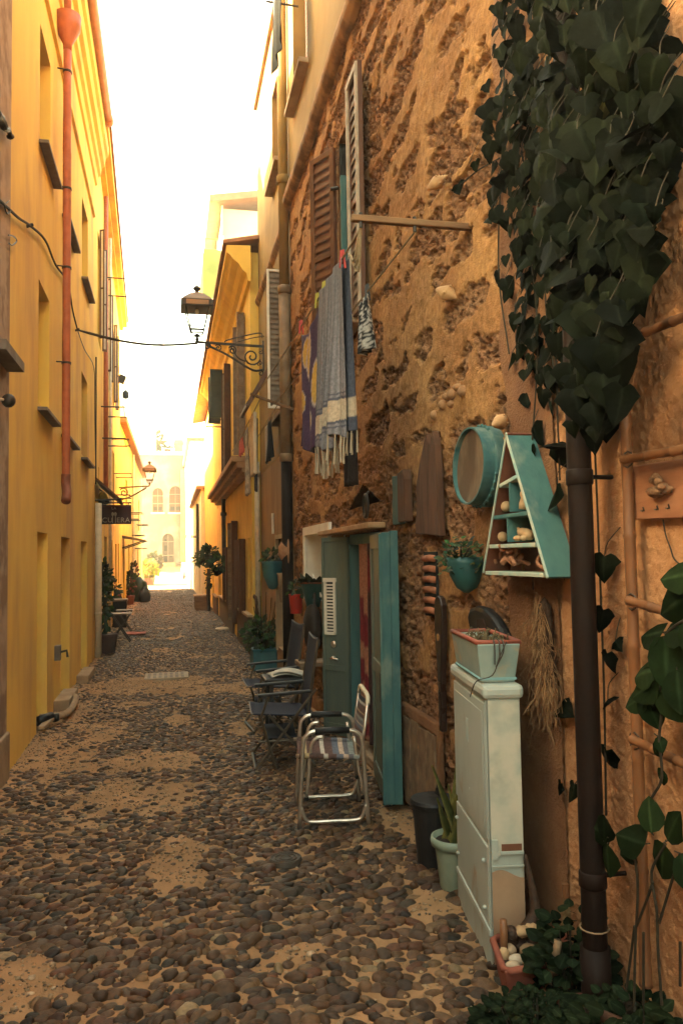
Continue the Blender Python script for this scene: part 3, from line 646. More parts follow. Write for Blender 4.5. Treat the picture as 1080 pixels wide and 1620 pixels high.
def eaves_house():
    X = 1.35
    root = thing("eaves_house", "yellow house with deep projecting eave and long stone ledge on the right", "house", (X, 13.2, 0))
    q = Wall((X, 0), (X, 31), -1); w = Wall((X, 13.2), (X, 31), -1)
    ops = [(14.0, 14.9, 3.55, 6.0), (17.4, 18.3, 3.5, 5.9), (19.45, 20.1, 5.0, 6.2), (13.6, 13.95, .9, 1.95), (14.3, 15.2, .62, 1.95), (15.9, 16.8, .3, 2.35), (17.6, 18.6, .6, 1.85), (21.5, 22.5, .4, 1.75), (24.8, 25.8, .1, 1.9), (22.3, 22.7, 3.0, 3.6)]
    b = MB(); q.face(b, 6.8, ops, s0=13.2, z0=-.1); w.shell(b, 6.8, 7); b.build("wall", m_yellow2, root)
    for o in ops: b = MB(); q.reveal(b, o, .28); b.build("reveal", m_yellow2, root)
    # cornice: stepped eave
    b = MB(); prof = [(0, 6.22), (.05, 6.24), (.07, 6.36), (.14, 6.42), (.20, 6.52), (.30, 6.60), (.34, 6.66), (.40, 6.70), (.40, 6.82), (0, 6.84)]
    b.prism([(a, z) for a, z in prof], (X, 13.0, 0), (-1, 0, 0), (0, 0, 1), (0, 1, 0), 11.5)
    b.build("cornice", m_yellow2, root)
    b = MB(); b.prism([(-6, 8.2), (.46, 6.84), (.46, 6.90), (-6, 8.3)], (X, 12.98, 0), (-1, 0, 0), (0, 0, 1), (0, 1, 0), 18); b.build("roof", m_roof, root)
    # long ledge
    b = MB(); q.slab(b, 13.1, 21.5, 3.20, 3.30, 0, .34); q.slab(b, 13.1, 21.4, 3.10, 3.20, 0, .26); q.slab(b, 13.1, 21.3, 3.02, 3.10, 0, .16)
    b.build("ledge", mat("stained stone ledge", (.40, .24, .12), (.28, .15, .07), 5, .9, .4, 30), root, bevel=.008)
    b = MB(); q.slab(b, 13.2, 15.75, -.05, .62, 0, .05); q.slab(b, 16.95, 21.4, -.05, .60, 0, .05); q.slab(b, 22.6, 24.6, -.05, .5, 0, .05); b.build("plinth", mat("dark plinth", (.10, .06, .035), None, 4, .9, .3, 20), root)
    b = MB(); q.slab(b, 13.2, 15.75, .62, .66, 0, .09); q.slab(b, 16.95, 21.4, .60, .64, 0, .09); q.slab(b, 22.6, 24.6, .5, .54, 0, .08); b.build("plinth_cap", mat("pale plinth cap", (.45, .30, .17), None, 4, .9), root)
    for o in ops[3:]: window(root, q, o, .16, m_brownwood, False, False, m_dark)
    # tall shutters standing half open
    for (y, z0, z1, a, mm, sm, lb) in ((14.0, 3.55, 6.0, 100, m_greywood, m_slatgrey, "brownish shutter with pale louvres"), (14.9, 3.55, 6.0, 70, m_slatgrey, m_slatgrey, "pale louvred shutter"), (17.4, 3.5, 5.9, 100, m_drift, m_drift, "red brown shutter"), (18.3, 3.5, 5.9, 70, m_drift, m_slatgrey, "weathered red brown shutter"),
                                (14.3, .62, 1.95, 115, m_brownwood, m_brownwood, ""), (15.2, .62, 1.95, 70, m_brownwood, m_brownwood, ""), (15.9, .3, 2.35, 110, m_brownwood, m_brownwood, ""), (16.8, .3, 2.35, 70, m_greywood, m_greywood, ""), (17.6, .6, 1.85, 110, m_brownwood, m_brownwood, ""), (18.6, .6, 1.85, 65, m_brownwood, m_brownwood, "")):
        t = rad(a); d = (-math.sin(t), math.cos(t), 0) if a < 90 else (-math.sin(t), math.cos(t), 0)
        n = (-d[1], d[0], 0)
        f = louvre_leaf((X-.02, y, z0), d, n, .14 if z0 > 3 else .13, z1-z0, mm, "shutter", root, 18, fr=.025, slat_mat=sm)
        if lb: f['label'] = lb
    gm = mat("dark green paint", (.035, .045, .03), None, 6, .5)
    for y, lb in ((19.4, "dark green shutter leaf, nearer"), (20.3, "dark green shutter leaf, farther")):
        f = louvre_leaf((X-.06, y, 5.05), (-1, 0.05, 0), (.05, -1, 0), .30, 1.2, gm, "shutter", root, 14, fr=.03); f['label'] = lb
    b = MB(); b.tube([(X-.42, 19.3, 4.98), (X+.0, 19.3, 4.98)], .015); b.tube([(X-.42, 20.35, 4.98), (X+.0, 20.35, 4.98)], .015); b.tube([(X-.40, 19.2, 4.98), (X-.40, 20.5, 4.98)], .01); b.build("shutter_rail", m_iron, root)
    b = MB(); b.tube([(X-.08, 19.0, z) for z in (1.55, 1.9, 2.4, 5.0)], .05, 8); b.tube([(X-.08, 19.0, 2.62), (X-.08, 19.0, 2.7)], .075, 8)
    b.build("downpipe", m_iron, root, smooth=True)
    # far wing seen past the eave end
    b = MB(); q.slab(b, 26.0, 31.0, 6.8, 8.0, -5, -.03); b.build("far_wing", m_yellow2, root)
eaves_house()

def tower_house():
    root = thing("white_house", "white set back house above the yellow eave with thin roof slab and green blind", "house", (1.34, 24, 0))
    w = Wall((1.55, 22.5), (1.55, 30.5), -1)
    b = MB(); b.bb(1.55, 5.5, 22.5, 30.5, 6.6, 11.7); b.build("wall", m_pale, root)
    b = MB(); b.prism([(1.15, 11.75), (5.7, 12.55), (5.7, 12.75), (1.15, 11.95)], (0, 22.2, 0), (1, 0, 0), (0, 0, 1), (0, 1, 0), 8.6); b.build("roof", mat("brown roof underside", (.30, .19, .10), None, 3, .9), root)
    b = MB(); b.bb(1.5, 1.55, 22.4, 22.5, 10.9, 11.75); b.build("post", m_pale, root)
    gb = mat("green blind", (.16, .22, .05), (.12, .17, .04), 3, .8)
    b = MB()
    for i in range(12): b.bar((1.0, 22.8, 9.2+i*.12), (1.50, 22.8, 9.2+i*.12), .03, .125)
    b.build("blind", gb, root); b = MB()
    for i in range(12): b.bar((1.0, 23.4, 9.3+i*.12), (1.2, 23.4, 9.3+i*.12), .03, .125)
    b.build("blind", gb, root)
    b = MB(); b.tube([(.95, 22.8, 9.05), (1.55, 22.8, 9.05)], .025); b.tube([(.95, 22.8, 9.05), (.95, 24, 9.05)], .025); b.tube([(1.05, 22.8, 10.6), (1.05, 22.8, 10.9), (1.4, 22.8, 10.9), (1.4, 22.8, 10.6)], .02); b.tube([(1.50, 22.75, 6.7), (1.50, 22.75, 9.0)], .06); b.build("railing", mat("yellow green metal", (.30, .30, .08)), root)
tower_house()

def low_house():
    X = 1.22
    root = thing("low_house", "low pale house on the right before the sunlit square", "house", (X, 31, 0))
    q = Wall((X, 0), (X, 43), -1); w = Wall((X, 31), (X, 43), -1)
    ops = [(33, 34, .2, 2.0), (36.5, 37.4, .9, 2.1), (39.5, 40.5, .1, 2.1)]
    b = MB(); q.face(b, 4.3, ops, s0=31, z0=-.1); w.shell(b, 4.3, 6); b.build("wall", m_pale, root)
    for o in ops: b = MB(); q.reveal(b, o, .25); b.build("reveal", m_pale, root)
    for o in ops: window(root, q, o, .15, m_brownwood, False)
    b = MB(); q.slab(b, 30.9, 43.1, 4.3, 4.42, -6, .18); b.build("roof", m_roof, root)
    b = MB(); b.tube([(X-.06, 33.6, 1.3), (X-.06, 33.6, 3.9)], .06, 8); b.build("downpipe", m_iron, root)
    b = MB(); b.tube([(X, 35, 2.6), (X-.5, 35, 2.6)], .02); b.tube([(X, 37, 2.6), (X-.5, 37, 2.6)], .02); b.tube([(X-.5, 34.8, 2.6), (X-.5, 37.2, 2.6)], .012); b.build("drying_rack", m_iron, root)
low_house()

def sunlit_house():
    root = thing("sunlit_house", "white house flank in full sun at the end of the alley on the right", "house", (1.15, 45, 0))
    q = Wall((1.15, 0), (1.15, 58), -1)
    ops = [(47, 48, 3.2, 4.8), (52, 53, 3.2, 4.8)]
    b = MB(); q.face(b, 8.2, ops, s0=44.5, z0=-.1); w = Wall((1.15, 44.5), (1.15, 58), -1); w.shell(b, 8.2, 5); b.build("wall", m_white, root)
    for o in ops: b = MB(); q.reveal(b, o, .2); b.build("reveal", m_white, root)
    for o in ops: window(root, q, o, .12, m_brownwood)
    b = MB(); q.slab(b, 44.4, 58.1, 8.2, 8.35, -5, .2); b.build("roof", m_roof, root)
    b = MB(); q.slab(b, 44.5, 58, -.05, .5, 0, .05); b.build("plinth", m_pale, root)
sunlit_house()

def arch_house():
    Y = 58.0
    root = thing("arched_house", "pale two storey house with arched windows and arched door closing the view", "house", (-1, Y, 1.2))
    w = Wall((-9, Y), (1.12, Y), 1)          # normal -Y
    def S(x): return x+9
    b = MB()
    def ringface(ops, z1, x0, x1):
        w.face(b, z1, [(S(o[0]), S(o[1]), o[2], o[3]) for o in ops], s0=S(x0), s1=S(x1), z0=1.0)
    arches = [(-1.16, -.42, 4.98, 6.72, "w"), (.02, .86, 4.98, 6.88, "w"), (-.48, .32, 1.25, 3.45, "d"), (-3.2, -2.4, 4.98, 6.72, "w"), (-5.2, -4.4, 4.98, 6.72, "w")]
    ringface(arches, 9.1, -9, 1.12)
    N = 14
    for (x0, x1, z0, z1, k) in arches:       # spandrels above each round head + reveal + infill
        c = (x0+x1)/2; r = (x1-x0)/2; zc = z1-r
        arc = [(c-r*math.cos(math.pi*i/N), zc+r*math.sin(math.pi*i/N)) for i in range(N+1)]
        for (p, q_) in zip(arc, arc[1:]):
            b.quad((p[0], Y, p[1]), (q_[0], Y, q_[1]), (q_[0], Y, z1), (p[0], Y, z1))
        loop = [(x0, z0)]+arc+[(x1, z0)]
        for (p, q_) in zip(loop, loop[1:]+loop[:1]): b.quad((p[0], Y, p[1]), (q_[0], Y, q_[1]), (q_[0], Y+.3, q_[1]), (p[0], Y+.3, p[1]))
    w.shell(b, 9.1, 5); b.build("wall", mat("cream facade", (.20, .165, .125), (.165, .135, .10), .5, .9, .2, 8, c3=(.26, .225, .175), s3=.5, r3=(.45, .6)), root)
    for (x0, x1, z0, z1, k) in arches:
        c = (x0+x1)/2; r = (x1-x0)/2; zc = z1-r
        arc = [(c-r*math.cos(math.pi*i/N), zc+r*math.sin(math.pi*i/N)) for i in range(N+1)]
        f = MB(); f.prism([(x0, z0)]+arc+[(x1, z0)], (0, Y+.22, 0), (1, 0, 0), (0, 0, 1), (0, 1, 0), .05)
        p = f.build("arched_door" if k == "d" else "arched_window", mat("dusty pale door", (.09, .075, .05), None, 4, .7) if k == "d" else mat("tan blind", (.12, .07, .03), (.09, .05, .022), 3, .8, stretch=(1, 1, 6)), root)
        g = MB()
        if k == "d": g.bb(c-.26, c-.05, Y+.19, Y+.22, 1.45, 2.0); g.bb(c-.26, c-.08, Y+.19, Y+.22, 2.2, 2.6); g.bb(c+.10, c+.28, Y+.19, Y+.22, 1.75, 1.86); g.bb(c-.24, c-.1, Y+.19, Y+.22, 2.85, 3.05)
        else: g.bb(x0+.08, c-.04, Y+.19, Y+.22, z0+.15, z0+.42); g.bb(c+.04, x1-.08, Y+.19, Y+.22, z0+.15, z0+.42)
        g.build("pane", m_glass, p)
        g = MB(); g.bb(c-.02, c+.02, Y+.17, Y+.22, z0, z1-.05); g.bb(x0, x1, Y+.17, Y+.22, zc-.2, zc-.14); g.bb(x0, x1, Y+.17, Y+.22, z0+.6, z0+.68); g.build("frame", mat("beige frame", (.26, .20, .13)), p)
        if k != "d": g = MB(); g.bb(x0-.1, x1+.1, Y-.12, Y, z0-.12, z0-.01); g.build("sill", m_white, p)
    b = MB(); b.bb(-9.1, 1.2, Y-.15, Y+.2, 9.1, 9.35); b.build("parapet", m_white, root)
    b = MB(); b.bb(.38, 1.02, Y+.4, Y+1.0, 9.35, 10.3); b.bb(.32, 1.08, Y+.34, Y+1.06, 10.0, 10.12); b.build("chimney", mat("tan brick", (.46, .28, .13), None, 4, .9), root)
    b = MB(); b.bb(.80, 1.12, Y-.9, Y-.02, 1.0, 8.0); b.build("side_pier", mat("tan brick"), root) if False else b.build("side_pier", MATS["tan brick"], root)
    b = MB(); b.bb(-.6, .45, Y-.7, Y, 1.05, 1.38); b.build("door_step", m_stone, root)
    b = MB(); b.bb(-3.2, -.9, Y+.2, Y+1, 9.35, 12.8); b.build("attic", m_white, root)
arch_house()

def far_tower():
    root = thing("brick_tower", "distant brick topped tower with broken battlements above the roofs", "tower", (-4, 92, 0))
    b = MB(); b.bb(-6.5, -2.0, 90, 96, -.5, 16.2); b.build("shaft", m_pale, root)
    b = MB(); b.bb(-5.6, -2.0, 89.9, 96.1, 16.2, 18.2)
    b.bb(-5.6, -3.6, 89.9, 90.6, 18.2, 19.0); b.bb(-2.4, -2.0, 89.9, 90.6, 18.2, 19.4); b.bb(-3.2, -2.9, 89.9, 90.6, 18.2, 18.5); b.build("battlements", mat("red brick", (.085, .040, .020), (.07, .032, .016), 3, .9), root)
far_tower()

# ================================================================== LEFT SIDE HOUSES
LX = -1.2
def yellow_house():
    root = thing("yellow_house", "tall yellow house with deep door recesses, small slate sills and moulded eave on the left", "house", (LX, 9, 0))
    q = Wall((LX, 0), (LX, 13.65), 1); w = Wall((LX, 6.35), (LX, 13.65), 1)
    cols = [(7.80, 8.44), (9.46, 10.27), (11.55, 12.34)]
    doors = [(a, b, -.05 if i == 0 else -.05, 1.88) for i, (a, b) in enumerate(cols)]
    win1 = [(a, b+.05, 3.10, 4.28) for a, b in cols]; win2 = [(a, b+.05, 5.68, 6.80) for a, b in cols]
    H = 8.3
    b = MB(); q.face(b, H, doors+win1+win2, s0=6.35, z0=-.1); w.shell(b, H, 7); b.build("wall", m_yellow, root)
    for o in doors+win1+win2: b = MB(); q.reveal(b, o, .42 if o in doors else .22); b.build("reveal", m_yellow, root)
    for o in doors:
        b = MB(); q.slab(b, o[0]-.02, o[1]+.02, o[2], o[3]+.02, -.47, -.42)
        for k in range(4): q.slab(b, o[0]+.03+k*(o[1]-o[0]-.06)/4, o[0]+.02+(k+1)*(o[1]-o[0]-.06)/4, .1, 1.8, -.42, -.41)
        b.build("door", m_brownwood, root)
    for o in win1+win2:
        fo = window(root, q, o, .12, m_brownwood, False)
        s = MB(); q.slab(s, o[0]-.04, o[1]+.25, o[2]-.085, o[2]-.05, 0.0, .09); s.build("sill", m_lead, fo, bevel=.004)
    b = MB()
    b.prism([(0, 7.22), (.035, 7.24), (.035, 7.30), (0, 7.32)], (LX, 6.35, 0), (1, 0, 0), (0, 0, 1), (0, 1, 0), 6.9); b.build("string_course", m_yellow, root)
    b = MB(); prof = [(0, 7.95), (.03, 7.97), (.05, 8.1), (.09, 8.14), (.10, 8.26), (.15, 8.30), (.17, 8.44), (.21, 8.48), (.22, 8.62), (0, 8.66)]
    b.prism(prof, (LX, 6.35, 0), (1, 0, 0), (0, 0, 1), (0, 1, 0), 7.3); b.build("cornice", m_yellow, root)
    b = MB(); b.tube([(LX+.26, 6.0, 8.76), (LX+.26, 12.9, 8.70)], .075, 12); b.tube([(LX+.26, 12.8, 8.70), (LX+.26, 12.95, 8.70)], .085, 12); b.build("gutter", mat("orange gutter", (.60, .27, .12), (.5, .22, .1), 4, .5), root, smooth=True)
    b = MB(); b.prism([(.20, 8.66), (.20, 8.72), (-6.9, 9.8), (-6.9, 9.7)], (LX, 6.3, 0), (1, 0, 0), (0, 0, 1), (0, 1, 0), 7.35); b.build("roof", m_roof, root)
    for i, (y, L_) in enumerate(((8.9, .8), (11.0, .9))):
        b = MB(); q.slab(b, y, y+L_, -.05, .13-.04*i, .0, .16); b.build("doorstep", m_stone, root, bevel=.01)
    # white downpipe at the far corner
    b = MB(); b.tube([(LX+.06, 13.6, z) for z in (0.0, 1.2, 2.55)], .055, 12); b.tube([(LX+.06, 13.6, .72), (LX+.06, 13.6, .75)], .062, 12); b.build("downpipe", m_cream, root, smooth=True)
yellow_house()

def red_downpipe():
    b = MB(); x = LX+.10; y = 9.05
    b.tube(smoothpath([(x, y, 8.6), (x, y, 7.75)], 3), .04, 10)
    b.lathe([(.045, 7.35), (.05, 7.42), (.14, 7.60), (.15, 7.75), (.135, 7.75)], (x, y, 0), 16)
    b.tube(smoothpath([(x, y, 7.4), (x, y, 5), (x, y, 2.62), (x, y+.0, 2.45), (x+.01, y-.03, 2.38), (x+.02, y-.10, 2.31), (x+.02, y-.15, 2.26)], 5), .044, 12)
    r = b.build("red_downpipe", m_rust, None, smooth=True)
    tag(r, "terracotta red downpipe with a funnel head on the yellow wall", "drainpipe")
    for z in (7.1, 5.75, 4.85, 3.78):
        b = MB(); b.tube([(x, y, z-.012), (x, y, z+.012)], .052, 12); b.tube([(x-.10, y-.06, z), (x, y-.05, z)], .008); b.build("pipe_clip", m_iron, r)
    b = MB(); b.tube(smoothpath([(x, y, 2.55), (x, y, 2.45), (x+.01, y-.03, 2.38), (x+.02, y-.10, 2.31), (x+.02, y-.16, 2.24)], 5), .05, 12); b.build("elbow", mat("worn dark red", (.22, .07, .035), None, 8, .6), r, smooth=True)
red_downpipe()

def stone_house_left():
    root = thing("grey_stone_house", "sliver of grey rough rendered house at the left edge of the view", "house", (LX, 3, 0))
    w = Wall((LX+.015, 2.6), (LX+.015, 6.35), 1); g = MB(); g.bb(LX-.4, LX+.01, -5.0, 2.6, -.1, 3.2); g.build("unseen_shade_wall", m_stone, root)  # unseen wall behind the camera, added to cut low light on the near side
    b = MB(); w.face(b, 8.8, z0=-.1); w.shell(b, 8.8, 7); b.build("wall", mat("grey render", (.42, .30, .20), (.30, .20, .13), 4, .95, .9, 40, c3=(.24, .15, .09), s3=2, r3=(.5, .62)), root)
    b = MB(); w.slab(b, 0, 3.75, 8.8, 8.95, -7, .2); b.build("roof", m_roof, root)
    b = MB(); w.slab(b, 5.6-2.6, 6.28-2.6, 3.03, 3.10, 0, .12); b.build("sill", m_lead, root)
    b = MB(); w.slab(b, 5.75-2.6, 6.33-2.6, -.05, .35, 0, .03); b.build("base", m_stone, root, bevel=.03)
stone_house_left()

def bar_house():
    root = thing("awning_house", "yellow house with the little awning and hanging tavern sign on the left", "house", (LX-.03, 13.7, 0))
    w = Wall((-1.22, 13.65), (-1.52, 26), 1)
    ops = [(1.0, 2.0, .05, 2.0), (3.2, 4.2, .1, 2.1), (6, 6.9, .05, 2.1), (8.6, 9.6, .05, 2.05), (10.6, 11.5, .9, 2.1), (1.0, 1.9, 5.6, 7.6), (3.6, 4.6, 5.6, 7.6), (7, 8, 5.6, 7.6), (1.2, 1.5, 3.0, 3.3), (7, 8, 3, 4.4)]
    b = MB(); w.face(b, 9.0, ops, z0=-.1); w.shell(b, 9.0, 7); b.build("wall", m_yellow, root)
    for o in ops: b = MB(); w.reveal(b, o, .3); b.build("reveal", m_yellow2, root)
    for o in ops: window(root, w, o, .15, m_brownwood, False, o[2] > 5)
    for s in (1.0, 1.9, 3.6, 4.6, 7, 8):
        f = louvre_leaf(w.P(s, 5.6, .03), w.n+w.d*(.5 if s in (1.9, 4.6, 8) else -.5), w.d, .10, 2.0, m_brownwood, "shutter", root, 22, fr=.03, slat_mat=m_white)
    b = MB(); w.slab(b, -.05, 12.4, 9.0, 9.10, -.2, .10); w.slab(b, -.05, 12.4, 9.10, 9.28, -.2, .22); b.build("eave", m_yellow, root)
    b = MB(); w.slab(b, -.05, 12.4, 9.28, 9.36, -6, .26); b.build("roof", m_roof, root)
    b = MB(); b.tube([w.P(2.6, z, .06) for z in (3.0, 5, 8.95)], .045, 10); b.build("downpipe", m_rust, root, smooth=True)
    b = MB(); b.tube([w.P(4.6, z, .05) for z in (.1, 4, 8.9)], .035, 8); b.build("downpipe", m_cream, root, smooth=True)
    b = MB()
    for s, z in ((2.0, 4.55), (2.4, 4.0), (5.2, 4.4), (6.4, 3.2), (8, 3.9), (2.2, 7.15)):
        b.tube([w.P(s, z, 0), w.P(s, z, .45)], .014); b.tube([w.P(s+1.1, z, 0), w.P(s+1.1, z, .45)], .014); b.tube([w.P(s-.1, z, .42), w.P(s+1.2, z, .42)], .008)
    b.build("drying_rack", m_iron, root)
    b = MB(); b.tube([w.P(.35+.02*math.sin(i*2.1), 2.9+i*.22, .012) for i in range(11)], .012); b.build("wall_cable", m_iron, root)
    # awning
    b = MB()
    a0, a1 = w.P(.0, 2.98, .02), w.P(1.9, 2.98, .02); c0, c1 = w.P(.0, 2.62, .42), w.P(1.9, 2.62, .42)
    for i in range(9):
        t = i/9; t2 = (i+.86)/9
        b.quad(a0.lerp(a1, t), a0.lerp(a1, t2), c0.lerp(c1, t2), c0.lerp(c1, t))
    b.build("awning", m_brownwood, root, solid=.03)
    b = MB(); b.tube([c0, c1], .02); b.tube([w.P(0, 2.6, .02), c0], .015); b.tube([w.P(1.9, 2.6, .02), c1], .015); b.build("awning_frame", m_iron, root)
bar_house()

def far_left_house():
    root = thing("far_house", "pale yellow lower house on the left before the square", "house", (-1.55, 30, 0))
    w = Wall((-1.53, 26), (-1.40, 43.6), 1)
    ops = [(1.5, 2.4, .05, 2.1), (4.5, 5.5, .05, 2.2), (8, 9, .05, 2.1), (12, 13, .1, 2.1), (3, 4, 3.0, 4.5), (8, 9, 3.0, 4.5), (13, 14, 3, 4.5)]
    b = MB(); w.face(b, 6.0, ops, z0=-.1); w.shell(b, 6.0, 6); b.build("wall", m_yellow2, root)
    for o in ops: b = MB(); w.reveal(b, o, .25); b.build("reveal", m_yellow2, root)
    for o in ops: window(root, w, o, .15, m_brownwood, False)
    b = MB(); w.slab(b, -.05, 17.7, 6.0, 6.18, -6, .22); b.build("roof", m_roof, root)
    b = MB()
    for s, z in ((2, 3.0), (5, 3.4), (7, 2.6), (9, 2.1), (11, 3.2)): b.tube([w.P(s, z, 0), w.P(s, z, .5)], .02); b.tube([w.P(s+1, z, 0), w.P(s+1, z, .5)], .02); b.tube([w.P(s-.1, z, .46), w.P(s+1.1, z, .46)], .012)
    b.build("drying_rack", m_iron, root)
    b = MB(); b.bb(-4.5, -2.0, 33, 41, 6.1, 8.4); b.build("attic", m_pale, root)
    b = MB(); b.tube([w.P(7.2, z, .06) for z in (.1, 3, 5.9)], .05, 8); b.build("downpipe", m_cream, root)
far_left_house()
# ================================================================== PIPES, LAMPS, CABLES
def drainpipe():
    y, x = 9.62, RX-.085
    root = thing("drainpipe", "long drainpipe between the rubble wall and the ochre house, buff above and dark below", "drainpipe", (x, y, 0))
    z1 = onX(460, 430, x).z; z2 = onX(466, 712, x).z
    b = MB(); b.tube([(x, y, z1), (x, y, 7), (x, y, 9.2)], .062, 14); b.build("upper_pipe", m_ochre, root, smooth=True)
    b = MB(); b.tube([(x, y, z2), (x, y, (z1+z2)/2), (x, y, z1-.02)], .072, 14); b.build("middle_pipe", m_pipegrey, root, smooth=True)
    b = MB(); b.tube([(x, y, 0.02), (x, y, 1), (x, y, z2)], .068, 14); b.build("lower_pipe", m_pipe, root, smooth=True)
    for z in (z1-.03, z2, 6.35):
        b = MB(); b.lathe([(.072, z-.06), (.085, z-.05), (.085, z+.03), (.07, z+.045)], (x, y, 0), 16); b.build("collar", m_pipegrey if z < 6 else m_ochre, root, smooth=True)
drainpipe()
BPX = 1.37; BPY = onX(924, 1000, BPX).y
def ivy_pipe():
    x, y = BPX, BPY
    root = thing("thick_pipe", "thick dark brown pipe running up the near wall through the ivy", "pipe", (x, y, 0))
    b = MB(); b.tube([(x, y, z) for z in (0, .5, 1, 2, 3, 4.5)], .041, 18); b.build("pipe", m_pipe, root, smooth=True)
    for z in (.52, 1.86):
        b = MB(); b.lathe([(.041, z-.03), (.046, z-.025), (.046, z+.02), (.041, z+.025)], (x, y, 0), 18); b.tube([(x+.05, y+.01, z), (RX, y+.01, z)], .008); c = b.build("collar", m_pipe, root, smooth=True)
    b = MB(); b.tube([(x+.047*math.cos(a/12*math.pi*2), y+.047*math.sin(a/12*math.pi*2), .36) for a in range(12)], .003, 5, closed=True); b.build("wire_tie", m_pipegrey, root)
    b = MB(); b.tube([(x, y, 0), (x, y, .30)], .049, 18); b.build("foot", m_pipe, root, smooth=True)
ivy_pipe()

def spiral(b, c, r0, r1, a0, turns, rad_, y, n=22):
    b.tube([(c[0]+(r0+(r1-r0)*i/n)*math.cos(a0+turns*2*math.pi*i/n), y, c[1]+(r0+(r1-r0)*i/n)*math.sin(a0+turns*2*math.pi*i/n)) for i in range(n+1)], rad_, 6)
def lantern(root, c, s, m, glassm, litpane):
    """four-sided street lantern standing on point c; s = scale (1 = 0.78 m high)"""
    c = Vector(c)
    def L4(prof, name, mm, par): 
        b = MB(); b.lathe([(r*s*1.414, z*s) for r, z in prof], c, 4, M=Matrix.Rotation(rad(45), 3, 'Z')); return b.build(name, mm, par)
    b = MB(); b.lathe([(.02*s, 0), (.03*s, .03*s), (.018*s, .06*s), (.045*s, .09*s), (.02*s, .12*s)], c, 10)
    for sx in (-1, 1):
        for sy in (-1, 1): b.tube(smoothpath([c+Vector((0, 0, .08*s)), c+Vector((sx*.075*s, sy*.075*s, .10*s)), c+Vector((sx*.095*s, sy*.095*s, .17*s))], 4), .009*s, 6)
    b.build("lantern_base", m, root)
    b = MB()
    lo = [c+Vector((sx*.10*s, sy*.10*s, .17*s)) for sx, sy in ((-1, -1), (1, -1), (1, 1), (-1, 1))]; hi = [c+Vector((sx*.18*s, sy*.18*s, .52*s)) for sx, sy in ((-1, -1), (1, -1), (1, 1), (-1, 1))]
    for i in range(4):
        b.tube([lo[i], hi[i]], .010*s, 6); b.tube([lo[i], lo[(i+1) % 4]], .010*s, 6); l2 = [p.lerp(q, .13) for p, q in zip(lo, hi)]; b.tube([l2[i], l2[(i+1) % 4]], .008*s, 6)
    b.build("lantern_frame", m, root)
    b = L4([(.24, .50), (.245, .50), (.245, .60), (.235, .60)], "hood_rim", m, root)
    b = MB(); b.bb(c.x-.17*s, c.x+.17*s, c.y-.2485*s, c.y-.2455*s, c.z+.515*s, c.z+.585*s); b.build("rim_panel", mat("tan panel", (.36, .21, .11), None, 5, .7), root)
    L4([(.235, .595), (.20, .64), (.10, .73), (.05, .755), (.03, .77)], "hood", mat("brown metal hood", (.22, .145, .09), None, 5, .6), root)
    b = MB(); b.lathe([(.03*s, .76*s), (.025*s, .79*s), (.055*s, .82*s), (.06*s, .84*s), (.03*s, .87*s), (.012*s, .89*s)], c, 12); b.build("finial", m, root)
    b = MB(); b.lathe([(.015*s, .43*s), (.03*s, .45*s), (.03*s, .48*s), (.02*s, .51*s)], c, 10); b.build("bulb", glassm, root, smooth=True)
LAMP = onY(312, 541, 12.3)
def street_lamp():
    y = 12.3; a = LAMP; wx = RX-.02
    root = thing("street_lamp", "wrought iron lantern on a scrolled bracket over the alley on the right", "street lamp", (RX, y, a.z))
    top = a.z
    b = MB(); b.bar((a.x-.03, y, top), (wx, y, top-.03), .03, .035); b.bar((wx-.02, y, top+.06), (wx-.02, y, top-.42), .05, .025)
    b.tube(smoothpath([(a.x+.12, y, top-.03), (a.x+.45, y, top-.18), (a.x+.75, y, top-.36), (wx-.15, y, top-.42), (wx-.02, y, top-.40)], 6), .018, 7)
    b.build("bracket", m_iron, root)
    b = MB(); spiral(b, (wx-.20, top-.20), .02, .14, 2.2, 1.6, .014, y); spiral(b, (wx-.50, top-.11), .015, .07, 0, 1.4, .012, y); spiral(b, (wx-.72, top-.08), .012, .055, 0, 1.4, .011, y)
    spiral(b, (wx-.06, top-.46), .01, .05, 1.2, 1.2, .013, y); spiral(b, (a.x+.16, top-.07), .01, .05, 1.57, -1.2, .012, y); spiral(b, (wx-.06, top-.12), .008, .04, 0, 1.2, .009, y); spiral(b, (wx-.07, top-.30), .008, .045, 3, 1.2, .009, y)
    b.tube(smoothpath([(wx-.30, y, top-.28), (wx-.42, y, top-.22), (wx-.52, y, top-.06)], 5), .011, 6)
    b.build("scrollwork", m_iron, root)
    b = MB(); b.tube(smoothpath([(a.x+.42, y, top+.02), (wx-.55, y, top+.06), (wx-.2, y, top+.16), (wx-.05, y, top+.18), (wx-.03, y, top+.10)], 5), .010, 6)
    b.tube(smoothpath([(wx-.45, y+.01, top+.02), (wx-.2, y+.01, top+.10), (wx, y+.01, top+.14)], 5), .007, 6); b.build("feed_cable", m_iron, root)
    lantern(root, (a.x, y, top+.01), 1.0, m_iron, m_white, None)
street_lamp()
def far_lamp():
    y = 25.0; a = onY(237, 769, y)
    root = thing("street_lamp", "smaller far lantern on a bracket from the left houses near the square", "street lamp", (-1.5, y, a.z))
    b = MB(); b.bar((a.x, y, a.z), (-1.5, y, a.z-.05), .04, .04); b.tube(smoothpath([(a.x-.1, y, a.z-.05), (-1.1, y, a.z-.3), (-1.5, y, a.z-.45)], 4), .025); spiral(b, (-1.35, a.z-.2), .03, .14, 0, 1.4, .02, y); b.build("bracket", mat("sun faded iron", (.16, .10, .05)), root)
    lantern(root, (a.x, y, a.z+.02), .85, MATS["sun faded iron"], m_white, None)
far_lamp()
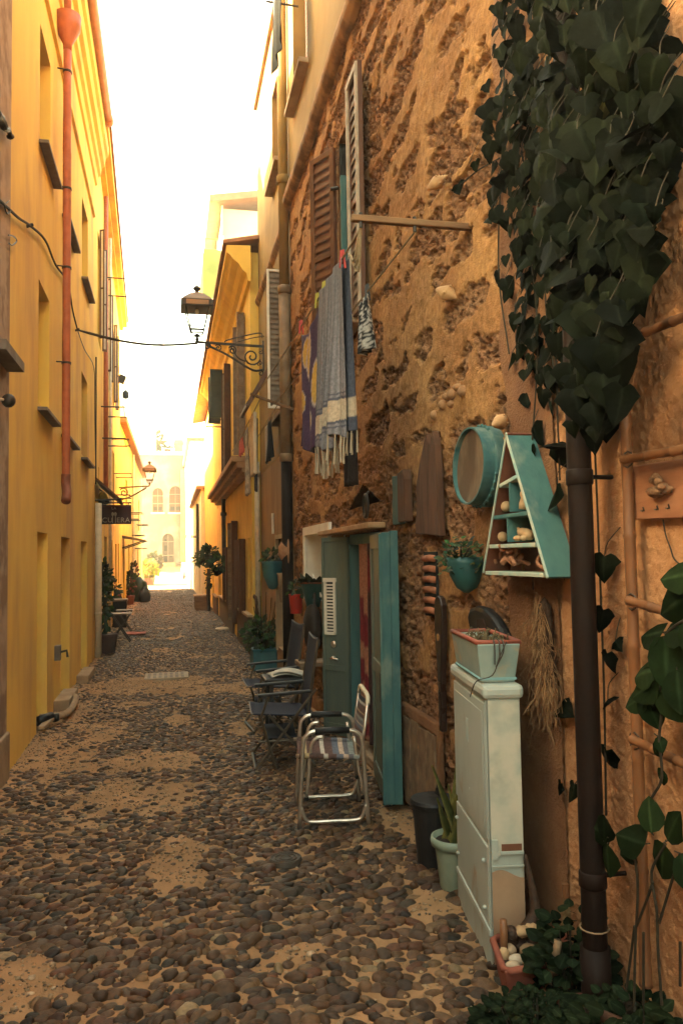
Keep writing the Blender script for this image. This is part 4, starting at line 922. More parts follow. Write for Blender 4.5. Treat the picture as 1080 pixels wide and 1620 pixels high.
def cables():
    P = [onX(x, y, LX+.03) for x, y in ((-6, 312), (14, 330), (30, 345), (48, 357), (72, 380), (88, 418), (108, 448), (115, 490), (123, 522))]
    cross = [P[-1].lerp(Vector((LAMP.x, 12.3, LAMP.z-.02)), t)+Vector((0, 0, -.10*math.sin(math.pi*t))) for t in [i/12 for i in range(1, 13)]]
    b = MB(); b.tube(smoothpath(P, 4)+cross[:-1]+[cross[-1]], [.011]*len(smoothpath(P, 4))+[.019]*len(cross), 6)
    o = b.build("cable", mat("dusty black cable", (.05, .035, .022)), None, smooth=True); tag(o, "black cable strung from the yellow wall across to the scrolled lamp bracket", "cable")
    b = MB(); j = cross[7]; b.bar(j-Vector((.04, .01, 0)), j+Vector((.04, .01, 0)), .03, .03); b.build("joint", m_pipegrey, o)
    b = MB()
    for i in (3, 6, 8): b.tube([P[i]-Vector((.03, 0, .01)), P[i]+Vector((.02, .02, .02))], .014, 6)
    b.build("clip", m_iron, o)
    P2 = [onX(x, y, LX+.02) for x, y in ((123, 522), (134, 553), (149, 582), (150, 640), (151, 700), (152, 755))]
    b = MB(); b.tube(smoothpath(P2, 4), .007, 6); o = b.build("cable", m_iron, None); tag(o, "thin cable branching off the crossing cable and down the yellow wall", "cable")
    # bits at the left edge
    for (pts, nm, lb) in ((((14, 318), (8, 326), (12, 338), (18, 332)), "cable_loop", "upper curl of loose wire at the corner of the yellow wall"), (((14, 372), (22, 374), (27, 381), (20, 388), (15, 385)), "cable_loop", "lower curl of loose wire below the cable on the yellow wall")):
        b = MB(); b.tube(smoothpath([onX(x, y, LX+.035) for x, y in pts], 4), .006, 6); o = b.build(nm, m_iron, None); tag(o, lb, "wire")
    c = onX(14, 634, LX+.08)
    root = thing("wall_camera", "small dark knob shaped camera at the left edge above the sill", "camera", c)
    b = MB(); b.ball(c, .05); b.build("body", m_iron, root, smooth=True); b = MB(); b.tube([c, c+Vector((-.08, -.1, .0))], .01); b.build("arm", m_cream, root)
    c = onX(8, 200, LX+.06)
    b = MB(); b.tube(smoothpath([onX(x, y, LX+.05) for x, y in ((-4, 180), (3, 190), (8, 203), (14, 206), (17, 216))], 4), [.03]*4+[.03]*4+[.022]*4+[.018]*4+[.03], 8); o = b.build("insulator", m_iron, None); tag(o, "black cable insulator at the top left edge", "insulator")
cables()

# ================================================================== CLOTHES LINES AND WASHING
def washing():
    B1 = onX(745, 360, RX); T1 = onY(555, 345, B1.y); B2 = onX(472, 633, RX-.05); B2.y = 9.45; T2 = onY(396, 623, B2.y)
    stick_m = mat("old wooden bar", (.20, .11, .05), (.12, .06, .03), 8, .8, .3, 40, stretch=(.3, 1, 1))
    for nm, a, t, lb in (("clothes_bar", B1, T1, "long wooden clothes bar sticking out above the towel"), ("clothes_bar", B2, T2, "farther wooden clothes bar beside the drainpipe")):
        root = thing(nm, lb, "clothes bar", a, "wooden clothes bars")
        b = MB(); b.bar(a+Vector((.03, 0, 0)), t, .035, .032); b.build("bar", stick_m, root, bevel=.005)
        b = MB()
        for f in (.08, .52): p = a.lerp(t, 1-f); b.tube([p+Vector((0, 0, -.045)), p+Vector((0, 0, .03))], .010)
        b.build("hook", m_iron, root)
    rope = mat("grey rope", (.30, .22, .13), None, 60, .95)
    ends = []
    for f, lb in ((.08, "outer clothes line carrying the grey towel"), (.52, "inner clothes line running behind the towel")):
        p = B1.lerp(T1, 1-f)-Vector((0, 0, .045)); q = B2.lerp(T2, 1-f)-Vector((0, 0, .045)); ends.append((p, q))
        b = MB(); b.tube([p.lerp(q, i/14)-Vector((0, 0, .03*math.sin(math.pi*i/14))) for i in range(15)], .0055, 6); o = b.build("clothes_line", rope, None); tag(o, lb, "clothes line")
        if f < .1:
            b = MB(); 
            for k in range(3): b.tube(smoothpath([p+Vector((0, 0, .02)), p+Vector((.01*k, .15, -.10-.03*k)), p+Vector((.0, .25, -.04))], 4), .007)
            b.build("knot", rope, o)
    # far washing lines
    far = []
    for x, z, lb in ((1.10, 3.56, "outer far clothes line holding the white shirt"), (1.33, 3.52, "inner far clothes line holding the shorts")):
        p = Vector((x, 9.5, z)); q = Vector((x-.05, 13.4, z-.15)); far.append((p, q)); b = MB(); b.tube([p.lerp(q, i/8)-Vector((0, 0, .02*math.sin(math.pi*i/8))) for i in range(9)], .006, 6); o = b.build("clothes_line", rope, None); tag(o, lb, "clothes line")
    def online(l, y): p, q = l; t = (y-p.y)/(q.y-p.y); return p.lerp(q, t)-Vector((0, 0, .03*math.sin(math.pi*t)))
    L1, L2 = ends
    # grey towel
    GB, CR, DK, NV = (.165, .15, .155), (.36, .28, .19), (.06, .058, .075), (.05, .052, .07)
    root = thing("towel", "long grey blue striped beach towel with cream band and fringe on the line", "towel", online(L1, 4.3))
    ya, yb, zb = 4.12, 4.80, 2.24
    def fold(u, v): return .030*math.sin(u*19+1.2*v)*(.25+v)+.016*math.sin(u*43+2*v+1)*v
    def T(u, v):
        y = ya+(yb-ya)*(u+ .02*math.sin(u*19+1.5)*v); tp = online(L1, y); z = tp.z+(zb+.03*math.sin(u*9)-tp.z)*v; return Vector((tp.x-.012+fold(u, v)-.02*v, y, z))
    def band(z, u):
        z = z + .004*math.sin(u*50)
        if 2.345 < z < 2.46: return CR
        if 2.33 < z < 2.345 or 2.46 < z < 2.475 or 2.49 < z < 2.50 or 2.305 < z < 2.315: return DK
        s = .9+.2*math.sin(u*160)+.10*math.sin(u*61); return tuple(c*s for c in GB)
    b = MB(); b.grid(T, 150, 130, lambda u, v: band(T(u, v).z, u)); b.build("cloth", m_attr, root, smooth=True, cols=True, solid=.004)
    def T2(u, v):
        y = ya-.02+.20*u; tp = online(L1, y); return Vector((tp.x+.028+.016*math.sin(u*11+v)*(.3+v)+.012*v, y, tp.z+(2.28-tp.z)*v))
    b = MB(); b.grid(T2, 40, 90, lambda u, v: CR if 2.36 < T2(u, v).z < 2.46 else NV); b.build("back_fold", m_attr, root, smooth=True, cols=True, solid=.004)
    b = MB()
    for i in range(26):
        u = (i+.5)/26; p = T(u, 1.0); b.tube([p, p+Vector((random.uniform(-.008, .008), random.uniform(-.006, .006), -.07)), p+Vector((random.uniform(-.012, .012), random.uniform(-.01, .01), -.135-.03*random.random()))], [.004, .005, .007], 5)
    for i in range(7):
        p = T2((i+.5)/7, 1.0); b.tube([p, p+Vector((random.uniform(-.01, .01), 0, -.12))], [.004, .006], 5)
    b.build("fringe", mat("cream fringe", (.34, .265, .175)), root)
    # purple and yellow cloth
    PU, YE, WH = (.055, .028, .06), (.46, .27, .05), (.34, .27, .24)
    root = thing("beach_cloth", "dark purple cloth printed with yellow shapes hanging beyond the towel", "cloth", online(L1, 5.1))
    def P_(u, v):
        y = 4.93+.75*u; tp = online(L1, y); sag = .07*math.sin(math.pi*u)*(1-v)+.0
        return Vector((tp.x+.03*math.sin(u*14+v*2)*(.3+v), y+.02*math.sin(v*5), tp.z-.05-sag+(2.40+.10*u*0-.06*math.sin(u*5)-tp.z)*v))
    def pc(u, v):
        for (a, c, ra, rc) in ((.45, .22, .16, .20), (.62, .16, .1, .12), (.35, .78, .14, .10), (.7, .6, .07, .09), (.15, .5, .06, .16)):
            w = ((u-a)/ra)**2+((v-c)/rc)**2
            if w < 1: return YE
            if w < 1.35: return WH
        return PU
    b = MB(); b.grid(P_, 60, 70, pc); b.build("cloth", m_attr, root, smooth=True, cols=True, solid=.003)
    def cloth(name, lb, cat, line, y0, y1, drop, col, patt=None, gap=.03, amp=.02, group=None):
        o = online(line, (y0+y1)/2)
        def fn(u, v):
            y = y0+(y1-y0)*(u+.03*math.sin(v*6+u*9)*v); tp = online(line, y); return Vector((tp.x+amp*math.sin(u*13+v*3+y0)*(.3+v), y, tp.z-gap-drop*v))
        b = MB(); b.grid(fn, 24, 30, patt or (lambda u, v: col)); ob = b.build(name, m_attr, None, smooth=True, cols=True, solid=.004); tag(ob, lb, cat); return ob
    BW = lambda u, v: (.50, .46, .40) if math.sin(u*23+3*math.sin(v*17))*math.sin(v*31+2*math.sin(u*13)) > .1 else (.02, .02, .022)
    cloth("patterned_scarf", "small black and white patterned scarf behind the towel top", "scarf", L2, 4.62, 4.84, .34, None, BW, .02, .03)
    cloth("dark_trousers", "dark trousers hanging behind the grey towel with one hem showing below", "trousers", L2, 5.1, 5.38, 1.14, (.03, .022, .02))
    def shirt(u, v):
        return (.02, .02, .022) if (u > .72 and .05 < v < .85) else (.05, .04, .04) if (u > .55 and v < .30 and u < .72) else (.58, .47, .33)
    # shirt as an outline with sleeve
    root = thing("shirt", "cream shirt with black panel on the far clothes line over the ledge", "shirt", online(far[0], 10.5))
    f0 = far[0]; oy = 10.0
    outl = [(.0, .02), (.12, -.02), (.2, .0), (.34, -.02), (.46, .02), (.70, -.30), (.60, -.40), (.46, -.28), (.46, -.78), (.02, -.78), (.02, -.2)]
    b = MB(); b.prism(outl, (f0[0].x, oy, online(f0, 10.3).z-.06), (0, 1, 0), (0, 0, 1), (-1, .0, 0), .05); b.build("body", mat("cream cotton", (.56, .45, .31), (.48, .37, .25), 8, .95, .4, 30), root, bevel=.015)
    b = MB(); b.prism([(.30, 0), (.62, -.02), (.60, -.95), (.42, -.98)], (f0[0].x+.06, oy+.12, online(f0, 10.3).z-.05), (0, 1, 0), (0, 0, 1), (-1, 0, 0), .03); b.build("dark_panel", m_navy, root, bevel=.01)
    cloth("pink_cloth", "small pink red cloth pegged at the end of the ledge", "cloth", far[0], 11.7, 12.2, .25, (.42, .08, .06))
    root = cloth("plaid_cloth", "pale checked cloth behind the cream shirt", "cloth", far[0], 10.95, 11.3, .95, None, lambda u, v: (.26, .22, .19) if (int(v*14) % 3 == 0 or int(u*7) % 3 == 0) else (.42, .35, .27))
    cloth("shorts", "black shorts with white side hanging under the second window", "shorts", far[1], 10.2, 10.85, .52, None, lambda u, v: (.50, .44, .38) if u > .75 else (.02, .02, .025))
    up = (Vector((1.18, 7.6, 8.05)), Vector((1.18, 8.9, 8.05)))
    for i, yy in enumerate((7.7, 8.8)):
        b = MB(); b.tube([(RX, yy, 8.05), (1.12, yy, 8.06)], .012); o = b.build("line_bracket", m_iron, None); tag(o, ["nearer", "farther"][i]+" iron bracket of the upper clothes line beside the top window", "bracket")
    b = MB(); b.tube([up[0], up[1]], .006); o = b.build("clothes_line", rope, None); tag(o, "upper clothes line holding a black garment near the roof", "clothes line")
    cloth("black_garment", "black garment hanging at the top window under the roof", "garment", up, 7.95, 8.65, .95, (.007, .007, .007), gap=.0)
    # pegs
    for y, l, c, lb in ((4.70, L1, (.36, .30, .05), "yellow peg at the far corner of the grey towel"), (4.95, L1, (.42, .34, .06), "yellow peg at the near corner of the purple cloth"), (5.65, L1, (.46, .06, .05), "red peg at the far corner of the purple cloth"), (4.14, L1, (.50, .08, .05), "red peg at the near top of the grey towel"), (4.66, L2, (.06, .06, .06), "dark peg on the patterned scarf")):
        p = online(l, y); b = MB(); b.bar(p+Vector((-.012, 0, -.05)), p+Vector((-.006, 0, .045)), .012, .012); b.bar(p+Vector((.014, 0, -.05)), p+Vector((.006, .01, .055)), .012, .012)
        o = b.build("clothes_peg", mat("peg "+lb.split()[0], c), None); tag(o, lb, "clothes peg", "pegs on the clothes lines")
washing()
# ================================================================== THINGS ON THE RUBBLE WALL
def conch(b, c, s, M):
    prof = [(.0, -1), (.18, -.8), (.34, -.45), (.50, -.1), (.46, .15), (.36, .22), (.37, .34), (.24, .40), (.25, .52), (.14, .58), (.15, .68), (.05, .8), (0, .95)]
    b.lathe([(r*s, z*s) for r, z in prof], c, 12, M=M, caps=False)
    for k in range(5): a = k*1.25; p = Vector((.48*s*math.cos(a), .48*s*math.sin(a), .05*s)); b.ball(Vector(c)+M@p, .10*s, n=6, k=4)
def shells():
    m = mat("weathered shell", (.46, .27, .12), (.34, .18, .08), 12, .7, .4, 40)
    for (x, y, s, e, lb) in ((692, 288, .075, (.6, .9, .3), "pale conch shell stuck high on the rubble wall beside the shutter"), (708, 465, .09, (2.2, .5, 1.0), "conch shell stuck in the rubble wall below the wooden bar"), (792, 667, .07, (1.2, .2, 2.0), "conch shell wedged in the wall above the teal sieve")):
        c = onX(x, y, RX-.045); b = MB(); from mathutils import Euler; conch(b, c, s, Euler(e).to_matrix()); o = b.build("conch_shell", m, None, smooth=True); tag(o, lb, "shell", "shells on the wall")
    c0 = onX(712, 632, RX-.015)
    for i in range(7):
        c = c0+Vector((0, random.uniform(-.26, .30), random.uniform(-.07, .08)+0)); b = MB(); b.ball(c, (.03, random.uniform(.022, .038), random.uniform(.02, .034)), n=10, k=7, jit=.08); o = b.build("wall_pebble", mat('ochre wall pebble', (.34, .18, .08), (.22, .11, .05), 14, .9, .6, 50), None, smooth=True); tag(o, "rounded pebble set in the cluster on the rubble wall above the driftwood", "pebble", "pebbles in the wall cluster")
shells()
def wall_pieces():
    # teal and brown offcut
    Y0, Y1 = onX(627, 790, RX-.03).y, onX(650, 790, RX-.03).y; zt = onX(638, 752, RX).z; zb = onX(638, 830, RX).z
    root = thing("wood_offcut", "short offcut of wood half teal and half brown beside the hollow niche", "wood piece", (RX, (Y0+Y1)/2, zb))
    ym = (Y0*.5+Y1*.5)
    b = MB(); b.prism([(ym, zb), (Y0, zb), (Y0+.01, zb+.12), (Y0-.008, zb+.2), (Y0, zt), (ym+.02, zt-.01), (ym-.01, zb+.2)], (RX-.02, 0, 0), (0, 1, 0), (0, 0, 1), (-1, 0, 0), .04); b.build("teal_half", m_tealb, root, bevel=.004)
    b = MB(); b.prism([(Y1, zb+.01), (ym-.012, zb+.01), (ym-.012, zt), (Y1+.03, zt+.015), (Y1, zt-.05)], (RX-.02, 0, 0), (0, 1, 0), (0, 0, 1), (-1, 0, 0), .055); b.build("brown_half", m_drift, root, bevel=.006)
    # pointed driftwood boards
    root = thing("driftwood_boards", "two pointed dark driftwood boards side by side left of the sieve", "driftwood", onX(685, 845, RX))
    def brd(pts, th, x0, name="board"):
        P = [onX(x, y, RX-x0) for x, y in pts]; b = MB(); b.prism([(p.y, p.z) for p in P], (RX-x0, 0, 0), (0, 1, 0), (0, 0, 1), (-1, 0, 0), th); return b.build(name, m_drift, root, bevel=.006)
    brd([(664, 845), (666, 800), (665, 770), (670, 735), (677, 702), (681, 685), (684.5, 702), (686, 735), (688, 790), (690, 846)], .03, .02)
    brd([(691, 846), (689, 790), (688, 740), (690, 708), (694, 681), (698, 704), (701, 745), (703, 800), (705, 848)], .042, .02)
    # ring hanging under the triangular hollow, and a stone in it
    p = onX(578, 790, RX-.04); root = thing("iron_ring", "dark oval ring hanging from the triangular hollow", "ring", p)
    b = MB(); b.tube([p+Vector((0, .055*math.cos(a), -.05+.085*math.sin(a))) for a in [i*math.pi/9 for i in range(18)]], .014, 8, closed=True); b.build("ring", m_iron, root, smooth=True)
    b = MB(); b.tube([p+Vector((.03, 0, .06)), p+Vector((0, 0, .03))], .01); b.build("hook", m_iron, root)
    b = MB(); b.ball(onX(568, 789, RX+.08), (.05, .07, .04), jit=.12); b.build("niche_stone", m_stone, None, smooth=True); tag(bpy.data.objects["niche_stone"], "small pale stone lying in the triangular hollow", "stone")
    # paddle / oar blade
    P0 = onX(697, 942, RX-.05); P1 = onX(700, 1157, RX-.05); L = P0.z-P1.z
    root = thing("wooden_paddle", "dark polished wooden paddle hanging blade up on the lower rubble wall", "paddle", P1)
    prof = [(0, .022), (.30, .026), (.45, .030), (.55, .042), (.68, .056), (.82, .062), (.93, .058), (.98, .040), (1.0, .0)]
    pts = [(P1.y+w, P1.z+t*L) for t, w in prof]+[(P1.y-w, P1.z+t*L) for t, w in prof[::-1][1:]]
    b = MB(); b.prism(pts, (RX-.03, 0, 0), (0, 1, 0), (0, 0, 1), (-1, 0, 0), .035); b.build("blade", mat("polished dark wood", (.028, .014, .010), (.018, .010, .008), 6, .3), root, bevel=.008)
    b = MB(); c = Vector((RX-.066, P1.y, P1.z+.69*L)); b.lathe([(.0, -.003), (.02, -.003), (.02, .002), (0, .002)], c, 14, M=Matrix.Rotation(rad(-90), 3, 'Y'), caps=False); b.build("inlay", mat("tan inlay", (.42, .22, .08)), root)
    # dark slipper-shaped thing behind the window box
    P = onX(762, 985, RX-.05)
    root = thing("old_shoe", "old dark pointed shoe fixed to the wall above the planter box", "shoe", P)
    pts = [onX(x, y, RX-.03) for x, y in ((752, 975), (756, 962), (766, 958), (778, 962), (792, 976), (803, 993), (812, 1015), (800, 1022), (775, 1012), (757, 1003))]
    b = MB(); b.prism([(p.y, p.z) for p in pts], (RX-.02, 0, 0), (0, 1, 0), (0, 0, 1), (-1, 0, 0), .06); b.build("upper", m_black, root, bevel=.02)
    b = MB(); q = [onX(x, y, RX-.083) for x, y in ((754, 980), (764, 979), (768, 992), (758, 1003), (755, 1000))]; b.prism([(p.y, p.z) for p in q], (RX-.081, 0, 0), (0, 1, 0), (0, 0, 1), (-1, 0, 0), .004); b.build("lining", mat("brown lining", (.04, .02, .012)), root)
    b = MB(); b.tube(smoothpath([onX(x, y, RX-.085) for x, y in ((772, 1003), (780, 999), (788, 1006), (796, 1016))], 4), .008); b.build("strap", m_iron, root)
wall_pieces()
def sieve():
    c = onX(739, 737, 1.375); n = Vector((-1, -.04, 0.03)).normalized(); u = Vector((n.y, -n.x, 0)).normalized(); k = n.cross(u); k = k if k.z > 0 else -k
    M = Matrix((u, k, n)).transposed() if u.cross(k).dot(n) > 0 else Matrix((-u, k, n)).transposed()
    R = .183
    root = thing("sieve", "large round teal sieve with a smudged mesh face with painted highlights hung on the rubble wall", "sieve", c)
    b = MB(); b.lathe([(R-.008, .0), (R, .0), (R+.002, -.06), (R, -.115), (R-.008, -.115), (R-.010, -.06), (R-.008, 0)], c, 48, M=M, caps=False); b.build("hoop", m_tealb, root, smooth=False)
    b = MB(); b.lathe([(R+.001, -.055), (R+.009, -.057), (R+.011, -.065), (R+.009, -.118), (R, -.12)], c, 48, M=M, caps=False); h = b.build("outer_band", m_tealb, root)
    b = MB()
    for i in range(26):
        a = i*.2+1.0; p = c+M@Vector(((R+.010)*math.cos(a), (R+.010)*math.sin(a), -.058)); b.ball(p, (.008, .010, .008), n=6, k=4)
    b.tube([c+M@Vector(((R+.009)*math.cos(i*.2+1.0), (R+.009)*math.sin(i*.2+1.0), -.058)) for i in range(26)], .004, 5); b.build("lashing", m_teal, h)
    b = MB(); b.grid(lambda s, t: c+M@Vector(((R-.006)*s*math.cos(t*2*math.pi), (R-.006)*s*math.sin(t*2*math.pi), -.020-.012*(1-s*s)+.004*math.sin(t*12)*s)), 8, 40)
    b.build("mesh_face", mat("smudge highlight mesh", (.085, .052, .03), (.22, .15, .09), 5.5, .8, .2, 120, stretch=(1, 1, .35), ramp=(.45, .75)), root, smooth=True)  # pale blotches put smudges and the mesh's highlights into the colour
sieve()
def shelf():
    Xf = 1.365
    A = onX(801, 684, Xf); Bl = onX(764, 905, Xf); Br = onX(868, 913, Xf)
    root = thing("letter_shelf", "teal A shaped wall shelf holding driftwood and stones beside the sieve", "shelf", (RX, (Bl.y+Br.y)/2, Bl.z))
    W0 = RX-.012
    def yz(p): return (p.y, p.z)
    def slab(p, q, th, mm, name, inner=1, x0=Xf, x1=W0):
        d = Vector((0, q.y-p.y, q.z-p.z)).normalized(); nn = Vector((0, -d.z, d.y))*th*inner
        b = MB(); b.prism([yz(p), yz(q), yz(q+nn), yz(p+nn)], (x0, 0, 0), (0, 1, 0), (0, 0, 1), (1, 0, 0), x1-x0); return b.build(name, mm, root, bevel=.002)
    edge = mat("chipped cream edge", (.40, .40, .30), (.24, .36, .32), 14, .7)
    slab(A, Bl, .012, mat("red brown back", (.16, .055, .03)), "side_board", -1); s = slab(A, Br, .014, m_tealb, "side_board", 1); s['label'] = "bright teal outer side board"
    slab(A, Bl, .013, edge, "front_edge", -1, Xf-.006, Xf); slab(A, Br, .014, edge, "front_edge", 1, Xf-.006, Xf)
    def at(z): 
        t = (A.z-z)/(A.z-Bl.z); return A.lerp(Bl, t), A.lerp(Br, (A.z-z)/(A.z-Br.z))
    zs = [onX(805, 758, Xf).z, onX(810, 812, Xf).z, onX(812, 860, Xf).z, Bl.z+.005]
    for i, z in enumerate(zs):
        l, r = at(z); d = .012 if i == 0 else .0; l, r = l.lerp(r, .04), r.lerp(l, .06+.02*(i == 0)*3); p = Vector((0, l.y, z+d*-1)); q = Vector((0, r.y, z+d))
        slab(p, q, .016, m_tealb if i == 1 else edge, "shelf_board", 1, Xf-.003, W0)
    for x, z0, z1 in ((806, zs[1], zs[0]), (801, zs[2], zs[1])):
        y = onX(x, 800, Xf).y; b = MB(); b.bb(Xf, W0, y-.006, y+.006, z0+.008, z1-.008); b.build("divider", m_tealb, root)
    b = MB(); P = [A, Bl, Br]; b.prism([yz(p) for p in P], (W0-.003, 0, 0), (0, 1, 0), (0, 0, 1), (1, 0, 0), .004); b.build("back_board", mat("red brown back", (.16, .055, .03)), root)
    st = mat("pale stone", (.44, .29, .15), (.36, .22, .11), 12, .8)
    def on(x, z): return Vector((Xf+.045, onX(x, 800, Xf+.045).y, z))
    for x, z, r, lb in ((800, zs[1]+.038, .024, "round pale stone on the middle shelf of the teal A shelf"), (793, zs[2]+.034, .022, "round pale stone on the lower shelf of the teal A shelf")):
        b = MB(); b.ball(on(x, z), r); o = b.build("round_stone", st, None, smooth=True); tag(o, lb, "stone", "stones on the A shelf")
    c = on(830, zs[1]+.012); root2 = thing("clay_figure", "small clay figure with ears at the right of the middle shelf", "figurine", c)
    b = MB(); b.lathe([(.0, 0), (.026, .004), (.024, .03), (.016, .05), (.02, .062), (.018, .075), (0, .08)], c, 12); b.build("body", st, root2, smooth=True)
    b = MB(); b.ball(c+Vector((0, .012, .08)), .009, n=6, k=4); b.ball(c+Vector((0, -.012, .08)), .009, n=6, k=4); b.build("ears", st, root2, smooth=True)
    c = on(827, zs[2]+.03); b = MB(); b.tube(smoothpath([c+Vector((0, .055, .035)), c+Vector((0, .03, .018)), c+Vector((0, -.02, .010)), c+Vector((0, -.06, -.004))], 5), [.006]*3+[.012]*3+[.020]*4+[.022]*4+[.016]*2, 10)
    b.ball(c+Vector((-.02, .02, -.008)), (.016, .022, .012)); b.ball(c+Vector((-.02, -.04, -.008)), (.016, .02, .012)); o = b.build("driftwood_animal", st, None, smooth=True); tag(o, "pale driftwood animal crouching on the lower shelf", "driftwood")
    root3 = thing("driftwood_bundle", "tangle of knotty driftwood sticks on the bottom shelf of the teal A", "driftwood", on(800, zs[3]+.02))
    dm = mat("reddish driftwood", (.32, .14, .07), (.20, .085, .045), 20, .85, .5, 60)
    rg = random.Random(5)
    for i in range(16):
        y0 = on(788+rg.uniform(-8, 26), 0).y; c = Vector((Xf+rg.uniform(.01, .07), y0, zs[3]+.035+rg.uniform(0, .06)))
        d = Vector((rg.uniform(-.02, .03), rg.uniform(-.09, .02), rg.uniform(-.03, .03))); e = c+d
        e.z = max(e.z, zs[3]+.026); b = MB(); b.tube(smoothpath([c, c.lerp(e, .4)+Vector((0, 0, rg.uniform(-.005, .02))), e], 4), [.010+.004*rg.random()]*4+[.009]*4+[.006], 7); b.build("stick", dm, root3, smooth=True)
    c = on(856, zs[3]+.02); b = MB(); b.tube(smoothpath([c+Vector((0, .03, .045)), c+Vector((-.02, .01, .02)), c+Vector((-.03, -.05, .0)), c+Vector((-.03, -.09, .004))], 4), .007, 7); o = b.build("curved_twig", dm, None, smooth=True); tag(o, "single curved twig poking from the right end of the bottom shelf", "twig")
shelf()

# ---- leaves
IVY = [(0, -.02), (.20, -.16), (.36, -.10), (.56, .10), (.44, .30), (.40, .42), (.30, .62), (.14, .84), (0, 1.0)]
OVATE = [(0, 0), (.16, .06), (.28, .22), (.32, .42), (.27, .62), (.16, .82), (.06, .94), (0, 1.0)]
def leaf(b, base, tipdir, normal, L, outline=IVY, fold=.25, droop=.25, col=(.03, .045, .02), wf=1.0):
    base = Vector(base); t = Vector(tipdir).normalized(); n = Vector(normal); n = (n-t*n.dot(t))
    n = n.normalized() if n.length > 1e-4 else t.orthogonal().normalized(); s = t.cross(n)
    def P(x, y, lift=0): return base+t*(y*L)+s*(x*L*wf)+n*((-abs(x)*fold-droop*y*y+lift)*L)
    k = len(outline); old = b.col; vs = []; cs = []
    vein = tuple(c*2.0+.002 for c in col)
    for x, y in outline: vs.append(P(0, max(0, min(1, y)))); cs.append(vein)
    for sg in (1, -1):
        for f in (.18, 1.0):
            for x, y in outline: vs.append(P(sg*x*f*(1+.06*random.uniform(-1, 1)), y if f == 1 else max(0, min(1, y))*.82+y*.18, .03*math.sin(y*9+x*5) if f == 1 else 0)); cs.append(tuple(c*(1 if f < 1 else .92) for c in col))
    o = len(b.v); b.v += [tuple(p) for p in vs]; b.c += cs
    for si in range(2):
        a = k+si*2*k
        for i in range(k-1):
            for r0, r1 in ((0, a), (a, a+k)):
                f = (o+r0+i, o+r1+i, o+r1+i+1, o+r0+i+1); b.f.append(f if si == 0 else f[::-1])
    b.col = old
def inpoly(x, y, P):
    r = False; j = len(P)-1
    for i in range(len(P)):
        if (P[i][1] > y) != (P[j][1] > y) and x < (P[j][0]-P[i][0])*(y-P[i][1])/(P[j][1]-P[i][1])+P[i][0]: r = not r
        j = i
    return r
def ivy():
    rg = random.Random(11)
    root = thing("ivy", "heavy dark ivy with broad leaves tumbling down the wall around the thick pipe", "ivy", (BPX, BPY, 0))
    b = MB(); st = MB(); n = 0
    poly = [(792, -60), (1005, -60), (1040, 60), (1062, 200), (1035, 340), (1018, 470), (975, 540), (985, 640), (940, 700), (905, 690), (890, 520), (860, 470), (815, 420), (775, 330), (762, 200)]
    def colr():
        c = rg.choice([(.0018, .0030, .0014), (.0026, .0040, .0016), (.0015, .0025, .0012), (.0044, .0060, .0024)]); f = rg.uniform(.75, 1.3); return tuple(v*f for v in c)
    spots = []
    while n < 860:
        x, y = rg.uniform(740, 1090), rg.uniform(-60, 720)
        if not inpoly(x, y, poly): continue
        edge = x < 850; off = rg.uniform(.03, .12) if edge else rg.uniform(.05, .30); spots.append((x, y, off, rg.uniform(.045, .09) if edge else rg.choice((.045, .06, .075, .09, .115))*rg.uniform(.85, 1.15), x > 880)); n += 1
    for _ in range(70):                                   # thin strands left of the pipe
        x = rg.uniform(775, 880); y = rg.uniform(380, 640)
        if x > 790+.15*(y-380): spots.append((x, y, rg.uniform(.02, .07), rg.uniform(.05, .085), False))
    for x, y, L in ((725, 300, .075), (752, 265, .06), (772, 345, .06), (742, 255, .05), (785, 440, .07), (800, 470, .07), (812, 512, .08), (806, 575, .08), (832, 590, .075), (858, 598, .08), (846, 690, .085), (838, 715, .06), (880, 545, .09), (868, 650, .07), (885, 700, .12), (878, 785, .10),
                    (885, 898, .10), (952, 900, .085), (950, 985, .09), (958, 1050, .07), (895, 1125, .085), (962, 1110, .07), (958, 1205, .08), (884, 1250, .065), (906, 1255, .065), (945, 1330, .10), (975, 1020, .06), (880, 720, .08)):
        spots.append((x, y, rg.uniform(.03, .06) if x < 900 or x > 945 else .12, L, False))
    for x, y, off, L, front in spots:
        p = onX(x, y, RX-off)
        t = Vector((rg.uniform(-.25, .15), rg.uniform(-.55, .55), -1)).normalized() if rg.random() < .85 else Vector((rg.uniform(-.4, 0), rg.uniform(-1, 1), rg.uniform(-.5, .3)))
        nn = Vector((-1, rg.uniform(-.9, .2), rg.uniform(.0, .9)))
        if front: nn = Vector((-.6, rg.uniform(-1.2, -.2), rg.uniform(.2, 1.0)))
        c = colr()
        if rg.random() < .004: c = (.03, .028, .008)
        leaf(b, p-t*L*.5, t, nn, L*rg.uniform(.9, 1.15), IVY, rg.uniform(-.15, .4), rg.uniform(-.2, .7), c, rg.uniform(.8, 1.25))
        if rg.random() < .5:
            q = p-t*L*.5; st.tube(smoothpath([q, q+Vector((.02, rg.uniform(-.03, .03), .05)), q+Vector((.05, rg.uniform(-.05, .05), .10))], 3), .0018, 4)
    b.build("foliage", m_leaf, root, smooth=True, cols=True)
    for pts in (((800, -40), (795, 200), (788, 420), (805, 560)), ((850, -40), (830, 300), (850, 520), (840, 720)), ((960, -40), (905, 200), (880, 520), (885, 760)), ((905, 150), (898, 330)), ((860, 420), (866, 520), (885, 640)), ((940, 700), (948, 900), (955, 1100), (958, 1290)), ((725, 295), (755, 270), (790, 250))):
        st.tube(smoothpath([onX(x, y, RX-.03) for x, y in pts], 6), .004, 5)
    st.build("stems", m_stem, root)
ivy()

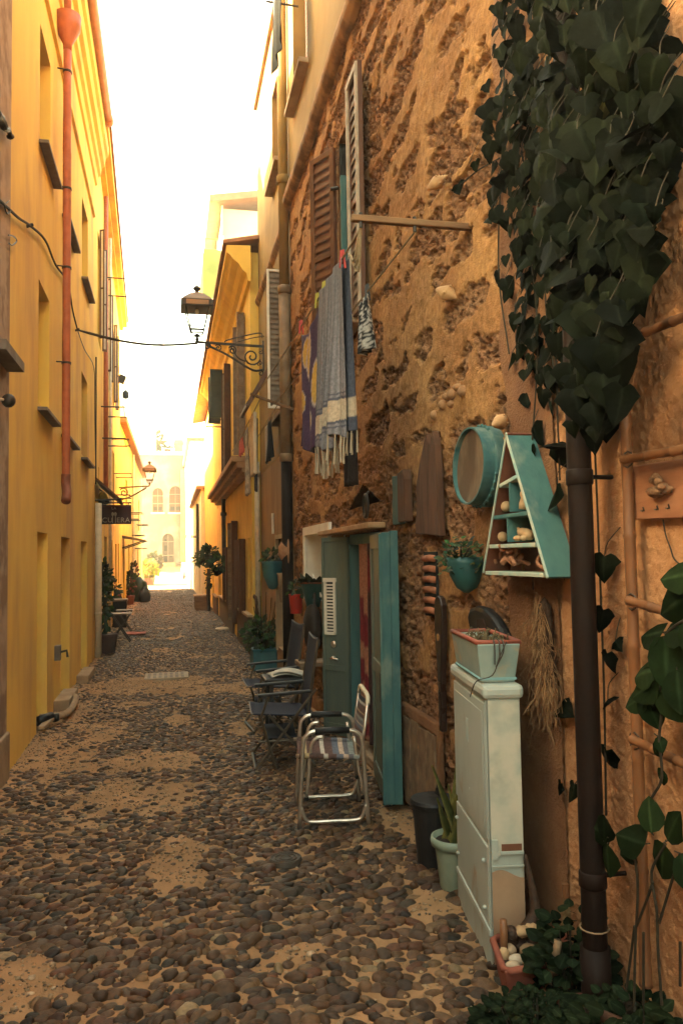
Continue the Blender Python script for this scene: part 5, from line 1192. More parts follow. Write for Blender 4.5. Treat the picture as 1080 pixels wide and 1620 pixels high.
def hanging_pot():
    c = onX(728, 885, 1.40)
    root = thing("wall_pot", "teal half cone wall pot with a dark bushy succulent below the sieve", "plant pot", c)
    b = MB(); prof = [(.012, -.175), (.05, -.15), (.085, -.09), (.098, -.03), (.10, .0), (.092, .0), (.088, -.03)]
    b.lathe(prof, (c.x+.03, c.y, c.z+.01), 24, sy=.85, caps=True); b.build("pot", m_teal if False else mat("deep teal paint", (.025, .095, .085), (.018, .07, .07), 6, .45, .1, 30), root, smooth=True)
    f = MB(); rg = random.Random(3)
    for i in range(170):
        a = rg.uniform(0, 6.28); r = rg.uniform(.0, .15); p = Vector((c.x+.0+r*math.cos(a)*.6, c.y+.02+r*math.sin(a)*1.05, c.z+.01+rg.uniform(-.05, .11)-r*.3))
        leaf(f, p, (math.cos(a)*.7, math.sin(a), rg.uniform(-.3, 1)), (-.3, -.5, .8), rg.uniform(.022, .038), OVATE, .1, .2, tuple(v*rg.uniform(.6, 1.3) for v in (.045, .06, .03)), 1.2)
    f.build("leaves", m_leaf, root, smooth=True, cols=True)
    s = MB()
    for i in range(14): a = rg.uniform(0, 6.28); s.tube([(c.x, c.y, c.z-.02), (c.x+.06*math.cos(a), c.y+.11*math.sin(a), c.z+rg.uniform(.0, .09))], .004, 5)
    s.build("stems", m_stem, root)
hanging_pot()

# ================================================================== CABINET AND ITS PLANTER
CN = Vector((1.203, 2.93, 0)); CD = Vector((.100, .628, 0)); CL = CD.length; CU = CD.normalized(); CNn = Vector((-CU.y, CU.x, 0)); CDEP = .135; CH = 1.09
def cabinet():
    root = thing("utility_cabinet", "tall cream painted metal utility cabinet against the wall with planter box on top", "cabinet", CN)
    k = Vector((0, 0, 1))
    def pr(s0, s1, z0, z1, o0, o1, name, m, par=root, bev=.003):   # s along the long face, o = inwards from that face
        b = MB(); b.prism([(s0, z0), (s1, z0), (s1, z1), (s0, z1)], CN-CNn*o0, CU, k, -CNn, o1-o0); return b.build(name, m, par, bevel=bev)
    pr(0.004, CL-.004, 0, CH-.05, 0.004, CDEP, "body", m_cab, bev=.006)
    t = MB(); t.prism([(-.014, CH-.055), (CL+.012, CH-.055), (CL+.012, CH), (-.014, CH)], CN+CNn*.016, CU, k, -CNn, CDEP+.03); t.build("top_cap", m_cab, root, bevel=.018)
    zd = .475
    d = pr(.02, CL-.02, zd+.018, CH-.075, -.006, .004, "upper_door", m_cab)
    pr(.05, CL-.05, zd+.05, CH-.11, -.0085, -.006, "pressed_panel", m_cab, d, .002)
    for i in range(3): pr(.30+.018*i, .306+.018*i, .80, .90, -.0105, -.0085, "logo_rib", m_cab, d, .0)
    pr(.30, .31, .60, .61, -.0105, -.0085, "rivet", m_cab, d, 0)
    d = pr(.02, CL-.02, .165, zd-.012, -.006, .004, "lower_door", m_cab)
    for s, z in ((.06, .40), (.06, .22), (CL-.06, .40), (CL-.06, .24)):
        b = MB(); c = CN+CU*s+k*z+CNn*.012; b.ball(c, .009, n=10, k=6); b.build("hinge_stud", m_cab, d, smooth=True)
    pr(0, CL, .135, .160, -.010, .004, "plinth_strip", mat("pale blue paint", (.46, .50, .44), None, 6, .5)); pr(.0, CL, .0, .135, -.004, .004, "plinth", m_cab)
    pr(0, .012, .02, CH-.06, -.004, .0, "corner_trim", m_cab, bev=.001)
    # near end face: repainted areas, catch and slot
    def en(o0, o1, z0, z1, t, name, m, par=root, bev=.001):
        b = MB(); b.prism([(o0, z0), (o1, z0), (o1, z1), (o0, z1)], CN-CU*(.0), -CNn, k, -CU, t); return b.build(name, m, par, bevel=bev)
    e = en(.006, CDEP-.004, .44, CH-.06, .003, "end_panel", mat("pale blue cabinet paint", (.33, .36, .30), (.28, .295, .235), 3, .5, .05, 40, c3=(.45, .42, .33), s3=4, r3=(.4, .6)))
    peach = mat("peach repaint", (.33, .21, .125), (.28, .175, .105), 6, .6)
    b = MB(); n_ = 14; top = [(.006+(CDEP-.010)*i/n_, .375+.010*math.sin(i*.38)-.014*(i/n_)**2) for i in range(n_+1)]
    b.prism([(.006, .03)]+[(CDEP-.004, .03)]+top[::-1], CN, -CNn, k, -CU, .0028); b.build("repainted_patch", peach, root)
    en(.006, .030, .425, .50, .010, "catch", m_cab, e); en(.030, .036, .435, .455, .008, "catch_tongue", m_cab, e)
    en(.045, CDEP-.01, .455, .482, .0036, "slot_hollow", mat("rusty slot", (.15, .06, .03)), e); en(.04, CDEP-.004, .444, .455, .010, "slot_ledge", m_cab, e); en(.006, CDEP-.002, .395, .401, .006, "seam", m_cab, e)
cabinet()
def window_box():
    # slim planter lying along the cabinet top
    root = thing("planter_box", "pale blue green planter box with red rim and dry soil on the cabinet", "planter", CN+CU*.30+Vector((0, 0, CH)))
    k = Vector((0, 0, 1)); z0, z1 = CH+.002, CH+.165
    c = CN+CU*.285-CNn*.062
    def ring(hl, hw, z): return [c+CU*a*hl-CNn*b_*hw+k*z for a, b_ in ((-1, -1), (1, -1), (1, 1), (-1, 1))]
    b = MB()
    lo, hi, ri, ro = ring(.235, .068, z0), ring(.262, .086, z1-.01), ring(.25, .078, z1-.01), ring(.225, .06, z0+.02)
    vs = lo+hi+ri+ro; fs = [(0, 3, 2, 1)]+[(i, (i+1) % 4, 4+(i+1) % 4, 4+i) for i in range(4)]+[(4+i, 4+(i+1) % 4, 8+(i+1) % 4, 8+i) for i in range(4)]+[(8+i, 8+(i+1) % 4, 12+(i+1) % 4, 12+i) for i in range(4)]
    b.add(vs, fs); b.build("box", mat("faded turquoise paint", (.25, .31, .27), (.19, .26, .235), 5, .5, .1, 30, c3=(.34, .28, .18), s3=7, r3=(.55, .72)), root, bevel=.006)
    b = MB(); b.tube(ring(.255, .082, z1-.004), .011, 8, closed=True); b.build("rim", mat("red brown rim", (.28, .075, .045), None, 8, .55), root, smooth=True)
    b = MB(); b.tube(ring(.238, .070, z0+.014), .006, 6, closed=True); b.build("foot_band", mat("blue band paint", (.20, .36, .36)), root)
    b = MB(); b.grid(lambda u, v: c+CU*(u-.5)*.48-CNn*(v-.5)*.145+k*(z1-.035+.02*vn(u*6, v*4)), 24, 10); b.build("soil", m_soil, root, smooth=True)
    rg = random.Random(8); b = MB()
    for i in range(46):
        p = c+CU*rg.uniform(-.2, .1)-CNn*rg.uniform(-.06, .06)+k*(z1-.02); q = p+Vector((rg.uniform(-.04, .04), rg.uniform(-.05, .05), rg.uniform(.0, .045))); b.tube(smoothpath([p, p.lerp(q, .5)+k*.02, q], 3), .0025, 4)
    b.build("dry_stalks", mat("dry stalks", (.16, .11, .05), (.08, .06, .03), 20, .9), root)
    b = MB()
    for o_, dz in ((-.02, -.09), (.0, -.07), (.015, -.10)):
        p = c-CU*.268-CNn*o_+k*(z1+.002); b.tube(smoothpath([p+CU*.03, p, p-CU*.008+k*(-.04), p+CNn*(.03*(o_ > 0))+k*dz-CU*.004], 3), .003, 5)
    p = c-CU*.27+k*(z1); b.tube(smoothpath([p-CNn*.03, p+k*-.06, p+CNn*.03+k*-.13, p+CNn*.09+k*-.155+CU*.02, p+CNn*.11+k*-.22+CU*.05], 4), .0022, 5); b.build("dead_vines", m_iron, root)
def vn(x, y): return float(vnoise(np.array([x]), np.array([y]), 4)[0])
window_box()

def pots_by_cabinet():
    c = Vector((1.33, 3.98, 0)); root = thing("bin_bucket", "black plastic bucket with a lid behind the snake plant", "bucket", c)
    b = MB(); b.lathe([(.082, .0), (.088, .01), (.108, .30), (.112, .31), (.112, .33), (.10, .335)], c, 28); b.build("body", m_black, root, smooth=False)
    b = MB(); b.lathe([(.118, .315), (.122, .33), (.115, .345), (.0, .352)], c, 28, caps=False); b.prism([(-.05, 0), (.05, 0), (.0, .07)], c+Vector((.03, .02, .34)), (0, 1, 0), (0, 0, 1), (1, 0, 0), .012); b.build("lid", m_black, root)
    c = Vector((1.345, 3.70, 0)); root = thing("snake_plant", "snake plant in a pale green round pot between bucket and cabinet", "potted plant", c)
    b = MB(); b.lathe([(.075, .0), (.08, .01), (.10, .19), (.102, .20), (.118, .205), (.122, .225), (.118, .245), (.106, .245), (.10, .21)], c, 32); b.build("pot", mat("pale green pot", (.22, .27, .20), (.18, .22, .16), 7, .5), root, smooth=True)
    b = MB(); b.lathe([(.0, .225), (.10, .222)], c, 20, caps=False); b.build("soil", m_soil, root)
    rg = random.Random(2); f = MB()
    for i in range(11):
        a = rg.uniform(0, 6.28); t = Vector((math.cos(a)*.35, math.sin(a)*.35, 1)); h = rg.uniform(.24, .42); w = rg.uniform(.016, .026); p = c+Vector((rg.uniform(-.05, .05), rg.uniform(-.05, .05), .21)); n = Vector((-.8, -.6, .1)); s = t.cross(n).normalized()
        col = (.045, .055, .018) if i % 3 else (.14, .12, .03)
        def fn(u, v, p=p, t=t, h=h, w=w, s=s, n=n): ww = w*(1-.85*u**3)*(.7+.6*math.sin(math.pi*min(1, u+.2))); return p+t*h*u*(1)+s*ww*(2*v-1)+n*(.012*(2*v-1)**2)+Vector((0, 0, -.08*u*u*abs(t.x+t.y)))
        f.grid(fn, 10, 4, lambda u, v, col=col: (.16, .14, .04) if v in (0, 1) else tuple(c_*(.7+.5*math.sin(u*40+v*3)**2) for c_ in col))
    f.build("leaves", m_leaf, root, smooth=True, cols=True)
pots_by_cabinet()
# ================================================================== CHAIRS BY THE DOOR
def arc_side(y, x0, x1, z, splay=.03, r=.07):
    return smoothpath([(x0-splay, y, 0.004), (x0-splay*.4, y, z*.55), (x0, y, z-r), (x0+r*.3, y, z-r*.3), (x0+r, y, z), ((x0+x1)/2, y, z), (x1-r, y, z), (x1-r*.3, y, z-r*.3), (x1, y, z-r), (x1+splay*.4, y, z*.55), (x1+splay, y, 0.004)], 5)
def lawn_chair():
    root = thing("folding_chair", "aluminium folding lawn chair with striped seat and black armrests before the door", "chair", (0, 0, 0))
    w = .245
    for s in (-1, 1):
        b = MB(); b.tube(arc_side(s*w, -.175, .175, .565), .0125, 10); b.build("side_frame", m_alu, root, smooth=True)
        b = MB(); b.tube([(-.105, s*w, .566), (.0, s*w, .570), (.10, s*w, .566)], [.019, .020, .019], 10); b.build("armrest", m_black, root, smooth=True)
        b = MB(); b.tube(smoothpath([(-.195, s*w, .13), (-.165, s*w, .055), (-.12, s*w, .04), (0, s*w, .04), (.12, s*w, .04), (.165, s*w, .055), (.195, s*w, .13)], 5), .011, 8); b.build("floor_rail", m_alu, root, smooth=True)
        b = MB(); y = s*(w-.035); b.tube(smoothpath([(-.16, y, .17), (-.145, y, .30), (-.13, y, .46), (-.10, y, .515), (-.05, y, .525)], 4), .0105, 8); b.tube(smoothpath([(.13, y, .52), (.15, y, .36), (.19, y, .17)], 4), .0105, 8); b.build("inner_leg", m_alu, root, smooth=True)
        b = MB(); b.tube([(-.22, s*(w-.03), .42), (.10, s*(w-.03), .40), (.20, s*(w-.03), .41)], .011, 8); b.build("seat_rail", m_alu, root, smooth=True)
        
        for xx in (-.16, .19): b = MB(); b.tube([(xx, y, .155), (xx, y, .175)], .014, 8); b.build("leg_cap", m_black, root)
    stripes = [((.09, .05, .04), .10), ((.46, .33, .17), .07), ((.10, .055, .045), .26), ((.50, .44, .36), .08), ((.11, .06, .05), .14), ((.12, .13, .16), .13), ((.48, .36, .27), .08), ((.12, .11, .12), .10), ((.24, .26, .23), .12)]
    def sc(u):
        a = 0
        for c, l in stripes:
            a += l/1.08
            if u < a: return c
        return stripes[-1][0]
    b = MB()
    def seat(u, v): # u along x, v along y
        return Vector((-.20+.37*u, -(w-.03)+2*(w-.03)*v, .42-.022*u-.055*math.sin(math.pi*v)**.8))
    b.grid(seat, 72, 14, lambda u, v: sc(u)); b.build("seat", m_attr, root, smooth=True, cols=True, solid=.006)
    b = MB()
    for s in (-1, 1):
        for i in range(72):
            pass
    def hem(u, v, s=-1): a = v*2*math.pi; return Vector((-.20+.37*u, s*(w-.03)+.016*math.cos(a), .42-.022*u+.016*math.sin(a)))
    b.grid(hem, 72, 8, lambda u, v: tuple(c*.8 for c in sc(u))); b.build("seat_hem", m_attr, root, smooth=True, cols=True); b = MB(); b.grid(lambda u, v: hem(u, v, 1), 72, 8, lambda u, v: tuple(c*.8 for c in sc(u))); b.build("seat_hem", m_attr, root, smooth=True, cols=True)
    b = MB(); b.tube([(.165, -w+.02, .38), (.19, -w+.02, .55), (.215, -w+.02, .72)], .011, 8); b.build("back_post", m_alu, root, smooth=True)
    b = MB(); b.tube([(.165, w-.02, .38), (.19, w-.02, .55), (.215, w-.02, .72)], .011, 8); b.build("back_post", m_alu, root, smooth=True)
    b = MB(); b.tube(smoothpath([(.215, -w+.02, .71), (.22, -w+.06, .755), (.22, 0, .76), (.22, w-.06, .755), (.215, w-.02, .71)], 4), .014, 8); b.build("top_rail", m_cream, root, smooth=True)
    b = MB(); b.grid(lambda u, v: Vector(((.172+.048*u-.02*math.sin(math.pi*v)), -w+.03+2*(w-.03)*v, .43+.30*u)), 40, 12, lambda u, v: (.02, .02, .022) if u > .9 else sc((u*1.6) % 1)); b.build("backrest", m_attr, root, smooth=True, cols=True, solid=.008)
    root.location = (.975, 4.92, 0.0); root.rotation_euler = (0, 0, rad(-7))
lawn_chair()

def navy_chair():
    root = thing("camp_chair", "dark navy canvas folding chair facing the alley just behind the lawn chair", "chair", (0, 0, 0), "dark canvas chairs")
    w = .25
    b = MB(); b.grid(lambda u, v: Vector((-.22+.44*u, -w+2*w*v, .43-.03*u-.03*math.sin(math.pi*v))), 10, 10); b.build("seat", m_navy, root, smooth=True, solid=.012)
    b = MB(); b.grid(lambda u, v: Vector((.20+.075*u+.02*math.sin(math.pi*v), -w+2*w*v, .36+.60*u+.02*(2*v-1)**2*u)), 12, 10); k = b.build("backrest", m_navy, root, smooth=True, solid=.014)
    b = MB(); b.tube([(.275, -w+2*w*i/10, .962+.02*(2*i/10-1)**2) for i in range(11)], .006, 6); b.build("piping", mat("grey piping", (.20, .18, .16)), k)
    b = MB(); b.tube([(-.222, -w+2*w*i/10, .432-.03*math.sin(math.pi*i/10)) for i in range(11)], .006, 6); b.build("seat_piping", MATS["grey piping"], root)
    fm = mat("bronze tube", (.10, .075, .05), None, 10, .45, metal=.5)
    for s in (-1, 1):
        b = MB(); b.tube([(.26, s*w, .60), (-.20, s*w, .02)], .011, 8); b.build("leg", fm, root)
        b = MB(); b.tube([(-.10, s*w, .56), (-.16, s*w, .40), (-.05, s*w, .02)], .011, 8); b.build("leg", fm, root)
        b = MB(); b.tube([(.18, s*w, .34), (.28, s*w, .97)], .011, 8); b.build("back_post", fm, root)
        b = MB(); b.bar((-.18, s*w, .565), (.22, s*w, .585), .045, .022); b.build("armrest", m_black, root, bevel=.006)
        b = MB(); b.tube([(.24, s*w, .02), (-.10, s*w, .42)], .010, 8); b.build("leg", fm, root)
        b = MB(); b.tube([(-.18, s*w, .225), (.10, s*w, .225)], .008, 8); b.build("side_brace", fm, root)
    b = MB(); b.tube([(-.20, -w, .02), (-.20, w, .02)], .013, 8); b.build("front_foot_bar", m_black, root)
    b = MB(); b.tube([(.24, -w, .02), (.24, w, .02)], .013, 8); b.build("rear_foot_bar", m_black, root)
    b = MB(); b.grid(lambda u, v: Vector((-.12+.25*u, -w+2*w*v, .25-.05*math.sin(math.pi*v))), 6, 6); b.build("under_sling", m_navy, root, smooth=True, solid=.006)
    root.location = (.84, 6.25, .0); root.rotation_euler = (0, 0, rad(-3))
    copy_tree(root, (.93, 7.55, 0), rad(4), "dark navy canvas chair farther back behind the side table with papers")
navy_chair()
def side_table():
    c = Vector((1.0, 6.92, 0)); root = thing("side_table", "small black table between the two navy chairs with papers on top", "table", c)
    b = MB(); b.box(c+Vector((0, 0, .545)), (.42, .34, .05)); b.build("table_top", m_black, root, bevel=.01)
    for sx in (-1, 1):
        for sy in (-1, 1): b = MB(); b.bar(c+Vector((sx*.17, sy*.13, .0)), c+Vector((sx*.15, sy*.12, .52)), .03, .03); b.build("leg", m_black, root)
    root = thing("newspaper", "folded pale newspaper lying on the small black table", "newspaper", c+Vector((0, 0, .57)))
    for i, (dx, dy, r) in enumerate(((0, 0, .1), (.05, -.02, -.25))):
        M = Matrix.Rotation(r, 3, 'Z'); b = MB(); b.grid(lambda u, v: c+M@Vector((dx-.16+.30*u, dy-.11+.22*v, 0))+Vector((0, 0, .578+.022*i+.022*math.sin(u*4.2)+.012*math.sin(v*3))), 14, 8); b.build("sheet", mat("pale newsprint", (.50, .46, .38), (.38, .35, .29), 14, .9), root, smooth=True, solid=.005)
side_table()
def by_door():
    # curtain in the doorway
    PK, RD, DR = (.34, .15, .085), (.16, .018, .022), (.05, .02, .018)
    def cf(u, v):
        for (a, c, ra, rc) in ((.18, .36, .30, .10), (.45, .44, .28, .08), (.15, .66, .28, .07), (.5, .72, .2, .05), (.3, .93, .3, .06), (.85, .15, .15, .08)):
            if ((u-a)/ra)**2+((v-c)/rc)**2+.25*math.sin(u*17+v*40) < 1: return RD
        return DR if u > .72 else PK
    root = thing("door_curtain", "pinkish door curtain with dark red flowers hanging in the teal doorway", "curtain", (RX+.2, 6.0, 1.7))
    b = MB(); b.grid(lambda u, v: Vector((RX+.025+.022*math.sin(u*20+v*1.5), 6.33-.42*u, 1.70-1.55*v)), 70, 60, cf); b.build("cloth", m_attr, root, smooth=True, cols=True, solid=.004)
    b = MB(); b.tube([(RX+.03, 5.6, 1.71), (RX+.03, 6.7, 1.71)], .010); b.build("rail", m_iron, root)
    # bead string
    b = MB()
    for i in range(7): b.ball((RX+.03, 5.70, .95+i*.035), .014, n=6, k=4)
    o = b.build("bead_string", m_cream, None, smooth=True); tag(o, "short string of pale beads hanging in the teal doorway", "beads")
    # niche pot
    c = Vector((RX-.03, 7.55, 1.16)); c = onX(503, 945, RX-.02)
    root = thing("niche_pot", "teal pot with spiky succulents hanging before the white niche", "plant pot", c)
    b = MB(); b.lathe([(.05, -.10), (.07, -.09), (.125, .13), (.135, .135), (.135, .16), (.12, .16), (.115, .12)], c+Vector((-.05, 0, .0)), 22, sy=1); b.build("pot", MATS["deep teal paint"], root, smooth=True)
    b = MB(); b.tube([c+Vector((-.05+.137*math.cos(a*.3142), .137*math.sin(a*.3142), .150)) for a in range(20)], .010, 6, closed=True); b.build("rim", m_terra, root)
    f = MB(); rg = random.Random(6)
    for i in range(40):
        a = rg.uniform(0, 6.28); p = c+Vector((-.05+.09*math.cos(a), .10*math.sin(a), .14)); leaf(f, p, (math.cos(a), math.sin(a), rg.uniform(.2, 2)), (0, 0, 1), rg.uniform(.07, .15), OVATE, .1, .2, (.035, .04, .022), .8)
    for k in range(4):
        a = 2.2+k*.5; p = c+Vector((-.08, .10*math.sin(a), .14)); f.tube(smoothpath([p, p+Vector((-.10, .03*k, .05)), p+Vector((-.16, .04*k, -.06))], 4), .010, 6)
    f.build("succulents", m_leaf, root, smooth=True, cols=True)
    b = MB(); tr = [onX(x, y, RX-.012) for x, y in ((487, 945), (510, 945), (495, 908))]; b.prism([(p.y, p.z) for p in tr], (RX-.01, 0, 0), (0, 1, 0), (0, 0, 1), (-1, 0, 0), .012); o = b.build("napkin", m_white, None); tag(o, "white triangular cloth corner behind the spiky succulent pot", "cloth")
    # dark draped coat and chair behind
    c = onX(497, 975, RX-.10); root = thing("hanging_bag", "dark brown bag hanging below the white niche beside the green door", "bag", c)
    b = MB(); b.ball(c+Vector((0, .1, -.13)), (.09, .22, .25), n=14, k=10, jit=.05); b.build("body", mat("dark leather", (.028, .017, .011), (.02, .012, .009), 8, .7, .5, 30), root, smooth=True)
    b = MB(); b.tube(smoothpath([c+Vector((0, .0, .08)), c+Vector((.02, .08, .22)), c+Vector((0, .2, .08))], 4), .012); b.build("strap", m_iron, root)
    b = MB(); c2 = Vector((1.30, 7.3, 0)); root = thing("wooden_stool", "old wooden stool behind the navy chair against the wall", "stool", c2)
    b = MB(); b.box(c2+Vector((0, 0, .62)), (.3, .3, .04)); b.build("seat", m_greywood, root, bevel=.006)
    for sx in (-1, 1):
        for sy in (-1, 1): b = MB(); b.bar(c2+Vector((sx*.15, sy*.15, 0)), c2+Vector((sx*.12, sy*.12, .60)), .035, .035); b.build("leg", m_greywood, root)
by_door()

# ================================================================== NEAR RIGHT: TRELLIS, PLAQUE, PLANTS, TROUGHS
def trellis():
    X = RX-.055
    root = thing("bamboo_trellis", "bamboo cane trellis with four rungs on the near orange wall", "trellis", onX(1005, 1480, X))
    def cane(a, c, r, n):
        pts, rs = [], []; a, c = Vector(a), Vector(c)
        for i in range(n):
            for t, k in ((0.0, 1.16), (.03, 1.0), (.5, .95), (.97, 1.0)): pts.append(a.lerp(c, (i+t)/n)); rs.append(r*k)
        pts.append(c); rs.append(r); b = MB(); b.tube(pts, rs, 12); return b
    p = onX(998, 1480, X); y = onX(997, 900, X).y
    cane((X, y, .25), (X, y+.0, onX(990, 505, X).z), .019, 6).build("upright", m_bamboo, root, smooth=True)
    for (x0, y0, x1, y1, ct) in ((984, 540, 1110, 490, 0), (986, 727, 1110, 706, 0), (994, 950, 1110, 985, 0), (1000, 1170, 1110, 1222, 0)):
        a = onX(x0, y0, X-.03); c = onX(x1, y1, X-.03); cane(a, c, .0145, 3).build("rung", m_bamboo, root, smooth=True)
    for (x0, y0) in ((990, 540), (992, 727), (998, 952), (1003, 1172)): q = onX(x0, y0, X-.015); b = MB(); b.tube([q+Vector((0, .03*math.cos(a), .026*math.sin(a))) for a in [i*.785 for i in range(8)]], .003, 5, closed=True); b.build("wire_tie", m_iron, root)
trellis()
def plaque():
    X = RX-.02
    root = thing("key_plaque", "wooden plaque with a driftwood knot and three small hooks under the trellis rung", "plaque", onX(1040, 820, X))
    P = [onX(x, y, X) for x, y in ((1003, 740), (1003, 738), (1110, 722), (1110, 818), (1006, 822), (1001, 780))]
    b = MB(); b.prism([(p.y, p.z) for p in P], (X, 0, 0), (0, 1, 0), (0, 0, 1), (-1, 0, 0), .016); b.build("board", mat("pink brown board", (.27, .115, .055), (.21, .085, .04), 10, .7, .2, 30, stretch=(1, .3, 2)), root, bevel=.004)
    c = onX(1039, 767, X-.04); b = MB()
    rg = random.Random(4)
    for i in range(11): b.ball(c+Vector((rg.uniform(-.012, .015), rg.uniform(-.030, .030), rg.uniform(-.028, .024))), (rg.uniform(.010, .018), rg.uniform(.018, .030), rg.uniform(.009, .016)), n=9, k=6, jit=.14, rng=rg)
    b.build("driftwood_knot", mat("knotty driftwood", (.26, .14, .07), (.12, .06, .03), 30, .85, .8, 50), root, smooth=True)
    for x in (1018, 1040, 1058):
        p = onX(x, 808-.1*(x-1018), X-.018); b = MB(); b.tube([p, p+Vector((-.012, 0, 0)), p+Vector((-.014, -.012, -.002))], .0022, 6); b.tube([p+Vector((0, .0, .0)), p+Vector((-.004, 0, .012))], .0022, 6); b.build("hook", m_iron, root)
    b = MB(); b.tube(smoothpath([onX(x, y, RX-.012) for x, y in ((1048, 822), (1052, 845), (1060, 868), (1066, 885), (1082, 898))], 4), .0025, 5); o = b.build("wall_wire", m_iron, None); tag(o, "thin bent wire on the plaster under the wooden plaque", "wire")
plaque()
def near_plants():
    rg = random.Random(21)
    root = thing("climbing_plant", "climber with large glossy oval leaves growing before the bamboo trellis", "plant", onX(1040, 1540, RX-.15))
    b, st = MB(), MB()
    def G(): f = rg.uniform(.8, 1.3); return tuple(v*f for v in rg.choice([(.006, .012, .004), (.005, .009, .003), (.009, .016, .005)]))
    X = RX-.14
    for x, y, tx, ty, L in ((1100, 905, -1, .15, .13), (1090, 940, -1, .45, .16), (1048, 1000, -1, .12, .125), (1052, 1000, 1, -.25, .13), (1052, 1005, .05, 1, .155), (1040, 1060, -1, .15, .13), (1040, 1065, -.8, .9, .16), (1042, 1068, -.6, .45, .14), (1042, 1075, 0, 1, .10), (1042, 1085, .8, .5, .13), (1070, 1060, .3, 1, .12), (1095, 1120, -.5, 1, .13), (1025, 1095, -1, .6, .12), (1020, 1095, .5, 1, .11), (1085, 980, .5, .7, .12),
                            (1030, 1318, -.1, -.5, .10), (1055, 1330, .4, -.7, .11), (1050, 1335, -.4, 1, .13), (1075, 1350, .6, .6, .12), (1020, 1335, -1, .1, .14), (1000, 1340, -.8, .5, .11), (960, 1325, -1, -.1, .12), (955, 1330, .3, -.8, .10), (960, 1335, -.2, 1, .12), (940, 1310, -.5, -.5, .1), (1045, 1180, -.7, .5, .06), (1045, 1215, -.2, 1, .055), (1040, 1165, .5, .7, .05)):
        p = onX(x, y, X); t = Vector((rg.uniform(-.3, .1), -tx, -ty)); leaf(b, p, t, (-1, -.5+rg.uniform(-.3, .3), rg.uniform(.1, .9)), L, OVATE, rg.uniform(.15, .4), rg.uniform(.0, .35), G(), 1.25)
        st.tube([p, onX(x+rg.uniform(-4, 4)+(-tx)*8, y-ty*6, X+.02)], .0022, 5)
    for pts in (((1040, 1065), (1050, 1010), (1075, 985), (1110, 975)), ((1042, 1065), (1046, 1120), (1042, 1170), (1046, 1230), (1030, 1262)), ((1046, 1590), (1040, 1500), (1038, 1440), (1030, 1380), (1052, 1335)), ((1042, 1460), (1060, 1400), (1075, 1350)), ((1002, 1600), (1004, 1500), (1008, 1400), (1000, 1340)), ((1004, 1470), (1020, 1430), (1032, 1395)), ((985, 1600), (996, 1520), (1003, 1465)), ((1017, 1590), (1017, 1475)), ((1075, 1560), (1075, 1490))):
        st.tube(smoothpath([onX(x, y, X) for x, y in pts], 5), .0042, 6)
    b.build("foliage", m_leaf, root, smooth=True, cols=True); st.build("stems", m_stem, root)
    # dry root bundle
    top = onX(846, 925, RX-.05)
    root = thing("root_bundle", "long tangle of dry pale roots hanging from a nail below the A shelf", "dried roots", top)
    b = MB()
    for i in range(260):
        f = rg.random()**.8; x, y = 848+18*f+rg.uniform(-6, 6)+rg.uniform(-8, 14)*f, 935+f*165
        p = onX(x, y, RX-rg.uniform(.03, .09)); pts = [p]
        d = Vector((rg.uniform(-.01, .01), rg.uniform(-.012, .012), -rg.uniform(.015, .03)))
        for k in range(rg.randint(4, 7)):
            d = d*.6+Vector((rg.uniform(-.010, .010), rg.uniform(-.016, .016), rg.uniform(-.026, .006))); pts.append(pts[-1]+d)
        b.tube(smoothpath(pts, 3), rg.uniform(.0008, .0016), 4, caps=False)
    b.build("fibres", mat("dry root fibre", (.30, .17, .075), (.13, .07, .032), 14, .9), root)
    b = MB(); b.ball(onX(862, 1000, RX-.04), (.03, .05, .13), n=12, k=9, jit=.12); b.ball(onX(868, 1060, RX-.04), (.025, .045, .10), n=12, k=9, jit=.12); b.build("root_core", mat("dark root core", (.055, .03, .017), None, 30, 1, 1, 60), root, smooth=True)
    b = MB(); b.tube([top+Vector((.05, 0, .03)), top+Vector((-.01, 0, .03)), top+Vector((-.01, 0, -.02))], .003, 5); b.build("nail", m_iron, root)
near_plants()
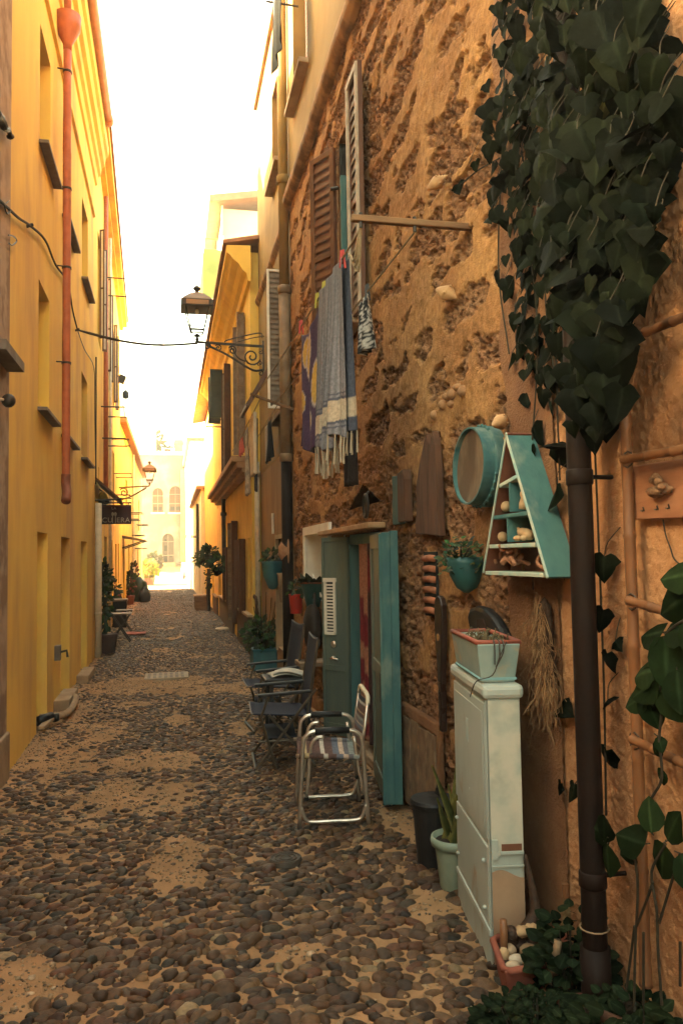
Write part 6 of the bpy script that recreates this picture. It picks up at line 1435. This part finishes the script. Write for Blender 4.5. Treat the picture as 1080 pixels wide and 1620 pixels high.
def trough():
    rg = random.Random(9); zt = .145
    A = Vector((1.175, 2.86, 0)); u = Vector((.16, -.30, 0)) ; 
    # trough lying across the foot of the cabinet: three sides of the rim show
    P = [Vector((1.135, 2.66, 0)), Vector((1.19, 2.90, 0)), Vector((1.47, 2.90, 0)), Vector((1.43, 2.67, 0))]
    root = thing("terracotta_trough", "terracotta trough filled with stones shells and driftwood at the foot of the cabinet", "planter", (P[0]+P[2])/2)
    cen = sum(P, Vector())/4; k = Vector((0, 0, 1))
    lo = [cen+(p-cen)*.86 for p in P]; hi = [p+k*zt for p in P]; ih = [cen+(p-cen)*.90+k*zt for p in P]; il = [cen+(p-cen)*.80+k*.03 for p in P]
    vs = lo+hi+ih+il; fs = [(0, 1, 2, 3)]+[(a+i, a+(i+1) % 4, a+4+(i+1) % 4, a+4+i) for a in (0, 4, 8) for i in range(4)]+[(12, 13, 14, 15)]
    b = MB(); b.add(vs, fs); b.build("tub", m_terra, root, bevel=.008)
    b = MB(); b.tube([q for p_, n_ in zip(P, P[1:]+P[:1]) for q in [p_.lerp(n_, .08)+k*zt, p_.lerp(n_, .5)+k*zt, p_.lerp(n_, .92)+k*zt]], .013, 8, closed=True); b.build("rim", m_terra, root, smooth=True)
    b = MB(); b.grid(lambda a, c: P[0].lerp(P[1], .06+.88*c).lerp(P[3].lerp(P[2], .06+.88*c), .06+.88*a)+k*(zt-.03+.02*vn(a*5, c*5)), 14, 14); b.build("soil", m_soil, root, smooth=True)
    def at(a, c, h=0): return P[0].lerp(P[1], c).lerp(P[3].lerp(P[2], c), a)+k*(zt-.015+h)
    grp = "things lying in the terracotta trough"
    for a, c, r, lb, m in ((.22, .30, (.032, .028, .018), "flat white pebble in front on the terracotta trough soil", mat("cream pebble", (.44, .38, .29), (.34, .28, .2), 20, .8)), (.14, .16, (.030, .020, .016), "cream shell piece near the front rim of the trough", mat("dull shell", (.36, .27, .18), (.26, .18, .11), 20, .8)), (.34, .2, (.022, .018, .012), "small tan pebble behind the front rim of the trough", MATS["pale stone"]), (.42, .5, (.035, .03, .025), "dark round stone in the middle of the trough", m_pipegrey), (.18, .62, (.025, .03, .02), "grey stone next to the upright cane", m_stone)):
        b = MB(); b.ball(at(a, c, .012), r, jit=.05, n=12, k=8); o = b.build("trough_stone", m, None, smooth=True); tag(o, lb, "stone", grp)
    c0 = at(.10, .58); root2 = thing("cane_stake", "short thick bamboo cane standing upright in the trough", "stake", c0)
    b = MB(); b.tube([c0-k*.05, c0+k*.06, c0+k*.125], [.013, .014, .0135], 12); b.build("cane", m_bamboo, root2, smooth=True); b = MB(); b.ball(c0+Vector((-.006, -.01, .0)), (.022, .02, .035), n=10, k=7); b.build("gourd", MATS["pale stone"], root2, smooth=True)
    root3 = thing("driftwood_stump", "twisted driftwood stump with upward branch at the back of the trough", "driftwood", at(.6, .7))
    dm = mat("wet driftwood", (.055, .027, .014), (.028, .014, .008), 34, .6, .6, 40)
    for pts, rs in (((at(.30, .75), at(.45, .78, .05), at(.6, .8, .12), at(.55, .85, .24), at(.5, .9, .32)), (.036, .03, .022, .012, .005)), ((at(.45, .7), at(.62, .6, .05), at(.75, .5, .02)), (.034, .03, .012)), ((at(.3, .8), at(.22, .7, .06), at(.3, .62, .05)), (.03, .03, .015))):
        b = MB(); sp = smoothpath(pts, 5); n_ = len(sp); b.tube(sp, [rs[min(int(i/5), len(rs)-2)]*(1-(i/5) % 1)+rs[min(int(i/5)+1, len(rs)-1)]*((i/5) % 1) if i < n_-1 else rs[-1] for i in range(n_)], 9); b.build("branch", dm, root3, smooth=True)
    for i, (a, c) in enumerate(((.36, .62), (.5, .66))):
        b = MB(); b.ball(at(a, c, .07), (.028, .024, .02), n=9, k=6, jit=.2); b.build("knot", MATS["pale stone"], root3, smooth=True)
    p = at(.98, .55, .06); root4 = thing("straw_whisk", "small straw whisk brush leaning behind the trough", "brush", p)
    b = MB()
    for i in range(60): q = p+Vector((rg.uniform(-.02, .02), rg.uniform(-.03, .03), rg.uniform(-.01, .01))); b.tube([p+Vector((rg.uniform(-.008, .008), rg.uniform(-.012, .012), .14)), p+Vector((rg.uniform(-.01, .01), rg.uniform(-.02, .02), .07)), q], .0012, 3, caps=False)
    b.build("bristles", mat("straw", (.36, .24, .11), (.22, .14, .06), 30, .9), root4); b = MB(); b.tube([p+k*.12, p+k*.17], .014, 8); b.build("handle", m_bamboo, root4)
trough()
def ground_plants():
    rg = random.Random(14)
    def G(): f = rg.uniform(.7, 1.4); return tuple(v*f for v in rg.choice([(.007, .012, .005), (.005, .009, .004), (.010, .015, .006)]))
    for nm, lb, cx, cy, rx, ry, h, n, Ls in (("leafy_plant", "low dark leafy plant at the foot of the trough in the bottom corner", 1.13, 2.42, .21, .17, .17, 1300, (.018, .034)), ("leafy_plant", "dark leafy plant around the foot of the thick pipe", 1.36, 2.60, .13, .12, .36, 260, (.03, .075)), ("leafy_plant", "dark bushy plant in the lower right corner under the trellis", 1.36, 2.20, .16, .28, .24, 620, (.03, .06))):
        root = thing(nm, lb, "plant", (cx, cy, 0)); b, st = MB(), MB()
        for i in range(n):
            a, r = rg.uniform(0, 6.28), rg.random()**.6; z = h*rg.random()*(1-.5*r*r); p = Vector((min(cx+rx*r*math.cos(a), RX-.03), cy+ry*r*math.sin(a), .02+z))
            leaf(b, p, (math.cos(a), math.sin(a), rg.uniform(-.4, .8)), (-.3, -.5, 1), rg.uniform(*Ls), OVATE, .2, .2, G(), 1.3)
            if i % 6 == 0: st.tube([(cx+rx*.3*r*math.cos(a), cy+ry*.3*r*math.sin(a), 0), p], .002, 4)
        b.build("foliage", m_leaf, root, smooth=True, cols=True); st.build("stems", m_stem, root)
    P = (1.18, 2.02); root = thing("terracotta_tub", "long dark terracotta tub along the wall under the climber", "planter", (1.36, 2.1, 0))
    b = MB(); b.bb(1.24, 1.475, 1.55, 2.46, 0, .12); b.bb(1.225, 1.478, 1.53, 2.48, .12, .15); b.build("tub", mat("dark old terracotta", (.10, .03, .018), (.07, .022, .014), 8, .85), root, bevel=.01)
    b = MB(); b.bb(1.26, 1.46, 1.57, 2.44, .15, .156); b.build("soil", m_soil, root)
    b = MB(); b.tube(smoothpath([(1.28, 2.66, .0), (1.29, 2.62, .12), (1.31, 2.60, .26)], 5), [.022]*4+[.02]*4+[.014]*3, 8); o = b.build("split_cane", m_greywood, None, smooth=True); tag(o, "split grey stick leaning in the plants beside the pipe", "stick")
    b = MB(); b.tube(smoothpath([(1.30, 2.3, .17), (1.33, 2.15, .20), (1.38, 1.98, .20), (1.44, 1.85, .24)], 5), [.02]*16, 8); o = b.build("driftwood_branch", m_drift, None, smooth=True); tag(o, "driftwood branch lying across the terracotta tub", "driftwood")
ground_plants()
# ================================================================== FARTHER ALONG THE ALLEY
def foliage(b, c, r, n, L, rg, cols, outline=OVATE, up=.3):
    for i in range(n):
        d = Vector((rg.gauss(0, 1), rg.gauss(0, 1), rg.gauss(0, 1))).normalized()*rg.random()**.4; p = Vector(c)+Vector((d.x*r[0], d.y*r[1], d.z*r[2]))
        leaf(b, p, d+Vector((0, 0, rg.uniform(-.5, up))), (-.4, -.6, .7), rg.uniform(*L), outline, .2, .2, tuple(v*rg.uniform(.6, 1.4) for v in rg.choice(cols)), 1.2)
GR = [(.03, .045, .018), (.045, .06, .022), (.022, .034, .016)]
def right_far():
    rg = random.Random(31)
    # teal planter box with plants and wreath
    c = Vector((1.335, 11.55, 0)); root = thing("teal_planter", "square teal planter box with straggly plants on the ground beside the ochre house", "planter", c)
    b = MB(); b.bb(c.x-.18, c.x+.16, c.y-.24, c.y+.24, 0, .30); b.build("box", mat("blue teal paint", (.035, .13, .14), (.03, .10, .115), 6, .6, .1, 30), root, bevel=.012)
    b = MB(); b.bb(c.x-.19, c.x+.17, c.y-.25, c.y+.25, .27, .302); b.build("rim", MATS["blue teal paint"], root, bevel=.008)
    f = MB(); foliage(f, c+Vector((-.05, 0, .48)), (.26, .30, .24), 340, (.05, .10), rg, GR)
    for i in range(14): a = rg.uniform(0, 6.28); f.tube(smoothpath([c+Vector((0, 0, .3)), c+Vector((.15*math.cos(a), .2*math.sin(a), .7)), c+Vector((.2*math.cos(a), .25*math.sin(a), rg.uniform(.6, 1.1)))], 4), .006, 5)
    f.build("foliage", m_leaf, root, smooth=True, cols=True)
    w = onX(404, 962, RX-.12); root = thing("vine_wreath", "dark wreath of twisted vine hanging above the teal planter box", "wreath", w)
    b = MB()
    for k in range(5): b.tube([w+Vector((.015*math.sin(a*3+k), .20*math.cos(a)+.015*math.sin(a*5+k*2), .20*math.sin(a)+.015*math.cos(a*4+k))) for a in [i*.3142 for i in range(20)]], .014, 6, closed=True)
    b.build("hoop", m_drift, root)
    b = MB(); b.tube(smoothpath([w+Vector((0, -.05, -.15)), w+Vector((0, -.1, -.4)), w+Vector((0, -.08, -.75))], 4), .02, 6); foliage(b, w+Vector((0, -.1, -.45)), (.05, .10, .35), 60, (.05, .09), rg, GR); b.build("trailing_stem", m_leaf, root, cols=True)
    # teal half pot on the wall
    c = onX(431, 905, RX-.10); root = thing("wall_planter", "blue teal half pot with a dark plant fixed to the brown wall", "plant pot", c)
    b = MB(); b.lathe([(.02, -.24), (.06, -.22), (.13, -.05), (.15, .12), (.155, .15), (.14, .15)], c, 20); b.build("pot", MATS["blue teal paint"], root, smooth=True)
    f = MB(); foliage(f, c+Vector((0, .05, .2)), (.14, .16, .10), 70, (.06, .10), rg, GR); f.build("foliage", m_leaf, root, cols=True)
    b = MB(); b.tube([c+Vector((.09, -.1, .1)), c+Vector((.09, -.1, .48))], .012); b.build("hanger", m_iron, root)
    # basket beside the drainpipe, teal pot, red can on the pipe
    c = onX(455, 872, RX-.08); root = thing("straw_hat", "round pinkish straw hat hung beside the drainpipe", "hat", c)
    b = MB(); b.lathe([(.19, 0), (.18, .012), (.12, .02), (.11, .08), (.06, .11), (0, .115)], c, 24, M=Matrix.Rotation(rad(-90), 3, 'Y'), sy=.8, caps=False); b.build("straw", mat("pinkish straw", (.36, .19, .10), (.28, .14, .07), 20, .9, .5, 80), root, smooth=True)
    c = onX(468, 953, RX-.16); root = thing("red_can", "bright red tin pot clipped to the dark drainpipe", "tin pot", c)
    b = MB(); b.lathe([(.06, -.12), (.065, -.115), (.075, .08), (.08, .09), (.07, .09)], c, 18); b.build("tin", mat("bright red tin", (.46, .035, .02), None, 6, .45), root, smooth=True)
    f = MB(); foliage(f, c+Vector((0, 0, .14)), (.08, .1, .08), 30, (.05, .08), rg, GR); f.build("foliage", m_leaf, root, cols=True)
    c = onX(450, 925, RX-.08); root = thing("grey_pot", "greyish pot on the sill of the dark doorway behind the drainpipe", "plant pot", c)
    b = MB(); b.lathe([(.05, -.22), (.06, -.21), (.09, .12), (.1, .15), (.08, .15)], c, 16); b.build("pot", m_stone, root, smooth=True)
    # bench and hanging baskets
    c = Vector((1.12, 25.6, 0)); root = thing("wooden_bench", "small grey wooden bench by the right wall far down the alley", "bench", c)
    b = MB(); b.box(c+Vector((-.12, 0, .44)), (.50, 1.1, .06)); b.build("seat", m_stone, root, bevel=.01)
    for s in (-1, 1): b = MB(); b.box(c+Vector((-.12, s*.45, .21)), (.44, .08, .41)); b.build("leg", m_greywood, root, bevel=.01)
    b = MB(); b.box(c+Vector((-.12, -.2, .28)), (.36, .7, .05)); b.build("stretcher", m_greywood, root)
    for i, (x, y, r, lb) in enumerate(((319, 886, .30, "lowest left bush of hanging greenery on the far right wall"), (332, 878, .24, "upper bush of hanging greenery on the far right wall"), (345, 897, .22, "dark bush of hanging greenery nearest on the right wall"))):
        c = onX(x, y, 1.1); root = thing("hanging_basket", lb, "hanging plant", c, "hanging plants on the far right wall"); b = MB(); b.lathe([(.05, -.18), (.14, -.1), (.17, .0), (.15, 0)], c, 12); b.build("basket", m_pipe, root); f = MB(); foliage(f, c+Vector((0, 0, .05)), (r, r, r*.8), 110, (.08, .15), rg, GR); f.build("foliage", m_leaf, root, cols=True)
        b = MB(); b.tube([c+Vector((0, 0, 0)), c+Vector((.3, 0, .25))], .012); b.build("arm", m_iron, root)
    c = onZ(352, 996); b = MB(); b.ball(c+Vector((0, 0, .02)), (.17, .30, .035), jit=.05, n=12, k=6); o = b.build("flat_stone", mat("pale flat stone", (.50, .40, .28)), None, smooth=True); tag(o, "pale flat stone lying on the cobbles by the right wall", "stone")
    c = Vector((1.16, 24.2, 0)); b = MB(); b.tube(smoothpath([c, c+Vector((-.02, 0, .5)), c+Vector((.0, 0, 1.3))], 4), .06, 7); root = thing("wall_vine", "dark woody vine climbing the right wall below the hanging greenery", "vine", c); b.build("stem", m_iron, root); f = MB(); foliage(f, c+Vector((0, 0, 1.1)), (.10, .12, .45), 60, (.06, .1), rg, GR); f.build("foliage", m_leaf, root, cols=True)
right_far()

def text_mesh(name, body, size, m, parent, M, ext=.004, sx=1.0):
    cu = bpy.data.curves.new(name, 'FONT'); cu.body = body; cu.size = size; cu.extrude = ext; cu.align_x = 'CENTER'; cu.align_y = 'CENTER'; cu.space_character = 1.12
    to = bpy.data.objects.new(name+"_tmp", cu); COL.objects.link(to); dg = bpy.context.evaluated_depsgraph_get()
    me = bpy.data.meshes.new_from_object(to.evaluated_get(dg)); bpy.data.objects.remove(to); me.name = name
    me.transform(M@Matrix.Diagonal((sx, 1, 1, 1))); me.materials.clear(); me.materials.append(m)
    off = OFF[parent.name]; me.transform(Matrix.Translation(-off)); o = bpy.data.objects.new(name, me); COL.objects.link(o); o.parent = parent; OFF[o.name] = off; return o
def left_far():
    rg = random.Random(41)
    # hanging tavern sign
    y = 14.7; a = onY(159, 799, y); d = onY(208, 829, y); cx, cz = (a.x+d.x)/2, (a.z+d.z)/2; w, h = d.x-a.x, a.z-d.z
    root = thing("tavern_sign", "dark maroon hanging sign reading La Cullera on the left", "sign", (cx, y, cz))
    b = MB(); b.bb(a.x, d.x, y-.02, y+.02, d.z, a.z); b.build("board", mat("dark maroon", (.055, .010, .016), None, 4, .6), root, bevel=.004)
    cream = mat("cream lettering", (.55, .42, .32), None, 4, .7)
    R = Matrix(((1, 0, 0, 0), (0, 0, -1, 0), (0, 1, 0, 0), (0, 0, 0, 1)))
    def TM(x, z): return Matrix.Translation((x, y-.024, z)) @ R
    text_mesh("lettering", "LA", h*.20, cream, root, TM(cx-w*.06, cz+h*.32))
    text_mesh("lettering", "CU", h*.36, cream, root, TM(cx-w*.27, cz-h*.30)); text_mesh("lettering", "ERA", h*.36, cream, root, TM(cx+w*.24, cz-h*.30))
    for s in (-1, 1):
        b = MB(); x = cx-w*.055+s*w*.045; b.ball((x, y-.024, cz+h*.02), (.024, .006, .036), n=12, k=6); b.bb(x-.006, x+.006, y-.028, y-.02, cz-h*.44, cz+h*.0); b.build("spoon", cream, root)
    b = MB(); b.tube([(LX-.02, y, a.z+.04), (d.x, y, a.z+.04)], .012); b.tube([(a.x+.05, y, a.z), (a.x+.05, y, a.z+.04)], .008); b.tube([(d.x-.05, y, a.z), (d.x-.05, y, a.z+.04)], .008); b.build("bracket", m_iron, root)
    b = MB(); b.bb(a.x+.04, d.x-.04, y-.023, y-.02, a.z-.035, a.z-.028); b.build("trim_line", mat("worn red line", (.25, .08, .05)), root)
    c = onY(163, 785, 15.0); root = thing("wall_lamp", "yellow shaded lamp on a black arm under the awning", "lamp", c)
    b = MB(); b.lathe([(.10, -.06), (.085, .0), (.05, .07), (.02, .09)], c, 16, caps=False); b.build("shade", mat("yellow enamel", (.55, .38, .03), None, 5, .5), root, smooth=True); b = MB(); b.tube(smoothpath([c+Vector((0, 0, .08)), c+Vector((-.1, 0, .14)), c+Vector((-.22, 0, .05))], 4), .014); b.ball(c+Vector((0, 0, -.1)), (.12, .12, .07)); b.build("arm", m_iron, root)
    # climbing plant and dark pot
    c = Vector((-1.06, 14.3, 0)); root = thing("potted_climber", "dark climber in a brown pot beside the pale downpipe on the left", "potted plant", c)
    b = MB(); b.lathe([(.13, 0), (.14, .02), (.18, .30), (.19, .33), (.16, .33)], c, 18); b.build("pot", mat("dark brown pot", (.07, .035, .028)), root, smooth=True)
    f = MB(); foliage(f, c+Vector((-.05, 0, .95)), (.12, .18, .62), 260, (.06, .12), rg, GR); foliage(f, c+Vector((-.06, 0, 1.35)), (.13, .16, .25), 90, (.06, .12), rg, GR); f.tube(smoothpath([c+Vector((0, 0, .3)), c+Vector((-.05, .03, .9)), c+Vector((-.08, 0, 1.5))], 4), .02, 6); f.build("foliage", m_leaf, root, cols=True)
    # folding bistro table, crate, chairs
    def bistro(nm, lb, cat, c, h, s):
        root = thing(nm, lb, cat, c); c = Vector(c)
        b = MB(); b.box(c+Vector((0, 0, h)), (.40*s, .38*s, .03)); t = b.build("top", m_slatgrey, root, bevel=.005)
        for sy in (-1, 1):
            for sg in (-1, 1): b = MB(); b.bar(c+Vector((-.18*s*sg, sy*.15*s, 0)), c+Vector((.18*s*sg, sy*.15*s, h-.01)), .03, .025); b.build("leg", m_iron, root)
        b = MB(); b.bar(c+Vector((-.17*s, -.15*s, .04)), c+Vector((-.17*s, .15*s, .04)), .02, .02); b.build("stretcher", m_iron, root); return root
    bistro("folding_table", "small folding table with cross legs on the left near the dark pot", "table", (-.93, 16.2, 0), .55, 1.0)
    bistro("folding_stool", "second folding stool with cross legs farther left by the dark crate", "stool", (-.98, 18.4, 0), .48, .9)
    c = Vector((-1.16, 19.8, 0)); root = thing("dark_crate", "dark box with a pale lid standing against the left wall", "box", c); b = MB(); b.bb(c.x-.16, c.x+.16, c.y-.2, c.y+.2, .0, .62); b.build("crate", m_pipe, root, bevel=.01); b = MB(); b.bb(c.x-.18, c.x+.18, c.y-.22, c.y+.22, .62, .67); b.build("lid", m_slatgrey, root, bevel=.01)
    c = Vector((-.72, 17.5, .012)); b = MB(); b.grid(lambda u, v: c+Vector((.45*(u-.5), .55*(v-.5), .035+.006*math.sin(u*9+v*5))), 8, 8); o = b.build("red_mat", mat("faded red mat", (.30, .08, .06), None, 10, .95), None, solid=.01); tag(o, "faded red mat on the cobbles by the folding table", "mat")
    # bin bags
    for i, (x, yy, r, hh, lb, mm) in enumerate(((-1.14, 31.6, .34, .92, "large dark green rubbish bag heap on the left before the square", mat("dark green bag", (.015, .030, .018), None, 4, .4, .6, 8)), (-.92, 31.0, .22, .55, "smaller black rubbish bag in front of the green one", m_black))):
        b = MB(); b.lathe([(r*.7, 0), (r, .12*hh), (r*1.02, .5*hh), (r*.8, .82*hh), (r*.35, .95*hh), (.06, hh)], (x, yy, 0), 14); o = b.build("rubbish_bag", mm, None, smooth=True)
        for v in o.data.vertices: v.co += Vector((rg.uniform(-.04, .04), rg.uniform(-.04, .04), rg.uniform(-.03, .03)))*(1 if v.co.z > .02 else 0)
        tag(o, lb, "rubbish bag")
    # small canopies and plants along left houses
    w = Wall((-1.53, 26), (-1.40, 43.6), 1)
    root = thing("shop_canopy", "small flat canopy over a doorway far down on the left", "canopy", w.P(1.5, 2.3)); b = MB(); b.prism([(0, 2.35), (.75, 2.22), (.75, 2.26), (0, 2.42)], w.P(1.0, 0, 0), w.n, (0, 0, 1), w.d, 1.6); b.build("roof", m_slatgrey, root)
    for sx in (1.1, 2.5): b = MB(); b.tube([w.P(sx, 2.0, 0), w.P(sx, 2.24, .7)], .02); b.build("brace", m_iron, root)
    for i, (s, z, h, lb) in enumerate(((3.5, .75, .7, "flowering shrub in a pot by the far left wall"), (-4.6, .7, .7, "dark bushy potted plant on the left beyond the tables"), (5.9, 1.0, .9, "tall pinkish shrub by the far left wall near the rubbish bags"))):
        c = w.P(s, 0, .12); root = thing("potted_shrub", lb, "potted plant", c); b = MB(); b.lathe([(.12, 0), (.17, .3), (.18, .33), (.15, .33)], c, 14); b.build("pot", m_terra, root); f = MB(); foliage(f, c+Vector((0, 0, z)), (.16, .25, h*.55), 170, (.09, .16), rg, GR+[(.16, .05, .04)]); f.build("foliage", m_leaf, root, cols=True)
    # lamps/speaker at the eave
    c = onY(193, 600, 22.0); root = thing("flood_lamp", "small dark floodlight on the eave of the left houses", "lamp", c); b = MB(); b.box(c, (.18, .2, .22), Matrix.Rotation(.4, 3, 'Y')); b.build("head", m_iron, root, bevel=.02); b = MB(); b.tube([c, c+Vector((-.45, 0, .12))], .02); b.build("arm", m_iron, root)
    c = onY(199, 624, 22.0); root = thing("hanging_lamp", "small hanging lamp below the floodlight on the left", "lamp", c); b = MB(); b.lathe([(.05, -.12), (.09, -.08), (.09, .04), (.05, .10), (.015, .12)], c, 12); b.build("head", mat("blue grey lamp", (.06, .07, .08)), root, smooth=True); b = MB(); b.tube([c+Vector((0, 0, .1)), c+Vector((0, 0, .3)), c+Vector((-.42, 0, .34))], .012); b.build("arm", m_iron, root)
    # white bent drain hose and tap on the near left
    root = thing("waste_pipe", "pale bent waste pipe lying at the foot of the yellow wall", "pipe", (-1.1, 8.2, 0))
    b = MB(); b.tube(smoothpath([(LX-.02, 8.15, .10), (-1.10, 8.22, .09), (-1.02, 8.35, .08), (-.99, 8.7, .08), (-1.0, 9.15, .10), (-1.05, 9.3, .11)], 5), .034, 10); b.build("hose", m_stone, root, smooth=True)
    b = MB(); b.tube([(LX-.02, 8.02, .09), (-1.12, 8.18, .10)], .045, 10); b.tube([(-1.10, 8.2, .12), (-1.10, 8.2, .05)], .05, 10); b.build("joint", m_black, root, smooth=True)
    b = MB(); b.bar((-1.17, 7.9, .05), (-1.10, 8.25, .09), .06, .03); b.build("cover_strip", m_stone, root)
    c = Vector((LX+.03, 9.0, .62)); root = thing("tap_box", "small dark tap on the yellow pier between the door recesses", "tap", c); b = MB(); b.box(c, (.06, .10, .16)); b.build("plate", m_lead, root, bevel=.005); b = MB(); b.tube([c, c+Vector((.09, 0, .02)), c+Vector((.10, 0, -.05))], .014); b.build("spout", m_iron, root)
    # manhole / drain grate
    P = [onZ(x, y, .012) for x, y in ((226, 1078), (296, 1076), (297, 1063), (236, 1064))]; c = sum(P, Vector())/4
    root = thing("drain_cover", "pale square stone drain cover set in the middle of the alley", "drain cover", (c.x, c.y, 0))
    b = MB(); b.bb(c.x-.29, c.x+.29, c.y-.28, c.y+.28, -.02, .030); b.build("slab", mat("pale drain stone", (.34, .28, .20), (.28, .22, .15), 9, .9, .3, 60), root, bevel=.008)
    b = MB()
    for i in range(7):
        for j in range(2): b.bb(c.x-.25+i*.073, c.x-.21+i*.073, c.y-.24+j*.26, c.y-.04+j*.26, .0302, .032)
    b.build("slots", m_lead, root)
    c = onZ(452, 1364, -.004); root = thing("valve_cover", "small round iron cover with rings set in the pebbles", "cover", c); b = MB(); b.lathe([(.0, .022), (.085, .022), (.09, .0)], c, 24, caps=False)
    for r in (.03, .055, .078): b.tube([c+Vector((r*math.cos(a*.262), r*math.sin(a*.262), .024)) for a in range(24)], .005, 5, closed=True)
    b.build("lid", mat("dull iron lid", (.06, .045, .032), None, 20, .6), root, smooth=False)
left_far()

def square_things():
    rg = random.Random(51)
    c = Vector((-1.25, 50.5, .06)); root = thing("yellow_bush", "sunlit yellow green bush in a tub on the small square", "bush", c); b = MB(); b.lathe([(.3, 0), (.4, .4), (.36, .4)], c, 14); b.build("tub", m_terra, root); f = MB(); foliage(f, c+Vector((0, 0, .95)), (.55, .5, .5), 260, (.16, .28), rg, [(.16, .14, .012), (.11, .10, .012)]); f.build("foliage", m_leaf, root, cols=True)
    c = Vector((-.95, 55.5, .9)); root = thing("olive_bush", "olive green bush by the arched door steps", "bush", c); f = MB(); foliage(f, c+Vector((0, 0, .6)), (.5, .4, .55), 200, (.16, .26), rg, [(.05, .045, .015)]); f.tube([c-Vector((0, 0, .4)), c+Vector((0, 0, .5))], .05, 6); f.build("foliage", m_leaf, root, cols=True)
    for i, (x, yy, col, lb) in enumerate(((-1.95, 49.5, (.13, .17, .16), "pale blue motor scooter parked on the sunny square at left"), (.92, 52.5, (.5, .47, .42), "white motor scooter parked by the sunlit wall at right"))):
        c = Vector((x, yy, .0 if yy < 50 else .33)); root = thing("motor_scooter", lb, "scooter", c, "scooters on the square"); pm = mat("scooter paint %s" % ("blue" if i == 0 else "white"), col, None, 4, .4)
        for dy in (-.6, .6): 
            b = MB(); b.lathe([(.20, -.05), (.24, -.03), (.24, .03), (.20, .05)], c+Vector((0, dy, .24)), 16, M=Matrix.Rotation(rad(90), 3, 'Y')); b.build("wheel", m_black, root, smooth=True)
        b = MB(); b.ball(c+Vector((0, .35, .55)), (.18, .5, .25)); b.build("body", pm, root, smooth=True)
        b = MB(); b.bar(c+Vector((0, -.62, .25)), c+Vector((0, -.42, 1.05)), .30, .08); b.bar(c+Vector((0, -.5, .30)), c+Vector((0, .2, .30)), .26, .06); b.build("leg_shield", pm, root, bevel=.02)
        b = MB(); b.tube([c+Vector((-.32, -.36, 1.06)), c+Vector((0, -.44, 1.08)), c+Vector((.32, -.36, 1.06))], .02); b.build("handlebar", m_black, root)
        b = MB(); b.ball(c+Vector((0, .3, .80)), (.14, .42, .08)); b.build("seat", m_black, root, smooth=True)
    c = Vector((-1.0, 58.7, 9.35)); root = thing("roof_plant", "green leafy plant on the roof terrace of the arched house", "plant", c); b = MB(); b.lathe([(.2, 0), (.28, .4), (.25, .4)], c, 12); b.build("pot", m_terra, root); f = MB(); foliage(f, c+Vector((.1, 0, .95)), (.5, .3, .6), 130, (.2, .4), rg, [(.045, .06, .012), (.07, .08, .02)]); f.build("foliage", m_leaf, root, cols=True)
    c = Vector((-.1, 58.7, 9.35)); root = thing("roof_plant", "spreading palm like plant beside the green one on the roof terrace", "plant", c); b = MB(); b.lathe([(.2, 0), (.25, .3), (.22, .3)], c, 12); b.build("pot", m_terra, root); f = MB()
    for i in range(14): a = i*.449; leaf(f, c+Vector((0, 0, .35)), (math.cos(a), math.sin(a)*.6, .6), (0, -.3, 1), rg.uniform(.6, .9), OVATE, .2, .5, (.05, .055, .015), .5)
    f.build("fronds", m_leaf, root, cols=True)
square_things()

def haze():
    b = MB(); b.bb(-16, 9, -6, 100, -1.1, 21)
    m = bpy.data.materials.new("haze air"); m.use_nodes = True; nt = m.node_tree; nt.nodes.remove(nt.nodes["Principled BSDF"])
    v = nt.nodes.new("ShaderNodeVolumePrincipled"); v.inputs["Color"].default_value = (1.0, .93, .78, 1); v.inputs["Density"].default_value = 0.0028; v.inputs["Anisotropy"].default_value = 0.2
    nt.links.new(v.outputs[0], nt.nodes["Material Output"].inputs["Volume"])
    o = b.build("haze", m); tag(o, "thin warm haze filling the alley and the square beyond", "haze", kind='stuff')
haze()
SC.cycles.volume_bounces = 0
